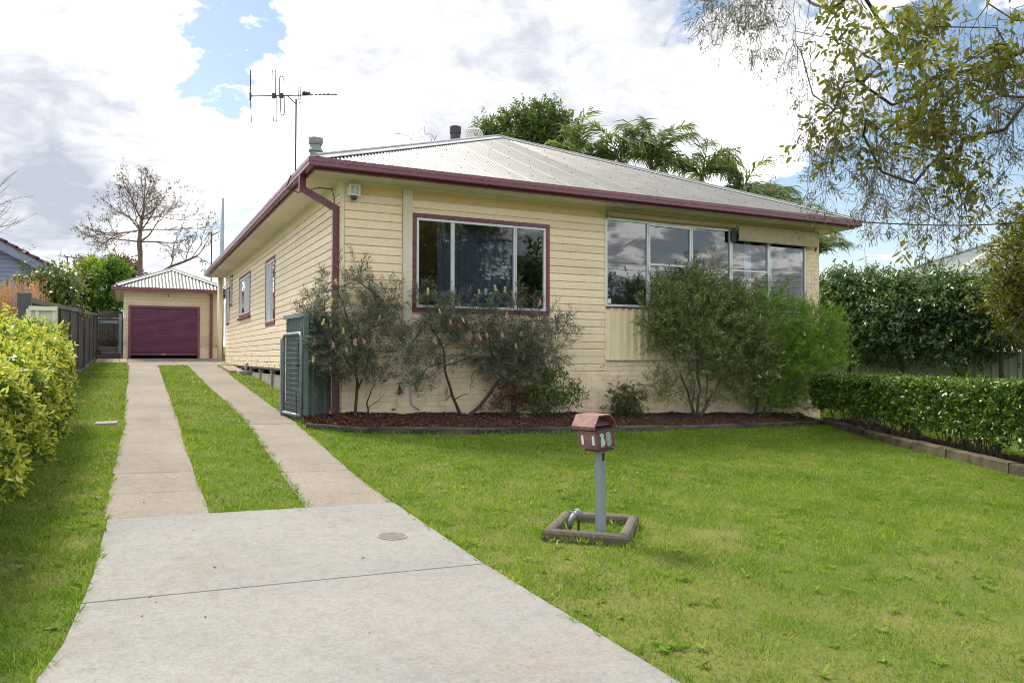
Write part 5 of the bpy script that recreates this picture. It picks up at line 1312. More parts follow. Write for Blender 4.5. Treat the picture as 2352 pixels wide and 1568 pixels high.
def blob_points(blobs, n, shell=.55, r=None, lump=.12):
    """random points in a set of ellipsoids (c,rx,ry,rz): more towards the skin; outward normals."""
    r = r or RNG; vol = np.array([(b[1]*b[2]*b[3])**.75 for b in blobs]); idx = r.choice(len(blobs), n, p=vol/vol.sum())
    c = np.array([b[0] for b in blobs])[idx]; R = np.array([b[1:4] for b in blobs])[idx]
    d = unit(r.normal(size=(n, 3))); rr = shell+(1-shell)*r.random(n)**.6
    rr = rr*(1+lump*np.sin(d[:, 0]*7+idx)*np.cos(d[:, 1]*6+idx*2)+lump*np.sin(d[:, 2]*8+idx*3))
    return c+d*R*rr[:, None], unit(d/R), idx
def clumped(blobs, n, shell, r, lump, rad_, per):
    """twig feet gathered round branchlet ends, so the leaves hang in tufts with gaps between."""
    m = max(3, n//per); T, Nn, _ = blob_points(blobs, m, shell, r, lump); i = r.integers(0, m, n)
    off = r.normal(size=(n, 3))*rad_; return T[i]+off, unit(Nn[i]+off/rad_*.45)
def limb(a, b, n=6, sag=0., wob=.05, r=None):
    r = r or RNG; a = np.asarray(a, float); b = np.asarray(b, float); L_ = np.linalg.norm(b-a); pts = []
    for i in range(n+1):
        t = i/n; w = math.sin(math.pi*t)*wob*L_; pts.append(a+(b-a)*t+r.normal(size=3)*w*.6+V3(0, 0, sag*math.sin(math.pi*t)*L_))
    return pts
def twigs_to(mb, src_pts, targets, r0, r1, n=4, wob=.06, sides=4):
    src = np.array(src_pts)
    for t in targets:
        d = np.linalg.norm(src-t, axis=1); s = src[np.argmin(d+.3*np.abs(src[:, 2]-t[2]+.2))]; mb.tube(limb(s, t, n, .04, wob), [r0+(r1-r0)*i/n for i in range(n+1)], sides, False)
def plant(name, label, cat, base, group=None): return empty(name, base, label, cat, group)
def tree(name, label, cat, base, trunk_top, blobs, leaf, mat, bark, tr=.12, nspr=2500, group=None, ntwig=26, seed=1, trunkname='trunk', stems=None):
    rs = np.random.default_rng(seed); t = plant(name, label, cat, base, group); mb = MB(); base = np.asarray(base, float); trunk_top = np.asarray(trunk_top, float)
    tp_ = limb(base-V3(0, 0, .15), trunk_top, 6, 0, .04, rs); mb.tube(tp_, [tr*(1-.5*i/6) for i in range(7)], 8)
    nodes = list(tp_[3:])
    for b in blobs:
        src = min(nodes, key=lambda q: np.linalg.norm(q-b[0])+.5*max(0, q[2]-b[0][2])); l = limb(src, b[0], 5, .03, .07, rs); mb.tube(l, [tr*.45*(1-.7*i/5) for i in range(6)], 6, False); nodes += l[2:]
    P, Nn, idx = blob_points(blobs, ntwig*len(blobs)//2+1, .5, rs); twigs_to(mb, nodes, P, tr*.16, tr*.05)
    mb.build(trunkname, bark, t)
    O, D = clumped(blobs, nspr, leaf.get('shell', .45), rs, leaf.get('lump', .12), leaf.get('clump', .17), leaf.get('per', 7)); D = unit(D*leaf.get('out', 1.)+rs.normal(size=D.shape)*.45+np.array([0, 0, leaf.get('up', .35)]))
    q, rn = sprigs(O, D, leaf['k'], leaf['tl'], leaf['L'], leaf['W'], leaf.get('ang', 50), leaf.get('jit', .25), leaf.get('droop', 0), leaf.get('curve', 0), leaf.get('upn', .6), leaf.get('tip', .25), rs)
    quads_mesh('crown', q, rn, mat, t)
    return t
def pb(dx, dy, r, depth, sq=1., deep=1.):   # a leaf clump measured on the photograph, set at its real distance
    c = at(dx, dy, depth); R = r*depth/(F*2352); return (c, R, R*deep, R*sq)

M['leaf_gold'] = leafmat('gold_hedge_leaf', [(0, (.018, .05, .012)), (.34, (.05, .12, .018)), (.50, (.14, .22, .03)), (.63, (.44, .45, .06)), (.93, (.70, .68, .22)), (1, (.30, .16, .07))], .5, .3, .3)
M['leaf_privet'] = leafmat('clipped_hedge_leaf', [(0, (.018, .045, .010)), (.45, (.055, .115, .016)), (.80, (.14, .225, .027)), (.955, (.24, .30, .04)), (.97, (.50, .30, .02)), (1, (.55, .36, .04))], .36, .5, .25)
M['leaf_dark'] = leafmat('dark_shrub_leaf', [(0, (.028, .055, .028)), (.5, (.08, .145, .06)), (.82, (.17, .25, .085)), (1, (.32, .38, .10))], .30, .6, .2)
M['leaf_yb'] = leafmat('yellow_bush_leaf', [(0, (.03, .045, .01)), (.45, (.09, .11, .02)), (.8, (.24, .23, .03)), (1, (.42, .38, .06))], .45, .4, .3)
M['leaf_grev'] = leafmat('grevillea_leaf', [(0, (.05, .058, .044)), (.5, (.125, .14, .105)), (.85, (.23, .25, .18)), (1, (.48, .48, .27))], .55, .35, .2)
M['leaf_call'] = leafmat('bottlebrush_leaf', [(0, (.05, .075, .03)), (.5, (.15, .205, .075)), (.82, (.32, .37, .14)), (1, (.58, .54, .24))], .5, .35, .25)
M['leaf_bright'] = leafmat('bright_shrub_leaf', [(0, (.05, .13, .025)), (.5, (.15, .30, .045)), (.85, (.32, .47, .07)), (1, (.48, .56, .11))], .5, .3, .4)
M['leaf_red'] = leafmat('nandina_leaf', [(0, (.07, .014, .014)), (.6, (.19, .035, .03)), (.85, (.25, .065, .045)), (1, (.09, .12, .03))], .4, .5, .25)
M['leaf_mixed'] = leafmat('low_shrub_leaf', [(0, (.03, .065, .018)), (.5, (.08, .13, .03)), (.78, (.13, .10, .045)), (1, (.20, .06, .05))], .45, .4, .25)
M['leaf_camel'] = leafmat('camellia_leaf', [(0, (.03, .055, .015)), (.5, (.08, .13, .025)), (.8, (.20, .23, .04)), (1, (.50, .48, .28))], .28, .6, .2)
M['leaf_green'] = leafmat('green_shrub_leaf', [(0, (.03, .07, .015)), (.5, (.08, .16, .025)), (.85, (.17, .24, .04)), (1, (.42, .34, .03))], .4, .45, .3)
M['leaf_lime'] = leafmat('lime_tree_leaf', [(0, (.06, .10, .01)), (.5, (.16, .24, .02)), (1, (.42, .44, .05))], .5, .3, .45)
M['leaf_fresh'] = leafmat('fresh_tree_leaf', [(0, (.03, .08, .015)), (.5, (.08, .18, .03)), (1, (.17, .30, .05))], .5, .3, .4)
M['leaf_tree'] = leafmat('distant_tree_leaf', [(0, (.05, .085, .028)), (.55, (.10, .15, .045)), (1, (.20, .25, .07))], .5, .35, .3)
M['leaf_brown'] = leafmat('rusty_tree_leaf', [(0, (.06, .05, .03)), (.5, (.14, .09, .05)), (1, (.22, .13, .06))], .6, .3, .3)
M['leaf_pod'] = leafmat('dry_tree_tuft', [(0, (.045, .035, .02)), (.6, (.10, .075, .035)), (1, (.18, .12, .05))], .7, .2, .2)
M['palm'] = leafmat('palm_leaflet', [(0, (.07, .115, .06)), (.55, (.16, .22, .11)), (.85, (.27, .32, .14)), (1, (.42, .38, .12))], .35, .5, .45)
M['willow'] = leafmat('hanging_narrow_leaf', [(0, (.035, .035, .022)), (.6, (.085, .088, .036)), (1, (.16, .155, .055))], .5, .4, .25)
M['mistle'] = leafmat('broad_olive_leaf', [(0, (.085, .105, .03)), (.45, (.19, .215, .038)), (.78, (.30, .28, .045)), (.94, (.34, .23, .05)), (1, (.46, .16, .04))], .4, .45, .35)
M['reed'] = leafmat('pink_reed', [(0, (.14, .15, .06)), (.4, (.24, .19, .11)), (.7, (.40, .22, .17)), (1, (.50, .23, .20))], .7, .2, .35)
M['bloom_pink'] = leafmat('pink_bloom', [(0, (.60, .30, .30)), (.6, (.78, .48, .46)), (1, (.85, .68, .58))], .7, .2, .3)
M['bloom_cream'] = leafmat('cream_bloom', [(0, (.62, .56, .32)), (1, (.82, .78, .54))], .7, .2, .3)
M['bud'] = leafmat('grey_bud', [(0, (.22, .28, .20)), (1, (.34, .40, .28))], .7, .2, .2)
M['bloom_red'] = leafmat('red_bloom', [(0, (.25, .02, .02)), (1, (.45, .06, .05))], .6, .2, .3)

# --- hedges
def box_hedge(name, label, path, half, z0f, ztop, mat, n, leaf, seed, stems, side_fill=(.0, 1.), rough=.06, barkm=None, up=.5, lump=.10, rnd_=0.):
    rs = np.random.default_rng(seed); path = [np.array(p, float) for p in path]; sl = [np.linalg.norm(b-a) for a, b in zip(path[:-1], path[1:])]; tot = sum(sl)
    def P(s):
        for i, l in enumerate(sl):
            if s <= l or i == len(sl)-1: d = unit(path[i+1]-path[i]); return path[i]+d*s, d
            s -= l
    h = plant(name, label, 'hedge', (*P(tot/2)[0], float(gz(*P(tot/2)[0]))))
    O = np.zeros((n, 3)); D = np.zeros((n, 3)); per = 2*1.0+2*half
    for i in range(n):
        s = rs.random()*(tot+.5)-.25; p, d = P(min(max(s, 0), tot)); nr = np.array([d[1], -d[0]]); p = p+d*(s-min(max(s, 0), tot)); g = float(gz(*p)); zt = ztop(p)+lump*.5*math.sin(s*3.1)*math.cos(s*1.7); zb = g+z0f
        u = rs.random(); q = rs.random()
        if u < .38:
            o = (rs.random()*2-1)*half; z = zt-rs.random()**2*.10-rnd_*.55*abs(o/half)**2.6; dd = np.array([nr[0]*(.3+2*rnd_)*o, nr[1]*(.3+2*rnd_)*o, 1.])
        elif u < .86:
            sg = 1 if rs.random() < .6 else -1; f = rs.random()**.75; z = zb+(zt-zb)*f; o = sg*(half*(1-rnd_*.62*f**2.6)-rs.random()**1.6*.16-.05*(1-f)*half+lump*math.sin(s*4+z*5)*.6); z -= rnd_*.12*f
            dd = np.array([nr[0]*sg, nr[1]*sg, up])
        elif u < .94:
            sg = 1 if rs.random() < .5 else -1; p, d = P(0 if sg < 0 else tot); nr = np.array([d[1], -d[0]]); o = (rs.random()*2-1)*half; p = p+d*sg*(.12+rs.random()*.2); f = rs.random()**.7; g = float(gz(*p)); zt = ztop(p); z = g+z0f+(zt-g-z0f)*f; dd = np.array([d[0]*sg, d[1]*sg, up])
        else:
            o = (rs.random()*2-1)*half*.8; z = zb+(zt-zb)*rs.random(); dd = rs.normal(size=3)
        if rs.random() < .06: z += rs.random()*rough*2 if u < .38 else 0; o *= 1+rs.random()*rough
        O[i] = (p[0]+nr[0]*o, p[1]+nr[1]*o, z); D[i] = dd+rs.normal(size=3)*.45
    q, rn = sprigs(O, D, leaf['k'], leaf['tl'], leaf['L'], leaf['W'], leaf.get('ang', 55), leaf.get('jit', .25), tip=leaf.get('tip', .3), rs=rs)
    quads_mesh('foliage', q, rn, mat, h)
    mb = MB()
    for i in range(stems):
        s = rs.random()*tot; p, d = P(s); nr = np.array([d[1], -d[0]]); o = rs.normal()*half*.35; a = V3(p[0]+nr[0]*o, p[1]+nr[1]*o, float(gz(*p))-.05); zt = ztop(p)
        for k in range(rs.integers(2, 5)):
            b = a+V3(*(rs.normal(size=2)*.22), (zt-a[2])*rs.uniform(.55, .95)); l = limb(a+V3(*(rs.normal(size=2)*.03), 0), b, 4, 0, .06, rs); r0 = rs.uniform(.007, .016); mb.tube(l, [r0*(1-.15*j) for j in range(5)], 5, False)
    mb.build('stem', barkm or M['bark'], h)
    return h
box_hedge('gold_hedge', 'bright yellow green leafy hedge along the left edge of the drive', [(-4.62, -7.6), (-4.52, -4.5), (-4.50, -1.5), (-4.52, -.35)], .78, .12, lambda p: 1.14+.05*(p[1]+5), M['leaf_gold'], 14500, dict(k=8, tl=.12, L=.050, W=.0225, ang=58, tip=.46), 21, 26, rough=.10, up=.75, lump=.17, rnd_=.62)
box_hedge('clipped_hedge', 'long clipped green hedge with bare stems along the right of the lawn', [(9.85, -1.15), (9.05, -2.9), (8.45, -4.6), (7.9, -6.2), (7.6, -7.6), (7.5, -9.0)], .47, .30, lambda p: .59+.0*p[1], M['leaf_privet'], 11500, dict(k=7, tl=.10, L=.055, W=.030, ang=60, tip=.2), 22, 80, rough=.03, up=.35, lump=.05)
def pby(dx, dy, r, y, sq=1., deep=.8):
    c = on_y(dx, dy, y); dep = float((c-CAM)@FW); R = r*dep/(F*2352); return (c, R, R*deep, R*sq)
def blooms(parent, pts, mat, name, L=.09, R=.036, n=90, seed=3):
    r = np.random.default_rng(seed); d = unit(np.stack([r.normal(size=n), r.normal(size=n), r.normal(size=n)*.5+.25], 1)); z = r.random(n)*L; B = np.zeros((n, 3)); B[:, 2] = z
    l = R*(1-.55*z/L)[:, None]*r.uniform(.8, 1.2, (n, 1)); s = unit(np.cross(d, r.normal(size=(n, 3)))); P = np.stack([B-s*.003, B+d*l*.6+s*.004, B+d*l, B+d*l*.6-s*.004], 1)
    me = None
    for i, (p, lean) in enumerate(pts):
        if me is None: o = quads_mesh(name, P+np.asarray(p), r.random(n), mat, parent, org=p); me = o.data
        else: o = link_mesh(name, me, parent, p)
        o.rotation_euler = lean; s_ = random.uniform(.8, 1.2); o.scale = (s_, s_, s_)
def rl(a=.5): return (random.uniform(-a, a), random.uniform(-a, a), random.uniform(0, 6))
GREV = dict(clump=.075, per=6, shoots=90, stl=.26, k=15, tl=.15, L=.088, W=.0115, ang=48, jit=.12, droop=.15, curve=.1, shell=.25, out=.8, up=.35, tip=.3, lump=.15)
def stems_from(t, polys, mat, name='trunk'):
    mb = MB(); nodes = []
    for pts, r0, r1 in polys:
        n = len(pts); pp = []
        for a, b in zip(pts[:-1], pts[1:]): pp += limb(a, b, 3, 0, .03)[:-1]
        pp.append(np.asarray(pts[-1])); m = len(pp); mb.tube(pp, [r0+(r1-r0)*i/(m-1) for i in range(m)], 7, False); nodes += pp[m//4:]
    return mb, nodes
def bush(name, label, cat, base, polys, blobs, leaf, mat, bark, nspr, seed, ntw=40, group=None, rtw=.006):
    rs = np.random.default_rng(seed); t = plant(name, label, cat, base, group); mb, nodes = stems_from(t, polys, bark)
    for b in blobs:
        src = min(nodes, key=lambda q: np.linalg.norm(q-b[0])); l = limb(src, b[0], 4, .02, .08, rs); mb.tube(l, [rtw*1.8*(1-.12*i) for i in range(5)], 5, False); nodes += l[1:]
    P, _, _ = blob_points(blobs, ntw, .4, rs); twigs_to(mb, nodes, P, rtw, rtw*.45)
    mb.build('trunk', bark, t)
    O, D = clumped(blobs, nspr, leaf.get('shell', .4), rs, leaf.get('lump', .12), leaf.get('clump', .07), leaf.get('per', 7)); D = unit(D*leaf.get('out', 1.)+rs.normal(size=D.shape)*.5+np.array([0, 0, leaf.get('up', .35)])); D[:, 1] -= .05
    q, rn = sprigs(O, D, leaf['k'], leaf['tl'], leaf['L'], leaf['W'], leaf.get('ang', 50), leaf.get('jit', .2), leaf.get('droop', 0), leaf.get('curve', 0), leaf.get('upn', .4), leaf.get('tip', .3), rs)
    sh = leaf.get('shoots', 0)
    if sh:
        O, D, _ = blob_points(blobs, sh, .8, rs, .1); D = unit(D*.8+rs.normal(size=D.shape)*.3+np.array([0, 0, .75]))
        q2, r2 = sprigs(O, D, leaf.get('sk', 20), rs.uniform(.6, 1.3, sh)*leaf.get('stl', .34), leaf['L']*.95, leaf['W'], leaf.get('ang', 50)*.9, .1, .05, 0, .4, .55, rs)
        mb2 = MB()
        for a, d in zip(O, D): mb2.tube([a-d*.06, a+d*.28], [.0035, .0015], 3, False)
        mb2.build('shoot', bark, t, kind='stuff'); q = np.concatenate([q, q2]); rn = np.concatenate([rn, r2])
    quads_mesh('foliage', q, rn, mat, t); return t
oy = lambda dx, dy, y: on_y(dx, dy, y)
g1 = bush('grevillea_shrub', 'leggy grey leaved flowering shrub on one thin trunk at the house corner', 'shrub', (.17, -.25, .05),
    [([oy(815, 972, -.25), oy(817, 930, -.25), oy(821, 880, -.27), oy(815, 820, -.30), oy(800, 740, -.35), oy(780, 680, -.35)], .028, .012), ([oy(819, 900, -.26), oy(840, 850, -.3), oy(850, 780, -.3)], .016, .009), ([oy(818, 860, -.26), oy(770, 790, -.4), oy(745, 720, -.42)], .016, .008),
     ([oy(842, 972, -.2), oy(846, 940, -.2), oy(842, 925, -.2), oy(850, 905, -.22)], .017, .010), ([oy(845, 935, -.2), oy(870, 920, -.25), oy(885, 900, -.3)], .006, .003)],
    [pby(770, 645, 40, -.4), pby(745, 690, 42, -.45), pby(828, 650, 42, -.3), pby(880, 690, 40, -.3), pby(770, 735, 50, -.4), pby(850, 745, 55, -.3), pby(722, 690, 26, -.5), pby(800, 800, 52, -.4), pby(742, 800, 32, -.5), pby(850, 815, 40, -.35), pby(762, 840, 32, -.5), pby(825, 862, 30, -.35), pby(860, 885, 20, -.35)],
    GREV, M['leaf_grev'], M['bark_dark'], 720, 31, 60)
blooms(g1, [(tuple(oy(x, y, -.78)), rl()) for x, y in ((713, 678), (880, 645), (773, 652), (885, 690), (815, 792), (838, 788), (765, 800), (870, 735), (797, 810))], M['bloom_pink'], 'flower', seed=4)
blooms(g1, [(tuple(oy(x, y, -.76)), rl(.3)) for x, y in ((720, 830), (757, 700), (742, 745), (790, 765))], M['bloom_cream'], 'flower', seed=5)
g2 = bush('grevillea_shrub', 'wide grey leaved flowering shrub on a forked trunk under the maroon window', 'shrub', (2.14, -.15, .0),
    [([oy(1066, 965, -.2), oy(1052, 940, -.22), oy(1038, 905, -.25), oy(1022, 850, -.3), oy(1018, 800, -.35), oy(985, 740, -.35)], .030, .012), ([oy(1066, 965, -.2), oy(1100, 935, -.22), oy(1128, 900, -.25), oy(1150, 865, -.3), oy(1128, 810, -.3), oy(1120, 760, -.35)], .036, .014), ([oy(1148, 868, -.3), oy(1190, 850, -.35), oy(1235, 820, -.4)], .017, .008), ([oy(1130, 820, -.3), oy(1175, 800, -.3), oy(1200, 740, -.3)], .016, .008), ([oy(1020, 840, -.3), oy(1080, 820, -.35), oy(1090, 770, -.35)], .014, .008), ([oy(1066, 962, -.2), oy(1020, 960, -.35), oy(978, 950, -.4)], .012, .005)],
    [pby(985, 705, 40, -.4), pby(1050, 725, 42, -.35), pby(1110, 745, 45, -.4), pby(1180, 710, 48, -.35), pby(1240, 735, 42, -.35), pby(1285, 765, 28, -.4), pby(960, 770, 45, -.4), pby(1030, 790, 45, -.35), pby(1120, 800, 50, -.4), pby(1200, 800, 55, -.4), pby(1268, 805, 34, -.4), pby(935, 800, 26, -.4), pby(980, 845, 32, -.4), pby(1150, 850, 38, -.4), pby(1228, 845, 28, -.4), pby(952, 885, 24, -.4), pby(1305, 735, 16, -.4), pby(1020, 920, 16, -.35), pby(1075, 905, 16, -.35), pby(1160, 930, 16, -.35)],
    GREV, M['leaf_grev'], M['bark_dark'], 1320, 32, 100)
blooms(g2, [(tuple(oy(x, y, -.80)), rl()) for x, y in ((1035, 745), (1163, 730), (1120, 775), (1195, 770), (1215, 735), (1240, 700), (1250, 810), (1282, 818), (1180, 680), (1105, 780), (1245, 775), (1310, 790), (1155, 775))], M['bloom_pink'], 'flower', seed=6)
blooms(g2, [(tuple(oy(x, y, -.76)), rl(.3)) for x, y in ((985, 675), (1100, 675), (1140, 668), (1160, 672), (1065, 740), (1010, 720), (1185, 800), (1000, 790), (1290, 775))], M['bloom_cream'], 'flower', seed=7)
blooms(g2, [(tuple(oy(x, y, -.72)), rl(.15)) for x, y in ((1020, 680), (1080, 675), (1130, 690), (1175, 690), (1100, 760), (1060, 770), (1210, 700), (1145, 760), (1235, 690), (1250, 730))], M['bud'], 'bud', .07, .010, 40, seed=8)
CALL = dict(clump=.075, per=8, shoots=420, k=13, tl=.18, L=.078, W=.0155, ang=42, jit=.14, droop=.05, shell=.35, out=.7, up=.6, tip=.4, lump=.14)
c1 = bush('bottlebrush_shrub', 'tall olive green narrow leaved shrub with several stems under the sunroom windows', 'shrub', (7.3, -.25, -.15),
    [([oy(1598, 958, -.3), oy(1580, 900, -.3), oy(1555, 840, -.35), oy(1530, 760, -.4)], .030, .012), ([oy(1602, 958, -.3), oy(1608, 890, -.3), oy(1600, 800, -.35), oy(1590, 700, -.35)], .036, .014), ([oy(1606, 958, -.3), oy(1640, 900, -.35), oy(1670, 840, -.4), oy(1700, 760, -.4)], .034, .013), ([oy(1590, 950, -.28), oy(1596, 880, -.25), oy(1570, 800, -.2)], .02, .01), ([oy(1622, 925, -.3), oy(1625, 850, -.25), oy(1650, 760, -.3)], .022, .01)],
    [pby(1520, 680, 36, -.4), pby(1575, 665, 42, -.3), pby(1640, 690, 52, -.3), pby(1530, 740, 48, -.4), pby(1600, 740, 62, -.4), pby(1690, 700, 48, -.3), pby(1690, 770, 62, -.4), pby(1590, 800, 52, -.4), pby(1522, 790, 32, -.4), pby(1660, 835, 48, -.4), pby(1498, 872, 22, -.45), pby(1545, 885, 30, -.45), pby(1740, 760, 42, -.4), pby(1755, 820, 38, -.45), pby(1738, 865, 36, -.4), pby(1628, 640, 30, -.3), pby(1700, 890, 30, -.4), pby(1500, 700, 22, -.45), pby(1630, 600, 10, -.3, 2), pby(1490, 745, 18, -.45), pby(1640, 925, 15, -.45), pby(1590, 900, 22, -.45)],
    CALL, M['leaf_call'], M['bark'], 2850, 33, 120)
BRI = dict(clump=.08, per=8, shoots=320, stl=.40, sk=26, k=18, tl=.21, L=.066, W=.0095, ang=36, jit=.12, droop=.05, shell=.3, out=.9, up=.35, tip=.45, lump=.18)
c2 = bush('bright_shrub', 'bright green feathery shrub with cream brushes at the right end of the house', 'shrub', (9.1, -.25, -.2),
    [([oy(1735, 955, -.3), oy(1740, 900, -.3), oy(1760, 820, -.35), oy(1780, 720, -.35)], .024, .01), ([oy(1750, 955, -.3), oy(1775, 890, -.35), oy(1830, 820, -.4)], .022, .009), ([oy(1758, 955, -.3), oy(1790, 920, -.4), oy(1850, 880, -.5)], .018, .008)],
    [pby(1775, 678, 34, -.35), pby(1800, 730, 48, -.4), pby(1850, 762, 42, -.45), pby(1885, 742, 34, -.5), pby(1820, 800, 52, -.45), pby(1890, 805, 46, -.5), pby(1930, 800, 26, -.55), pby(1850, 855, 46, -.5), pby(1768, 760, 32, -.4), pby(1790, 870, 42, -.45), pby(1828, 915, 34, -.5), pby(1912, 850, 26, -.55), pby(1762, 915, 28, -.4), pby(1740, 720, 26, -.4), pby(1905, 765, 24, -.6), pby(1800, 940, 20, -.5)],
    BRI, M['leaf_bright'], M['bark_dark'], 2450, 34, 80)
blooms(c2, [(tuple(oy(x, y, -.85)), rl(.8)) for x, y in ((1798, 688), (1772, 808), (1797, 812), (1870, 720), (1905, 700), (1890, 800), (1915, 808), (1925, 830), (1748, 868), (1760, 860), (1850, 770), (1790, 868))], M['bloom_cream'], 'flower', .08, .028, 70, seed=9)
bush('nandina_shrub', 'small dark red leaved shrub over a dark root clump in the mulch', 'shrub', (3.15, -.15, .0),
    [([oy(1182, 962, -.2), oy(1180, 915, -.2)], .06, .05), ([oy(1180, 920, -.2), oy(1165, 895, -.25)], .008, .004), ([oy(1183, 920, -.2), oy(1200, 890, -.25)], .008, .004)],
    [pby(1180, 892, 22, -.25), pby(1205, 905, 24, -.3), pby(1155, 915, 20, -.3), pby(1135, 935, 14, -.35), pby(1225, 915, 14, -.3)], dict(k=6, tl=.10, L=.05, W=.02, ang=60, shell=.3, up=.5, tip=.1), M['leaf_red'], M['bark_dark'], 190, 35, 26, rtw=.004)
bush('citrus_shrub', 'open green shrub with a few yellow leaves beside the red leaved shrub', 'shrub', (3.75, -.15, .0),
    [([oy(1250, 963, -.2), oy(1245, 920, -.2), oy(1230, 880, -.25)], .013, .006), ([oy(1252, 963, -.2), oy(1275, 920, -.25), oy(1300, 890, -.3)], .011, .005), ([oy(1250, 960, -.2), oy(1262, 900, -.2), oy(1260, 850, -.2)], .010, .004), ([oy(1255, 960, -.2), oy(1290, 950, -.3), oy(1315, 935, -.35)], .006, .003)],
    [pby(1250, 855, 22, -.25), pby(1275, 875, 26, -.3), pby(1235, 890, 26, -.25), pby(1300, 900, 28, -.3), pby(1320, 910, 18, -.35), pby(1265, 920, 28, -.3), pby(1225, 925, 22, -.3), pby(1295, 930, 20, -.3), pby(1222, 950, 14, -.3)], dict(k=5, tl=.12, L=.052, W=.025, ang=62, shell=.25, up=.4, tip=.25), M['leaf_green'], M['bark'], 520, 36, 40, rtw=.004)
bush('low_shrub', 'low round shrub of mixed green and red leaves alone in the mulch', 'shrub', (5.6, -.15, -.1),
    [([oy(1437, 962, -.15), oy(1430, 925, -.2)], .014, .006), ([oy(1440, 962, -.15), oy(1455, 920, -.2)], .012, .005)],
    [pby(1437, 925, 34, -.25), pby(1420, 905, 20, -.3), pby(1460, 905, 20, -.3), pby(1440, 945, 30, -.3), pby(1400, 940, 10, -.3)], dict(k=6, tl=.09, L=.042, W=.022, ang=60, shell=.3, up=.4, tip=.1), M['leaf_mixed'], M['bark_dark'], 560, 37, 26, rtw=.004)

# --- dense shrubs along the right hand fence
LD = dict(k=8, tl=.26, L=.105, W=.052, ang=58, jit=.25, shell=.5, out=.9, up=.5, tip=.3, lump=.22)
def behind_fence(dx, depth): p = at(dx, 840, depth); return (p[0], p[1], float(gz(p[0], p[1])))
def dark_tree(i, dx, depth, blobs, label):
    b = behind_fence(dx, depth); bl = [pb(*q, depth+random.uniform(-.6, .6), 1., 1.) for q in blobs]
    return tree('shrub_tree', label, 'shrub', b, (b[0], b[1], b[2]+1.5), bl, LD, M['leaf_dark'], M['bark_dark'], .10, 3300, 'dark shrubs over the side fence', 16, 50+i)
dark_tree(0, 1950, 21.6, [(1925, 690, 46), (1975, 682, 46), (1930, 750, 52), (1985, 760, 56), (1900, 676, 22), (1960, 668, 16), (1985, 795, 30), (2000, 700, 40)], 'dark leafy shrub next to the house wall, with thin shoots on top')
dark_tree(1, 2075, 20.9, [(2045, 690, 44), (2100, 690, 44), (2040, 740, 60), (2105, 745, 58), (2060, 788, 36), (2120, 705, 40), (2030, 664, 18), (2090, 660, 16), (2120, 790, 30)], 'dark leafy shrub in the middle of the row behind the clipped hedge')
dark_tree(2, 2195, 20.2, [(2165, 694, 42), (2215, 692, 42), (2165, 735, 62), (2225, 735, 58), (2180, 788, 38), (2240, 782, 38), (2150, 664, 16), (2235, 676, 22)], 'dark leafy shrub under the hanging tree below the metal roof')
dark_tree(3, 2300, 19.6, [(2275, 690, 34), (2310, 710, 50), (2285, 752, 42), (2340, 748, 38), (2270, 720, 44), (2350, 700, 40)], 'dark leafy shrub at the end of the row beside the yellow bush')
sh = plant('shoot_cluster', '', '', (0, 0, 0)) if False else None
b = behind_fence(2350, 17); tree('yellow_bush', 'yellow green bush at the right edge above the steel fence', 'bush', b, (b[0], b[1], b[2]+1.2), [pb(*q, 17+random.uniform(-.5, .5)) for q in ((2330, 605, 48), (2365, 560, 52), (2300, 660, 34), (2345, 680, 48), (2290, 715, 26), (2370, 640, 60), (2345, 728, 30), (2385, 730, 40), (2340, 540, 26), (2400, 500, 60))], dict(k=8, tl=.20, L=.085, W=.034, ang=50, shell=.5, up=.5, tip=.45, lump=.2), M['leaf_yb'], M['bark_dark'], .08, 1900, None, 18, 61)
# thin shoots over the first dark shrub
for x, y, k in ((1918, 640, 3), (1940, 632, 3), (1975, 626, 4), (1995, 634, 3)):
    pass

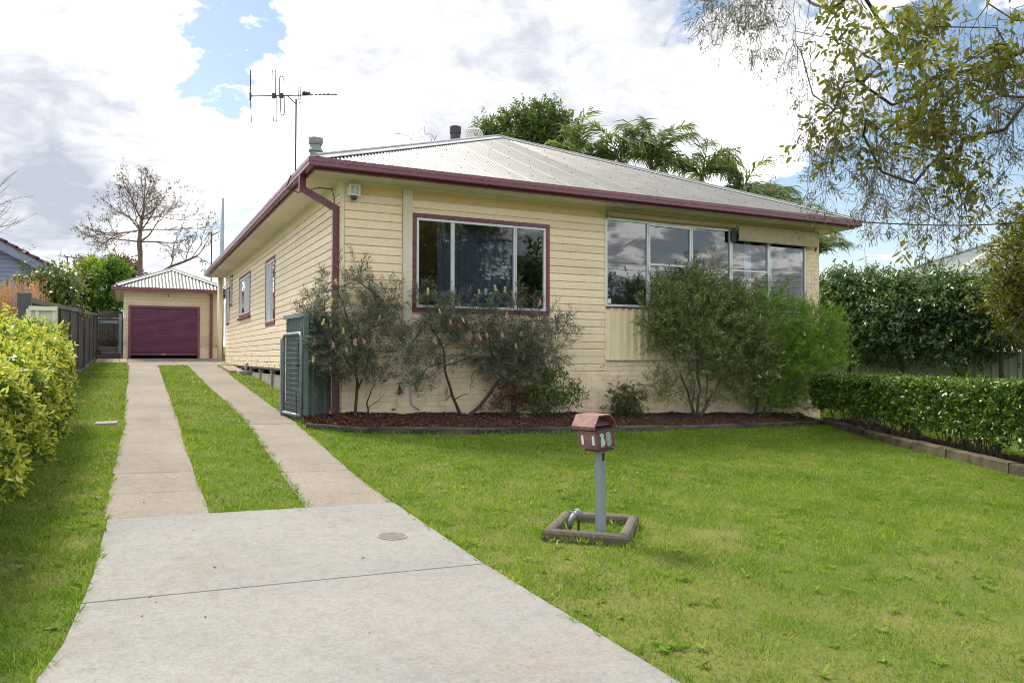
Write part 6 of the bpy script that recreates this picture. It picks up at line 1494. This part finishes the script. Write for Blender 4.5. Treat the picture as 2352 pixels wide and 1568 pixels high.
# --- trees behind the house
tree('leafy_tree', 'big green tree showing above the roof behind the ridge', 'tree', (12.5, 22, .9), (12.5, 22, 5.5), [pb(*q, 40) for q in ((1110, 298, 22), (1150, 292, 24), (1185, 285, 28), (1222, 275, 32), (1255, 272, 32), (1235, 310, 44), (1290, 300, 34), (1190, 325, 32), (1306, 274, 14), (1285, 335, 34), (1270, 350, 50), (1180, 360, 50), (1120, 320, 26), (1200, 268, 14))], dict(k=8, tl=.42, L=.17, W=.075, ang=55, shell=.4, out=.8, up=.3, tip=.3, lump=.25), M['leaf_tree'], M['bark_far'], .3, 2600, None, 14, 71)
def frond_mesh(seed, n=44):
    r = np.random.default_rng(seed); s = np.linspace(0, 1, 13); end = (100, 62, 128)[seed-1]; el = rad(82)-rad(end)*s**1.5; pts = [V3(0, 0, 0)]
    for i in range(12): pts.append(pts[-1]+V3(math.cos(el[i]), .10*s[i], math.sin(el[i]))/12)
    pts = np.array(pts); P = []; rn = []
    for i in range(n):
        t = .10+.90*i/n; f = t*12; k = min(int(f), 11); p = pts[k]+(pts[k+1]-pts[k])*(f-k); tg = unit(pts[k+1]-pts[k])
        for sg in (1, -1):
            if r.random() < .08: continue
            L_ = .50*(math.sin(math.pi*min(1, t*.86+.10))**.6)*(1+.18*r.normal()); d = unit(V3(0, sg, 0)*.62+tg*.72+V3(0, 0, -.25)+V3(.12, .25, 0)+r.normal(size=3)*.16); w = .021
            a = unit(np.cross(d, V3(0, 0, 1)+r.normal(size=3)*.5)); mid = p+d*L_*.5; tip = p+d*L_*.95+V3(.02, .05, -.26*L_)
            P += [[p-a*w*.4, mid-a*w*.6, mid+a*w*.6, p+a*w*.4], [mid-a*w*.6, tip, tip+a*.002, mid+a*w*.6]]; q = r.random(); rn += [q, q]
    for k in range(12):
        a, b = pts[k], pts[k+1]; w = .012*(1-.8*k/12)+.002; P.append([a+V3(0, w, 0), b+V3(0, w, 0), b-V3(0, w, 0), a-V3(0, w, 0)]); rn.append(.6); P.append([a+V3(0, 0, w), b+V3(0, 0, w), b-V3(0, 0, w), a-V3(0, 0, w)]); rn.append(.6)
    return np.array(P), np.array(rn)
FR = [frond_mesh(s) for s in (1, 2, 3)]; FM = [None]*3
def palm(dx, dy, depth, L_, nf, label, seed):
    r = random.Random(seed); c = at(dx, dy, depth); g = float(gz(c[0], c[1])); t = plant('palm_tree', label, 'palm', (c[0], c[1], g), 'palms behind the house')
    m_ = MB(); m_.tube([(c[0], c[1], g-.2), (c[0]+.05, c[1], (g+c[2])/2), (c[0], c[1], c[2]+.1)], [.16, .12, .09], 8); m_.build('trunk', M['bark_far'], t)
    for i in range(nf):
        k = i % 3
        if FM[k] is None: o = quads_mesh('frond', FR[k][0]+c, FR[k][1], M['palm'], t, org=c); FM[k] = o.data
        else: o = link_mesh('frond', FM[k], t, c)
        s_ = L_*r.uniform(.62, 1.25); o.scale = (s_, s_, s_); o.rotation_euler = (r.uniform(-.4, .4), r.uniform(-.25, .95), 2.4*i+r.uniform(-.5, .5))
palm(1335, 372, 37, 2.1, 14, 'leftmost palm crown above the roof, in front of the big green tree', 1)
palm(1425, 372, 36, 2.0, 13, 'palm crown above the roof with tall upright new spears', 2)
palm(1495, 368, 36, 2.1, 14, 'full palm crown above the roof just left of the gap of sky', 3)
palm(1612, 406, 36, 2.3, 14, 'palm crown standing alone right of the gap of sky', 4)
palm(1700, 452, 36, 1.9, 13, 'palm crown low behind the right slope of the roof', 5)
palm(1752, 472, 35, 1.7, 13, 'small palm crown just clearing the right slope of the roof', 6)
palm(1822, 496, 34, 1.4, 12, 'yellowish palm top peeping over the right end of the gutter', 7)
palm(1872, 590, 24, 1.25, 12, 'palm hanging out from behind the brick pier at the house corner', 8)

def colonize(name, mat, parent, seed_nodes, targets, step, rtip, expo=2.3, rmax=.3, wob=.25, sides=5, seed=0, up=.0, droop=0., first=()):
    """limbs that fork their way to each target; thickness follows the number of twigs carried."""
    r = np.random.default_rng(seed); nodes = [np.asarray(p, float) for p in seed_nodes]; par = [i-1 for i in range(len(nodes))]
    base = nodes[-1]; targets = list(first)+sorted(targets, key=lambda q: np.linalg.norm(q-base))
    ends = []
    for t in targets:
        A = np.array(nodes); d = np.linalg.norm(A-t, axis=1)+.15*np.maximum(0, np.linalg.norm(A-base, axis=1)-np.linalg.norm(t-base)); i = int(np.argmin(d)); p = nodes[i]; n = max(1, int(np.linalg.norm(t-p)/step)); off = r.normal(size=3)*wob*step
        for k in range(1, n+1):
            f = k/n; q = p+(t-p)*f+off*math.sin(math.pi*f)+V3(0, 0, up*math.sin(math.pi*f))+r.normal(size=3)*step*.06*(k < n); nodes.append(q); par.append(i); i = len(nodes)-1
        ends.append((i, unit(nodes[i]-nodes[par[i]])))
    cnt = np.zeros(len(nodes))
    for i, _ in ends: cnt[i] += 1
    for i in range(len(nodes)-1, 0, -1): cnt[par[i]] += cnt[i]
    R = np.minimum(rtip*np.maximum(cnt, 1)**(1/expo), rmax); mb = MB()
    for i in range(1, len(nodes)): mb.tube([nodes[par[i]], nodes[i]], [max(R[i], R[par[i]]*.75) if cnt[par[i]] < 1.5*cnt[i] else R[i], R[i]], sides if R[i] > rtip*2.5 else 3, False)
    mb.build(name, mat, parent, smooth=True)
    return np.array([nodes[i] for i, _ in ends]), np.array([d for _, d in ends]), nodes
def branching(mb, p, d, L_, r_, lvl, rs, tips, spread=.55, up=.10, kids=(3, 4), inside=None):
    """one limb and, along its outer part, the limbs that fork from it."""
    n = 5; pts = [p]; dd = d
    for i in range(n):
        dd = unit(dd+rs.normal(size=3)*.10+V3(0, 0, up*.5)); pts.append(pts[-1]+dd*L_/n)
    mb.tube(pts, [r_*(1-.45*i/n) for i in range(n+1)], 6 if lvl > 2 else 4 if lvl > 1 else 3, False)
    if lvl == 0: tips.append((pts[-1], dd)); tips.append((pts[3], dd)); return
    for k in range(rs.integers(kids[0], kids[1]+1)):
        f = rs.uniform(.35, 1.) if k else 1.; q = f*n; i0 = min(int(q), n-1); b = pts[i0]+(pts[i0+1]-pts[i0])*(q-i0)
        ax = unit(np.cross(dd, rs.normal(size=3))); ang = rs.normal()*.18+(spread if k else spread*.35); nd = unit(dd*math.cos(ang)+ax*math.sin(ang)+V3(0, 0, up)); nd[1] *= .85
        l2 = L_*rs.uniform(.55, .8)
        if inside is not None and not inside(b+nd*l2): l2 *= .5
        branching(mb, b, nd, l2, max(r_*(.62 if k == 0 else .48), .009), lvl-1, rs, tips, spread, up, kids, inside)
def bare_tree():
    dp = 45.; rs = np.random.default_rng(12)
    b = at(323, 700, dp); g = float(gz(b[0], b[1])); t = plant('bare_tree', 'bare spreading tree with dry seed tufts behind the garage', 'tree', (b[0], b[1], g)); mb = MB()
    tr = [V3(b[0], b[1], g-.2)]+[at(x, y, dp) for x, y in ((323, 660), (321, 620), (322, 585), (320, 555), (322, 530), (326, 505), (330, 480))]
    mb.tube(tr, [.19, .165, .15, .14, .13, .10, .08, .06], 8, False); tips = []
    cx = at(322, 508, dp); sc_ = dp/(F*2352)
    def inside(q):
        x = (q-cx)@RT/sc_; y = -((q-cx)@UP)/sc_; return (x/125)**2+(y/110)**2 < 1.0
    prim = [(5, 262, 535, .8, .085), (5, 285, 490, 1, .095), (6, 300, 455, -.8, .08), (6, 335, 440, .6, .075), (6, 365, 455, -1, .075), (5, 375, 490, 1.2, .08), (4, 245, 560, -.8, .07), (4, 395, 520, -.6, .07), (7, 322, 430, 0, .06), (7, 345, 425, .8, .055), (3, 262, 585, .6, .055), (5, 300, 520, -2, .07), (5, 350, 515, 2, .07), (5, 425, 505, 1.5, .07), (4, 430, 550, 0, .07), (6, 400, 465, 1.5, .065), (5, 225, 545, .5, .065)]
    for i, x, y, z, r_ in prim:
        e = at(x, y, dp+z*1.4); d = e-tr[i]; L_ = np.linalg.norm(d)*.85; branching(mb, tr[i], unit(d), L_, r_*.72, 3, rs, tips, .62, .03, (3, 4), inside)
    low = [at(x, y, dp) for x, y in ((322, 660), (352, 636), (392, 612), (425, 600), (452, 588))]; mb.tube(low, [.095, .085, .075, .065, .055], 7, False)
    for (x0, y0), (x1, y1), r_ in (((392, 612), (420, 520), .055), ((425, 600), (452, 540), .055), ((452, 588), (482, 560), .05), ((452, 588), (472, 610), .04), ((425, 600), (400, 560), .045), ((440, 594), (462, 520), .05)):
        a = at(x0, y0, dp); e = at(x1, y1, dp+rs.normal()); branching(mb, a, unit(e-a), np.linalg.norm(e-a)*.6, r_*.75, 2, rs, tips, .55, .05, (3, 4))
    mb.build('trunk', M['bark_far'], t, smooth=True)
    E_ = np.array([p for p, _ in tips]); D_ = np.array([d for _, d in tips])
    O = E_+rs.normal(size=E_.shape)*.08; D = unit(D_+rs.normal(size=E_.shape)*.6); k = rs.random(len(O)) < .80
    q, rn = sprigs(O[k], D[k], 4, .14, .14, .042, 60, .3, rs=rs); quads_mesh('seed_tufts', q, rn, M['leaf_pod'], t); print('tips', len(tips))
bare_tree()
def bare_twigs(label, basepx, depth, tg, n, seed, group=None, rtip=.008, first=()):
    rs = np.random.default_rng(seed); b = at(*basepx, depth); g = float(gz(b[0], b[1])); t = plant('bare_tree', label, 'tree', (b[0], b[1], g)); T = []
    for k in range(n):
        x, y, s = tg[k % len(tg)]; T.append(at(x+rs.normal()*s, y+rs.normal()*s*.8, depth+rs.normal()*.8))
    top = at(basepx[0], basepx[1], depth); colonize('trunk', M['bark_far'], t, [V3(b[0], b[1], g-.2), (top+V3(b[0], b[1], g))/2, top], T, .4, rtip, 2.4, .14, .15, seed=seed, up=.03, first=[at(x, y, depth) for x, y in first])
def edge_twigs():
    dp = 34.; rs = np.random.default_rng(4); b = at(-150, 640, dp); g = float(gz(b[0], b[1])); t = plant('bare_tree', 'leafless twigs reaching in at the left edge above the blue house', 'tree', (b[0], b[1], g)); mb = MB(); tips = []
    tr = [V3(b[0], b[1], g-.2), at(-150, 600, dp), at(-140, 560, dp)]; mb.tube(tr, [.2, .17, .14], 7, False)
    for (x0, y0), (x1, y1), r_ in (((-140, 560), (50, 470), .035), ((-140, 560), (5, 395), .04), ((-145, 580), (55, 545), .03), ((-140, 560), (30, 515), .03), ((-140, 560), (-20, 440), .035)):
        a, e = at(x0, y0, dp), at(x1, y1, dp+rs.normal()*.5); d = e-a; branching(mb, a, unit(d), np.linalg.norm(d)*.52, r_, 2, rs, tips, .45, .03, (4, 5))
    mb.build('trunk', M['bark_far'], t)
edge_twigs()
bare_twigs('a few leafless twigs poking above the ridge left of the dark flue', (955, 420), 36, [(905, 305, 10), (940, 300, 10), (960, 315, 14), (985, 310, 12), (1000, 318, 8)], 30, 9, None, .007, [(930, 370), (905, 325), (945, 345), (950, 305), (985, 350), (1003, 312)])
SM = dict(k=7, tl=.35, L=.15, W=.07, ang=55, shell=.35, out=.8, up=.35, tip=.35, lump=.2)
def small_tree(label, px, depth, blobs, mat, n, seed, leaf=SM):
    b = at(px[0], px[1], depth); b[2] = float(gz(b[0], b[1])); return tree('garden_tree', label, 'tree', b, (b[0], b[1], b[2]+1.6), [pb(*q, depth) for q in blobs], leaf, mat, M['bark_far'], .09, n, None, 12, seed)
small_tree('rust brown leaved tree low behind the lime tree', (240, 720), 48, [(198, 604, 13), (222, 606, 12), (275, 606, 18), (297, 616, 15), (312, 632, 12), (285, 640, 20), (250, 612, 10)], M['leaf_brown'], 900, 81)
small_tree('lime yellow tree between the blue house and the garage', (205, 740), 36, [(185, 636, 13), (205, 624, 15), (222, 622, 13), (203, 655, 18), (222, 680, 15), (229, 708, 14), (210, 705, 14)], M['leaf_lime'], 700, 82)
small_tree('fresh green tree just left of the garage roof', (255, 740), 35, [(246, 625, 13), (268, 628, 14), (250, 658, 17), (262, 688, 18), (245, 705, 13)], M['leaf_fresh'], 650, 83)
cam_t = small_tree('camellia bush with glossy leaves and red blooms over the charcoal fence', (125, 760), 20, [(92, 640, 24), (62, 622, 14), (128, 660, 26), (160, 682, 24), (178, 650, 16), (145, 640, 20), (110, 668, 26), (158, 712, 20), (135, 700, 26)], M['leaf_camel'], 560, 84, dict(k=6, tl=.18, L=.10, W=.052, ang=60, shell=.4, out=.8, up=.4, tip=.3, lump=.2))
blooms(cam_t, [(tuple(at(x, y, 19.2)), rl(1)) for x, y in ((88, 633), (105, 642), (186, 713), (182, 724))], M['bloom_red'], 'flower', .05, .05, 40, seed=12)
def reeds(label, cx, base_y, depth, tops, seed):
    rs = np.random.default_rng(seed); b = at(cx, base_y, depth); b[2] = float(gz(b[0], b[1])); t = plant('reed_clump', label, 'grass clump', b, 'pink reeds behind the fence'); P = []; rn = []
    for k in range(250):
        x, y, s = tops[k % len(tops)]; e = at(x+rs.normal()*s*1.5, y+rs.normal()*s*.9+abs(rs.normal())*s*1.1, depth+rs.normal()*.5); a = V3(b[0]+(e[0]-b[0])*.35+rs.normal()*.12, b[1]+rs.normal()*.25, b[2]+rs.random()*.5); m = (a+e)/2+V3(rs.normal()*.06, 0, .22); w = unit(np.cross(e-a, V3(rs.normal(), rs.normal(), .2)))*.006
        P += [[a-w, a+w, m+w, m-w], [m-w, m+w, e+w*.5, e-w*.5]]; q = rs.random(); rn += [.35*q, .25+.75*q]
        for f in range(3):
            c = m+(e-m)*rs.uniform(.4, 1.); d = unit(rs.normal(size=3)+V3(0, 0, .8))*.10; P.append([c-w, c+w, c+d+w*.3, c+d-w*.3]); rn.append(.5+.5*rs.random())
    quads_mesh('blades', np.array(P), np.array(rn), M['reed'], t)
reeds('pink tipped reed clump at the left edge of the picture', -5, 790, 15.5, [(5, 652, 12), (25, 648, 11), (-20, 655, 14), (20, 690, 16)], 3)
reeds('pink tipped reed clump beside the camellia', 75, 790, 15.5, [(62, 648, 10), (76, 645, 10), (85, 672, 12), (95, 690, 10), (50, 680, 12)], 4)

# --- the hanging tree at the upper right, its trunk just outside the picture
def hanging_tree():
    rs = np.random.default_rng(14); dp = 7.6
    tb = at(2620, 1150, 7.2); tb[2] = float(gz(tb[0], tb[1])); t = plant('hanging_tree', 'weeping tree hanging into the upper right corner, narrow leaves and broad olive clumps', 'tree', tb)
    top = at(2600, 60, 7.5)
    px = np.array([1600, 1650, 1700, 1760, 1785, 1800, 1850, 1900, 1950, 2000, 2050, 2100, 2180, 2230, 2280, 2330, 2420]); py = np.array([40, 110, 120, 190, 330, 370, 440, 540, 585, 600, 560, 610, 640, 620, 520, 420, 380])
    yb = lambda x: float(np.interp(x, px, py))
    limbs = []; 
    for x, y, d in ((2150, 62, 7.6), (2050, 75, 7.4), (1960, 150, 7.7), (1890, 250, 7.3), (2060, 260, 7.9), (2190, 300, 7.6), (2200, 430, 7.4), (1760, -40, 7.8), (1680, -50, 7.5), (1850, -20, 7.3), (1950, -60, 8.0), (2300, 220, 7.8), (2130, 420, 7.5), (2330, 20, 7.2), (1990, 330, 7.2), (2230, 520, 7.6), (1840, 120, 7.6), (2420, 150, 7.0), (1830, 300, 7.5)): limbs.append(at(x, y, d))
    strands = []; ends = []
    k = 0
    while k < 165:
        x = rs.uniform(1612, 2420) if k < 128 else rs.uniform(2400, 2950); b = yb(x); y1 = b-abs(rs.normal())*b*.36-rs.random()*20
        if y1 < -60: continue
        L_ = rs.uniform(90, 300); y0 = y1-L_; d = rs.uniform(6.9, 8.4); dx = rs.normal()*22+18
        n = 9; pts = [at(x+dx*(1-i/(n-1))**1.5+rs.normal()*2.5, y0+(y1-y0)*i/(n-1), d+rs.normal()*.02) for i in range(n)]; strands.append(pts); k += 1
    starts = [s[0] for s in strands]
    m1, m2 = tb*.62+top*.38+V3(.12, .05, 0), tb*.3+top*.7+V3(-.05, .1, 0); up1, up2 = top+V3(.25, .5, .9), top+V3(.7, 1.0, 1.8)
    colonize('limb', M['bark_dark'], t, [tb-V3(0, 0, .2), m1, m2, top], limbs+starts, .35, .0042, 2.3, .12, .22, seed=4, up=.02)
    mb = MB(); mb.tube([tb-V3(0, 0, .2), tb+V3(0, 0, .25), m1, m2, top, up1, up2], [.30, .24, .21, .185, .15, .09, .04], 12)
    for e in ((.9, -.8, 1.0), (1.5, .5, .9), (-.6, 1.1, 1.5), (1.6, -.4, .2)): mb.tube(limb(top, top+V3(*e), 5, .05, .06, rs), [.09, .08, .065, .05, .035, .02], 7, False)
    mb.build('trunk', M['bark_dark'], t, smooth=True)
    mb = MB(); O = []; D = []
    for s in strands:
        mb.tube(s, [.0036-.0022*i/8 for i in range(9)], 3, False)
        for j in range(1, 9):
            for q in range(1+(j % 3 == 0)):
                a = s[j]; d = unit(V3(*(rs.normal(size=2)*.8), -.7)); L_ = rs.uniform(.08, .30); e = a+d*L_
                mb.tube([a, (a+e)/2+V3(0, 0, .02), e], [.0020, .0016, .0010], 3, False)
                for z in range(4): f = rs.uniform(.2, 1); O.append(a+d*L_*f); D.append(unit(d+rs.normal(size=3)*.5))
    mb.build('twigs', M['bark_dark'], t, kind='stuff')
    O = np.array(O); D = np.array(D); keep = rs.random(len(O)) < .56; O, D = O[keep], D[keep]
    q, rn = sprigs(O, D, 6, .11, .060, .0085, 38, .2, .1, .15, rs=rs); quads_mesh('narrow_leaves', q, rn, M['willow'], t, kind='stuff')
    bl = [pb(*b, dd, 1., .7) for b, dd in (((1935, 120, 70), 7.6), ((2010, 190, 80), 7.5), ((2060, 90, 80), 7.8), ((2130, 170, 90), 7.4), ((1890, 300, 50), 7.5), ((1850, 330, 26), 7.5), ((2070, 290, 70), 7.6), ((2160, 300, 80), 7.4), ((2200, 400, 55), 7.5), ((2180, 480, 38), 7.5), ((2130, 555, 24), 7.5), ((2240, 210, 80), 7.4), ((2290, 100, 70), 7.2), ((2150, 30, 80), 7.5), ((1960, 30, 60), 7.7), ((2330, 180, 50), 7.2), ((2240, 440, 40), 7.5), ((1900, 220, 34), 7.6), ((1980, 310, 50), 7.5), ((2340, 60, 60), 7.0), ((2480, 40, 110), 7.3), ((2600, -60, 140), 7.6), ((2720, 60, 120), 7.4), ((2560, 200, 90), 7.6), ((2450, -160, 120), 7.8), ((2700, -220, 140), 7.6), ((2300, -160, 130), 7.8), ((2840, -60, 110), 7.4))]
    O, D = clumped(bl, 2300, .1, rs, .2, .11, 9); D = unit(rs.normal(size=D.shape)+np.array([0, 0, -.2]))
    q, rn = sprigs(O, D, 5, .15, .082, .036, 60, .3, 0, .25, .2, .15, rs); quads_mesh('broad_leaves', q, rn, M['mistle'], t, kind='stuff')
    mb = MB()
    for a, d in zip(O[:500], D[:500]): mb.tube([a-d*.12+V3(0, 0, .06), a, a+d*.12], [.004, .003, .0015], 3, False)
    mb.build('twigs', M['bark_dark'], t, kind='stuff')
hanging_tree()

# --- trees over the road, mirrored in the front windows
RT_ = dict(k=6, tl=.6, L=.30, W=.14, ang=55, shell=.35, out=.8, up=.3, tip=.3, lump=.25)
def street_tree(label, x, y, h, w, seed, n=1900):
    rs = np.random.default_rng(seed); g = float(gz(x, y)); bl = []
    for k in range(9):
        a = k*2.4; rr = w*.55*math.sqrt((k+.3)/9); z = g+h*(.42+.45*rs.random()*(1-rr/w)); R = w*rs.uniform(.28, .42); bl.append((V3(x+rr*math.cos(a), y+rr*math.sin(a), z), R, R, R*.85))
    bl.append((V3(x, y, g+h*.86), w*.3, w*.3, h*.14))
    tree('street_tree', label, 'tree', (x, y, g), (x+.3, y, g+h*.35), bl, RT_, M['leaf_tree'], M['bark_far'], .22, n, 'trees across the street', 10, seed)
street_tree('broad tree across the street mirrored in the maroon window', 9.5, -25, 11.5, 6.0, 91); street_tree('dark tree across the street mirrored beside the curtain', 3.0, -24, 10.0, 5.0, 92)
street_tree('round topped tree mirrored in the leftmost sunroom pane', 17.8, -27, 8.4, 4.2, 93); street_tree('low spreading tree mirrored at the foot of the sunroom panes', 25.5, -28, 6.8, 5.0, 94); street_tree('small far tree mirrored near the house corner', 33.5, -27, 5.4, 3.6, 95)
street_tree('tall tree across the street opposite the driveway', -6., -25, 9.0, 4.6, 96, 700)

# ================================================================ lawn
M['grass'] = leafmat('lawn_grass', [(0, (.042, .10, .014)), (.33, (.11, .215, .022)), (.60, (.195, .30, .032)), (.80, (.315, .355, .06)), (1, (.50, .45, .20))], .6, .2, .42, patch=.75)
def ip(S, col): a = np.array(S); return lambda y: np.interp(y, a[:, 0], a[:, col])
def lawn():
    r = np.random.default_rng(77)
    yl = lambda poly: (np.array([p[1] for p in poly]), np.array([p[0] for p in poly]))
    def edge(poly): p = np.array(sorted(poly, key=lambda q: q[1])); return lambda y: np.interp(y, p[:, 1], p[:, 0])
    LE, RE = edge(LEFT_A+LEFT_B), edge(RIGHT_A+RIGHT_B)
    be = np.array(BED_EDGE); he = np.array(sorted(HEDGE_EDGE, key=lambda q: q[1]))
    def blocked(x, y):
        m = .022*np.sin(x*31+y*17)+.018*np.sin(y*43+x*5)
        b = (y < -5.77) & (x > LE(y)+m-.005) & (x < RE(y)-m+.005)
        for S in (S1, S2):
            a_, b_ = ip(S, 1), ip(S, 2); b |= (y > -5.79) & (y < 14.4) & (x > a_(y)+m) & (x < b_(y)-m)
        b |= (y >= 14.35) & (x > -3.05) & (x < .1)
        b |= (y > 16.1) & (x > -4.0) & (x < -3.0)
        b |= (x > -.72) & (x < 9.6) & (y > np.interp(x, be[:, 0], be[:, 1])+.0) & (y < .2)
        b |= (x > .0) & (x < XR) & (y > -.1)
        b |= (y < -.9) & (x > np.interp(y, he[:, 1], he[:, 0])-.0) & (x < np.interp(y, he[:, 1], he[:, 0])+1.35)
        b |= (x < np.interp(y, [-13, 0, .2, 20], [-12, -6.5, -4.27, -4.03])) & (y > -.2)
        b |= (x > -.46) & (x < -.03) & (y > 10.95) & (y < 13.6)
        b |= (np.abs((x-.195)*.83-(y+7.03)*.55) < 0)  # nothing
        return b
    def zone(n, y0, y1, x0, x1, h, w):
        y = r.uniform(y0, y1, n); x = r.uniform(x0, x1, n)
        # the wedge of lawn that can be seen, with room for a step aside
        vis = (x < CAM[0]+1.75*(y-CAM[1])+1.6) & (x > CAM[0]-.135*(y-CAM[1])-2.2)
        k = vis & ~blocked(x, y); x, y = x[k], y[k]; n = len(x)
        # mown unevenly: clumps and thin places
        cl = np.sin(x*9.1+np.sin(y*6))*np.sin(y*8.3+np.sin(x*5))
        bare = np.exp(-(((x-1.05)/.42)**2+((y+7.35)/.16)**2))*.8+np.exp(-(((x-.2)/.9)**2+((y+7.75)/.10)**2))*.35; pn = np.sin(x*2.3+1.7*np.sin(y*1.9))*np.sin(y*2.7+1.3*np.sin(x*1.4))
        kk = r.random(n) < .76+.20*cl+.10*pn-bare; x, y = x[kk], y[kk]; n = len(x); cl = cl[kk]
        hh = h*r.uniform(.5, 1.3, n)*(1+.30*cl)*(1+.9*(r.random(n) < .04))
        lean = r.normal(size=(n, 2))*.95; d = unit(np.stack([lean[:, 0], lean[:, 1], np.ones(n)], 1)); a = r.random(n)*6.283
        s = np.stack([np.cos(a), np.sin(a), np.zeros(n)], 1)*(w*r.uniform(.7, 1.3, n))[:, None]/2
        B = np.stack([x, y, gz(x, y)-.004], 1); P = np.stack([B-s, B+s, B+d*hh[:, None]], 1)
        return P, np.clip(r.beta(2.2, 2.6, n), 0, 1)
    out = [zone(300000, -11.6, -8.3, -7, 6, .036, .0052), zone(360000, -8.3, -6.0, -6, 9, .036, .0066), zone(330000, -6.0, -3.2, -6, 10, .034, .0090), zone(190000, -3.2, -.9, -5, 10.5, .034, .0125), zone(60000, -1.2, 3, -4.6, 1, .036, .014), zone(60000, 3, 18, -4.4, 0, .045, .022), zone(30000, -3, 7, 10, 17, .06, .03)]
    P = np.concatenate([o[0] for o in out]); rn = np.concatenate([o[1] for o in out])
    quads_mesh('lawn_grass', P, rn, M['grass'], None, org=(0, 0, 0), nv=3, kind='stuff')
    print('grass blades', len(P))
    # longer tufts against edges
    T = []
    for k in range(46):
        T.append((-.72+r.normal()*.04, -.5+r.normal()*.35))
    for x, y in ((-.05, 13.9), (-.1, 14.4), (-.08, 15.0), (.0, 14.6), (-.04, 13.5)): T += [(x+r.normal()*.06, y+r.normal()*.12) for _ in range(8)]
    for i, S in enumerate(((cenK, 26),)): T += [tuple(cenK[:2]+r.normal(size=2)*.17) for _ in range(30)]
    # ragged growth along the concrete edges
    for y in np.arange(-11, -5.8, .035): T += [(float(LE(y))-.012+r.normal()*.014, y), (float(RE(y))+.012+r.normal()*.014, y)]
    for S in (S1, S2):
        a_, b_ = ip(S, 1), ip(S, 2)
        for y in np.arange(-5.75, 3, .045): T += [(float(a_(y))-.01+r.normal()*.016, y), (float(b_(y))+.01+r.normal()*.016, y)]
    for x in np.arange(-2.43, -1.72, .03): T += [(x, -5.76+r.normal()*.012)]
    for i in range(4):
        for f in np.arange(0, 1, .05): p = K[i]+(K[(i+1) % 4]-K[i])*f; q = p+unit(p-cenK)*.02; T.append((q[0]+r.normal()*.012, q[1]+r.normal()*.012))
    for x in np.arange(-.6, 9.3, .06): T.append((x, float(np.interp(x, be[:, 0], be[:, 1]))-.03+r.normal()*.015))
    k = r.random(len(T)) < .62; T = [t_ for t_, q in zip(T, k) if q]
    O = np.array([(x, y, float(gz(x, y))) for x, y in T]); D = unit(np.array([0, 0, 1.])+r.normal(size=O.shape)*.3)
    # low broad leaved weeds in the grass
    nw = 900; wx, wy = r.uniform(-4.2, 6, nw), r.uniform(-10.4, -2, nw); wk = (wx < CAM[0]+1.75*(wy-CAM[1])+1) & ~blocked(wx, wy); wx, wy = wx[wk], wy[wk]
    qw, rw = sprigs(np.stack([wx, wy, gz(wx, wy)+.008], 1), np.tile([[0, 0, 1.]], (len(wx), 1)), 7, .012, .042, .018, 76, .15, rs=r, upn=1.)
    quads_mesh('lawn_weeds', qw, .25+.4*rw, M['grass'], None, org=(0, 0, 0), kind='stuff')
    q, rn = sprigs(O, D, 7, .02, .062, .0065, 42, .25, rs=r); quads_mesh('grass_tufts', q, rn, M['grass'], None, org=(0, 0, 0), kind='stuff')
lawn()
# fallen leaves on the concrete and lawn
def litter():
    r = np.random.default_rng(5); n = 150; x = r.uniform(-4.5, 8, n); y = r.uniform(-9.5, -1.8, n)
    x[:14] = r.uniform(-3, -1.1, 14); y[:14] = r.uniform(-9, -4, 14)
    on = (x > -3.2) & (x < -.95); O = np.stack([x, y, gz(x, y)+np.where(on, .024, .034)], 1); d = unit(np.stack([r.normal(size=n), r.normal(size=n), r.normal(size=n)*.12], 1)); s = unit(np.cross(d, [0, 0, 1.])+r.normal(size=(n, 3))*.12); l = r.uniform(.015, .045, (n, 1)); w = l*.35
    P = np.stack([O-d*l/2, O+s*w/2, O+d*l/2, O-s*w/2], 1)
    quads_mesh('fallen_leaves', P, r.random(n), leafmat('fallen_leaf', [(0, (.05, .03, .02)), (.6, (.16, .08, .03)), (1, (.32, .17, .07))], .7, .2, .2), None, org=(0, 0, 0), kind='stuff')
litter()
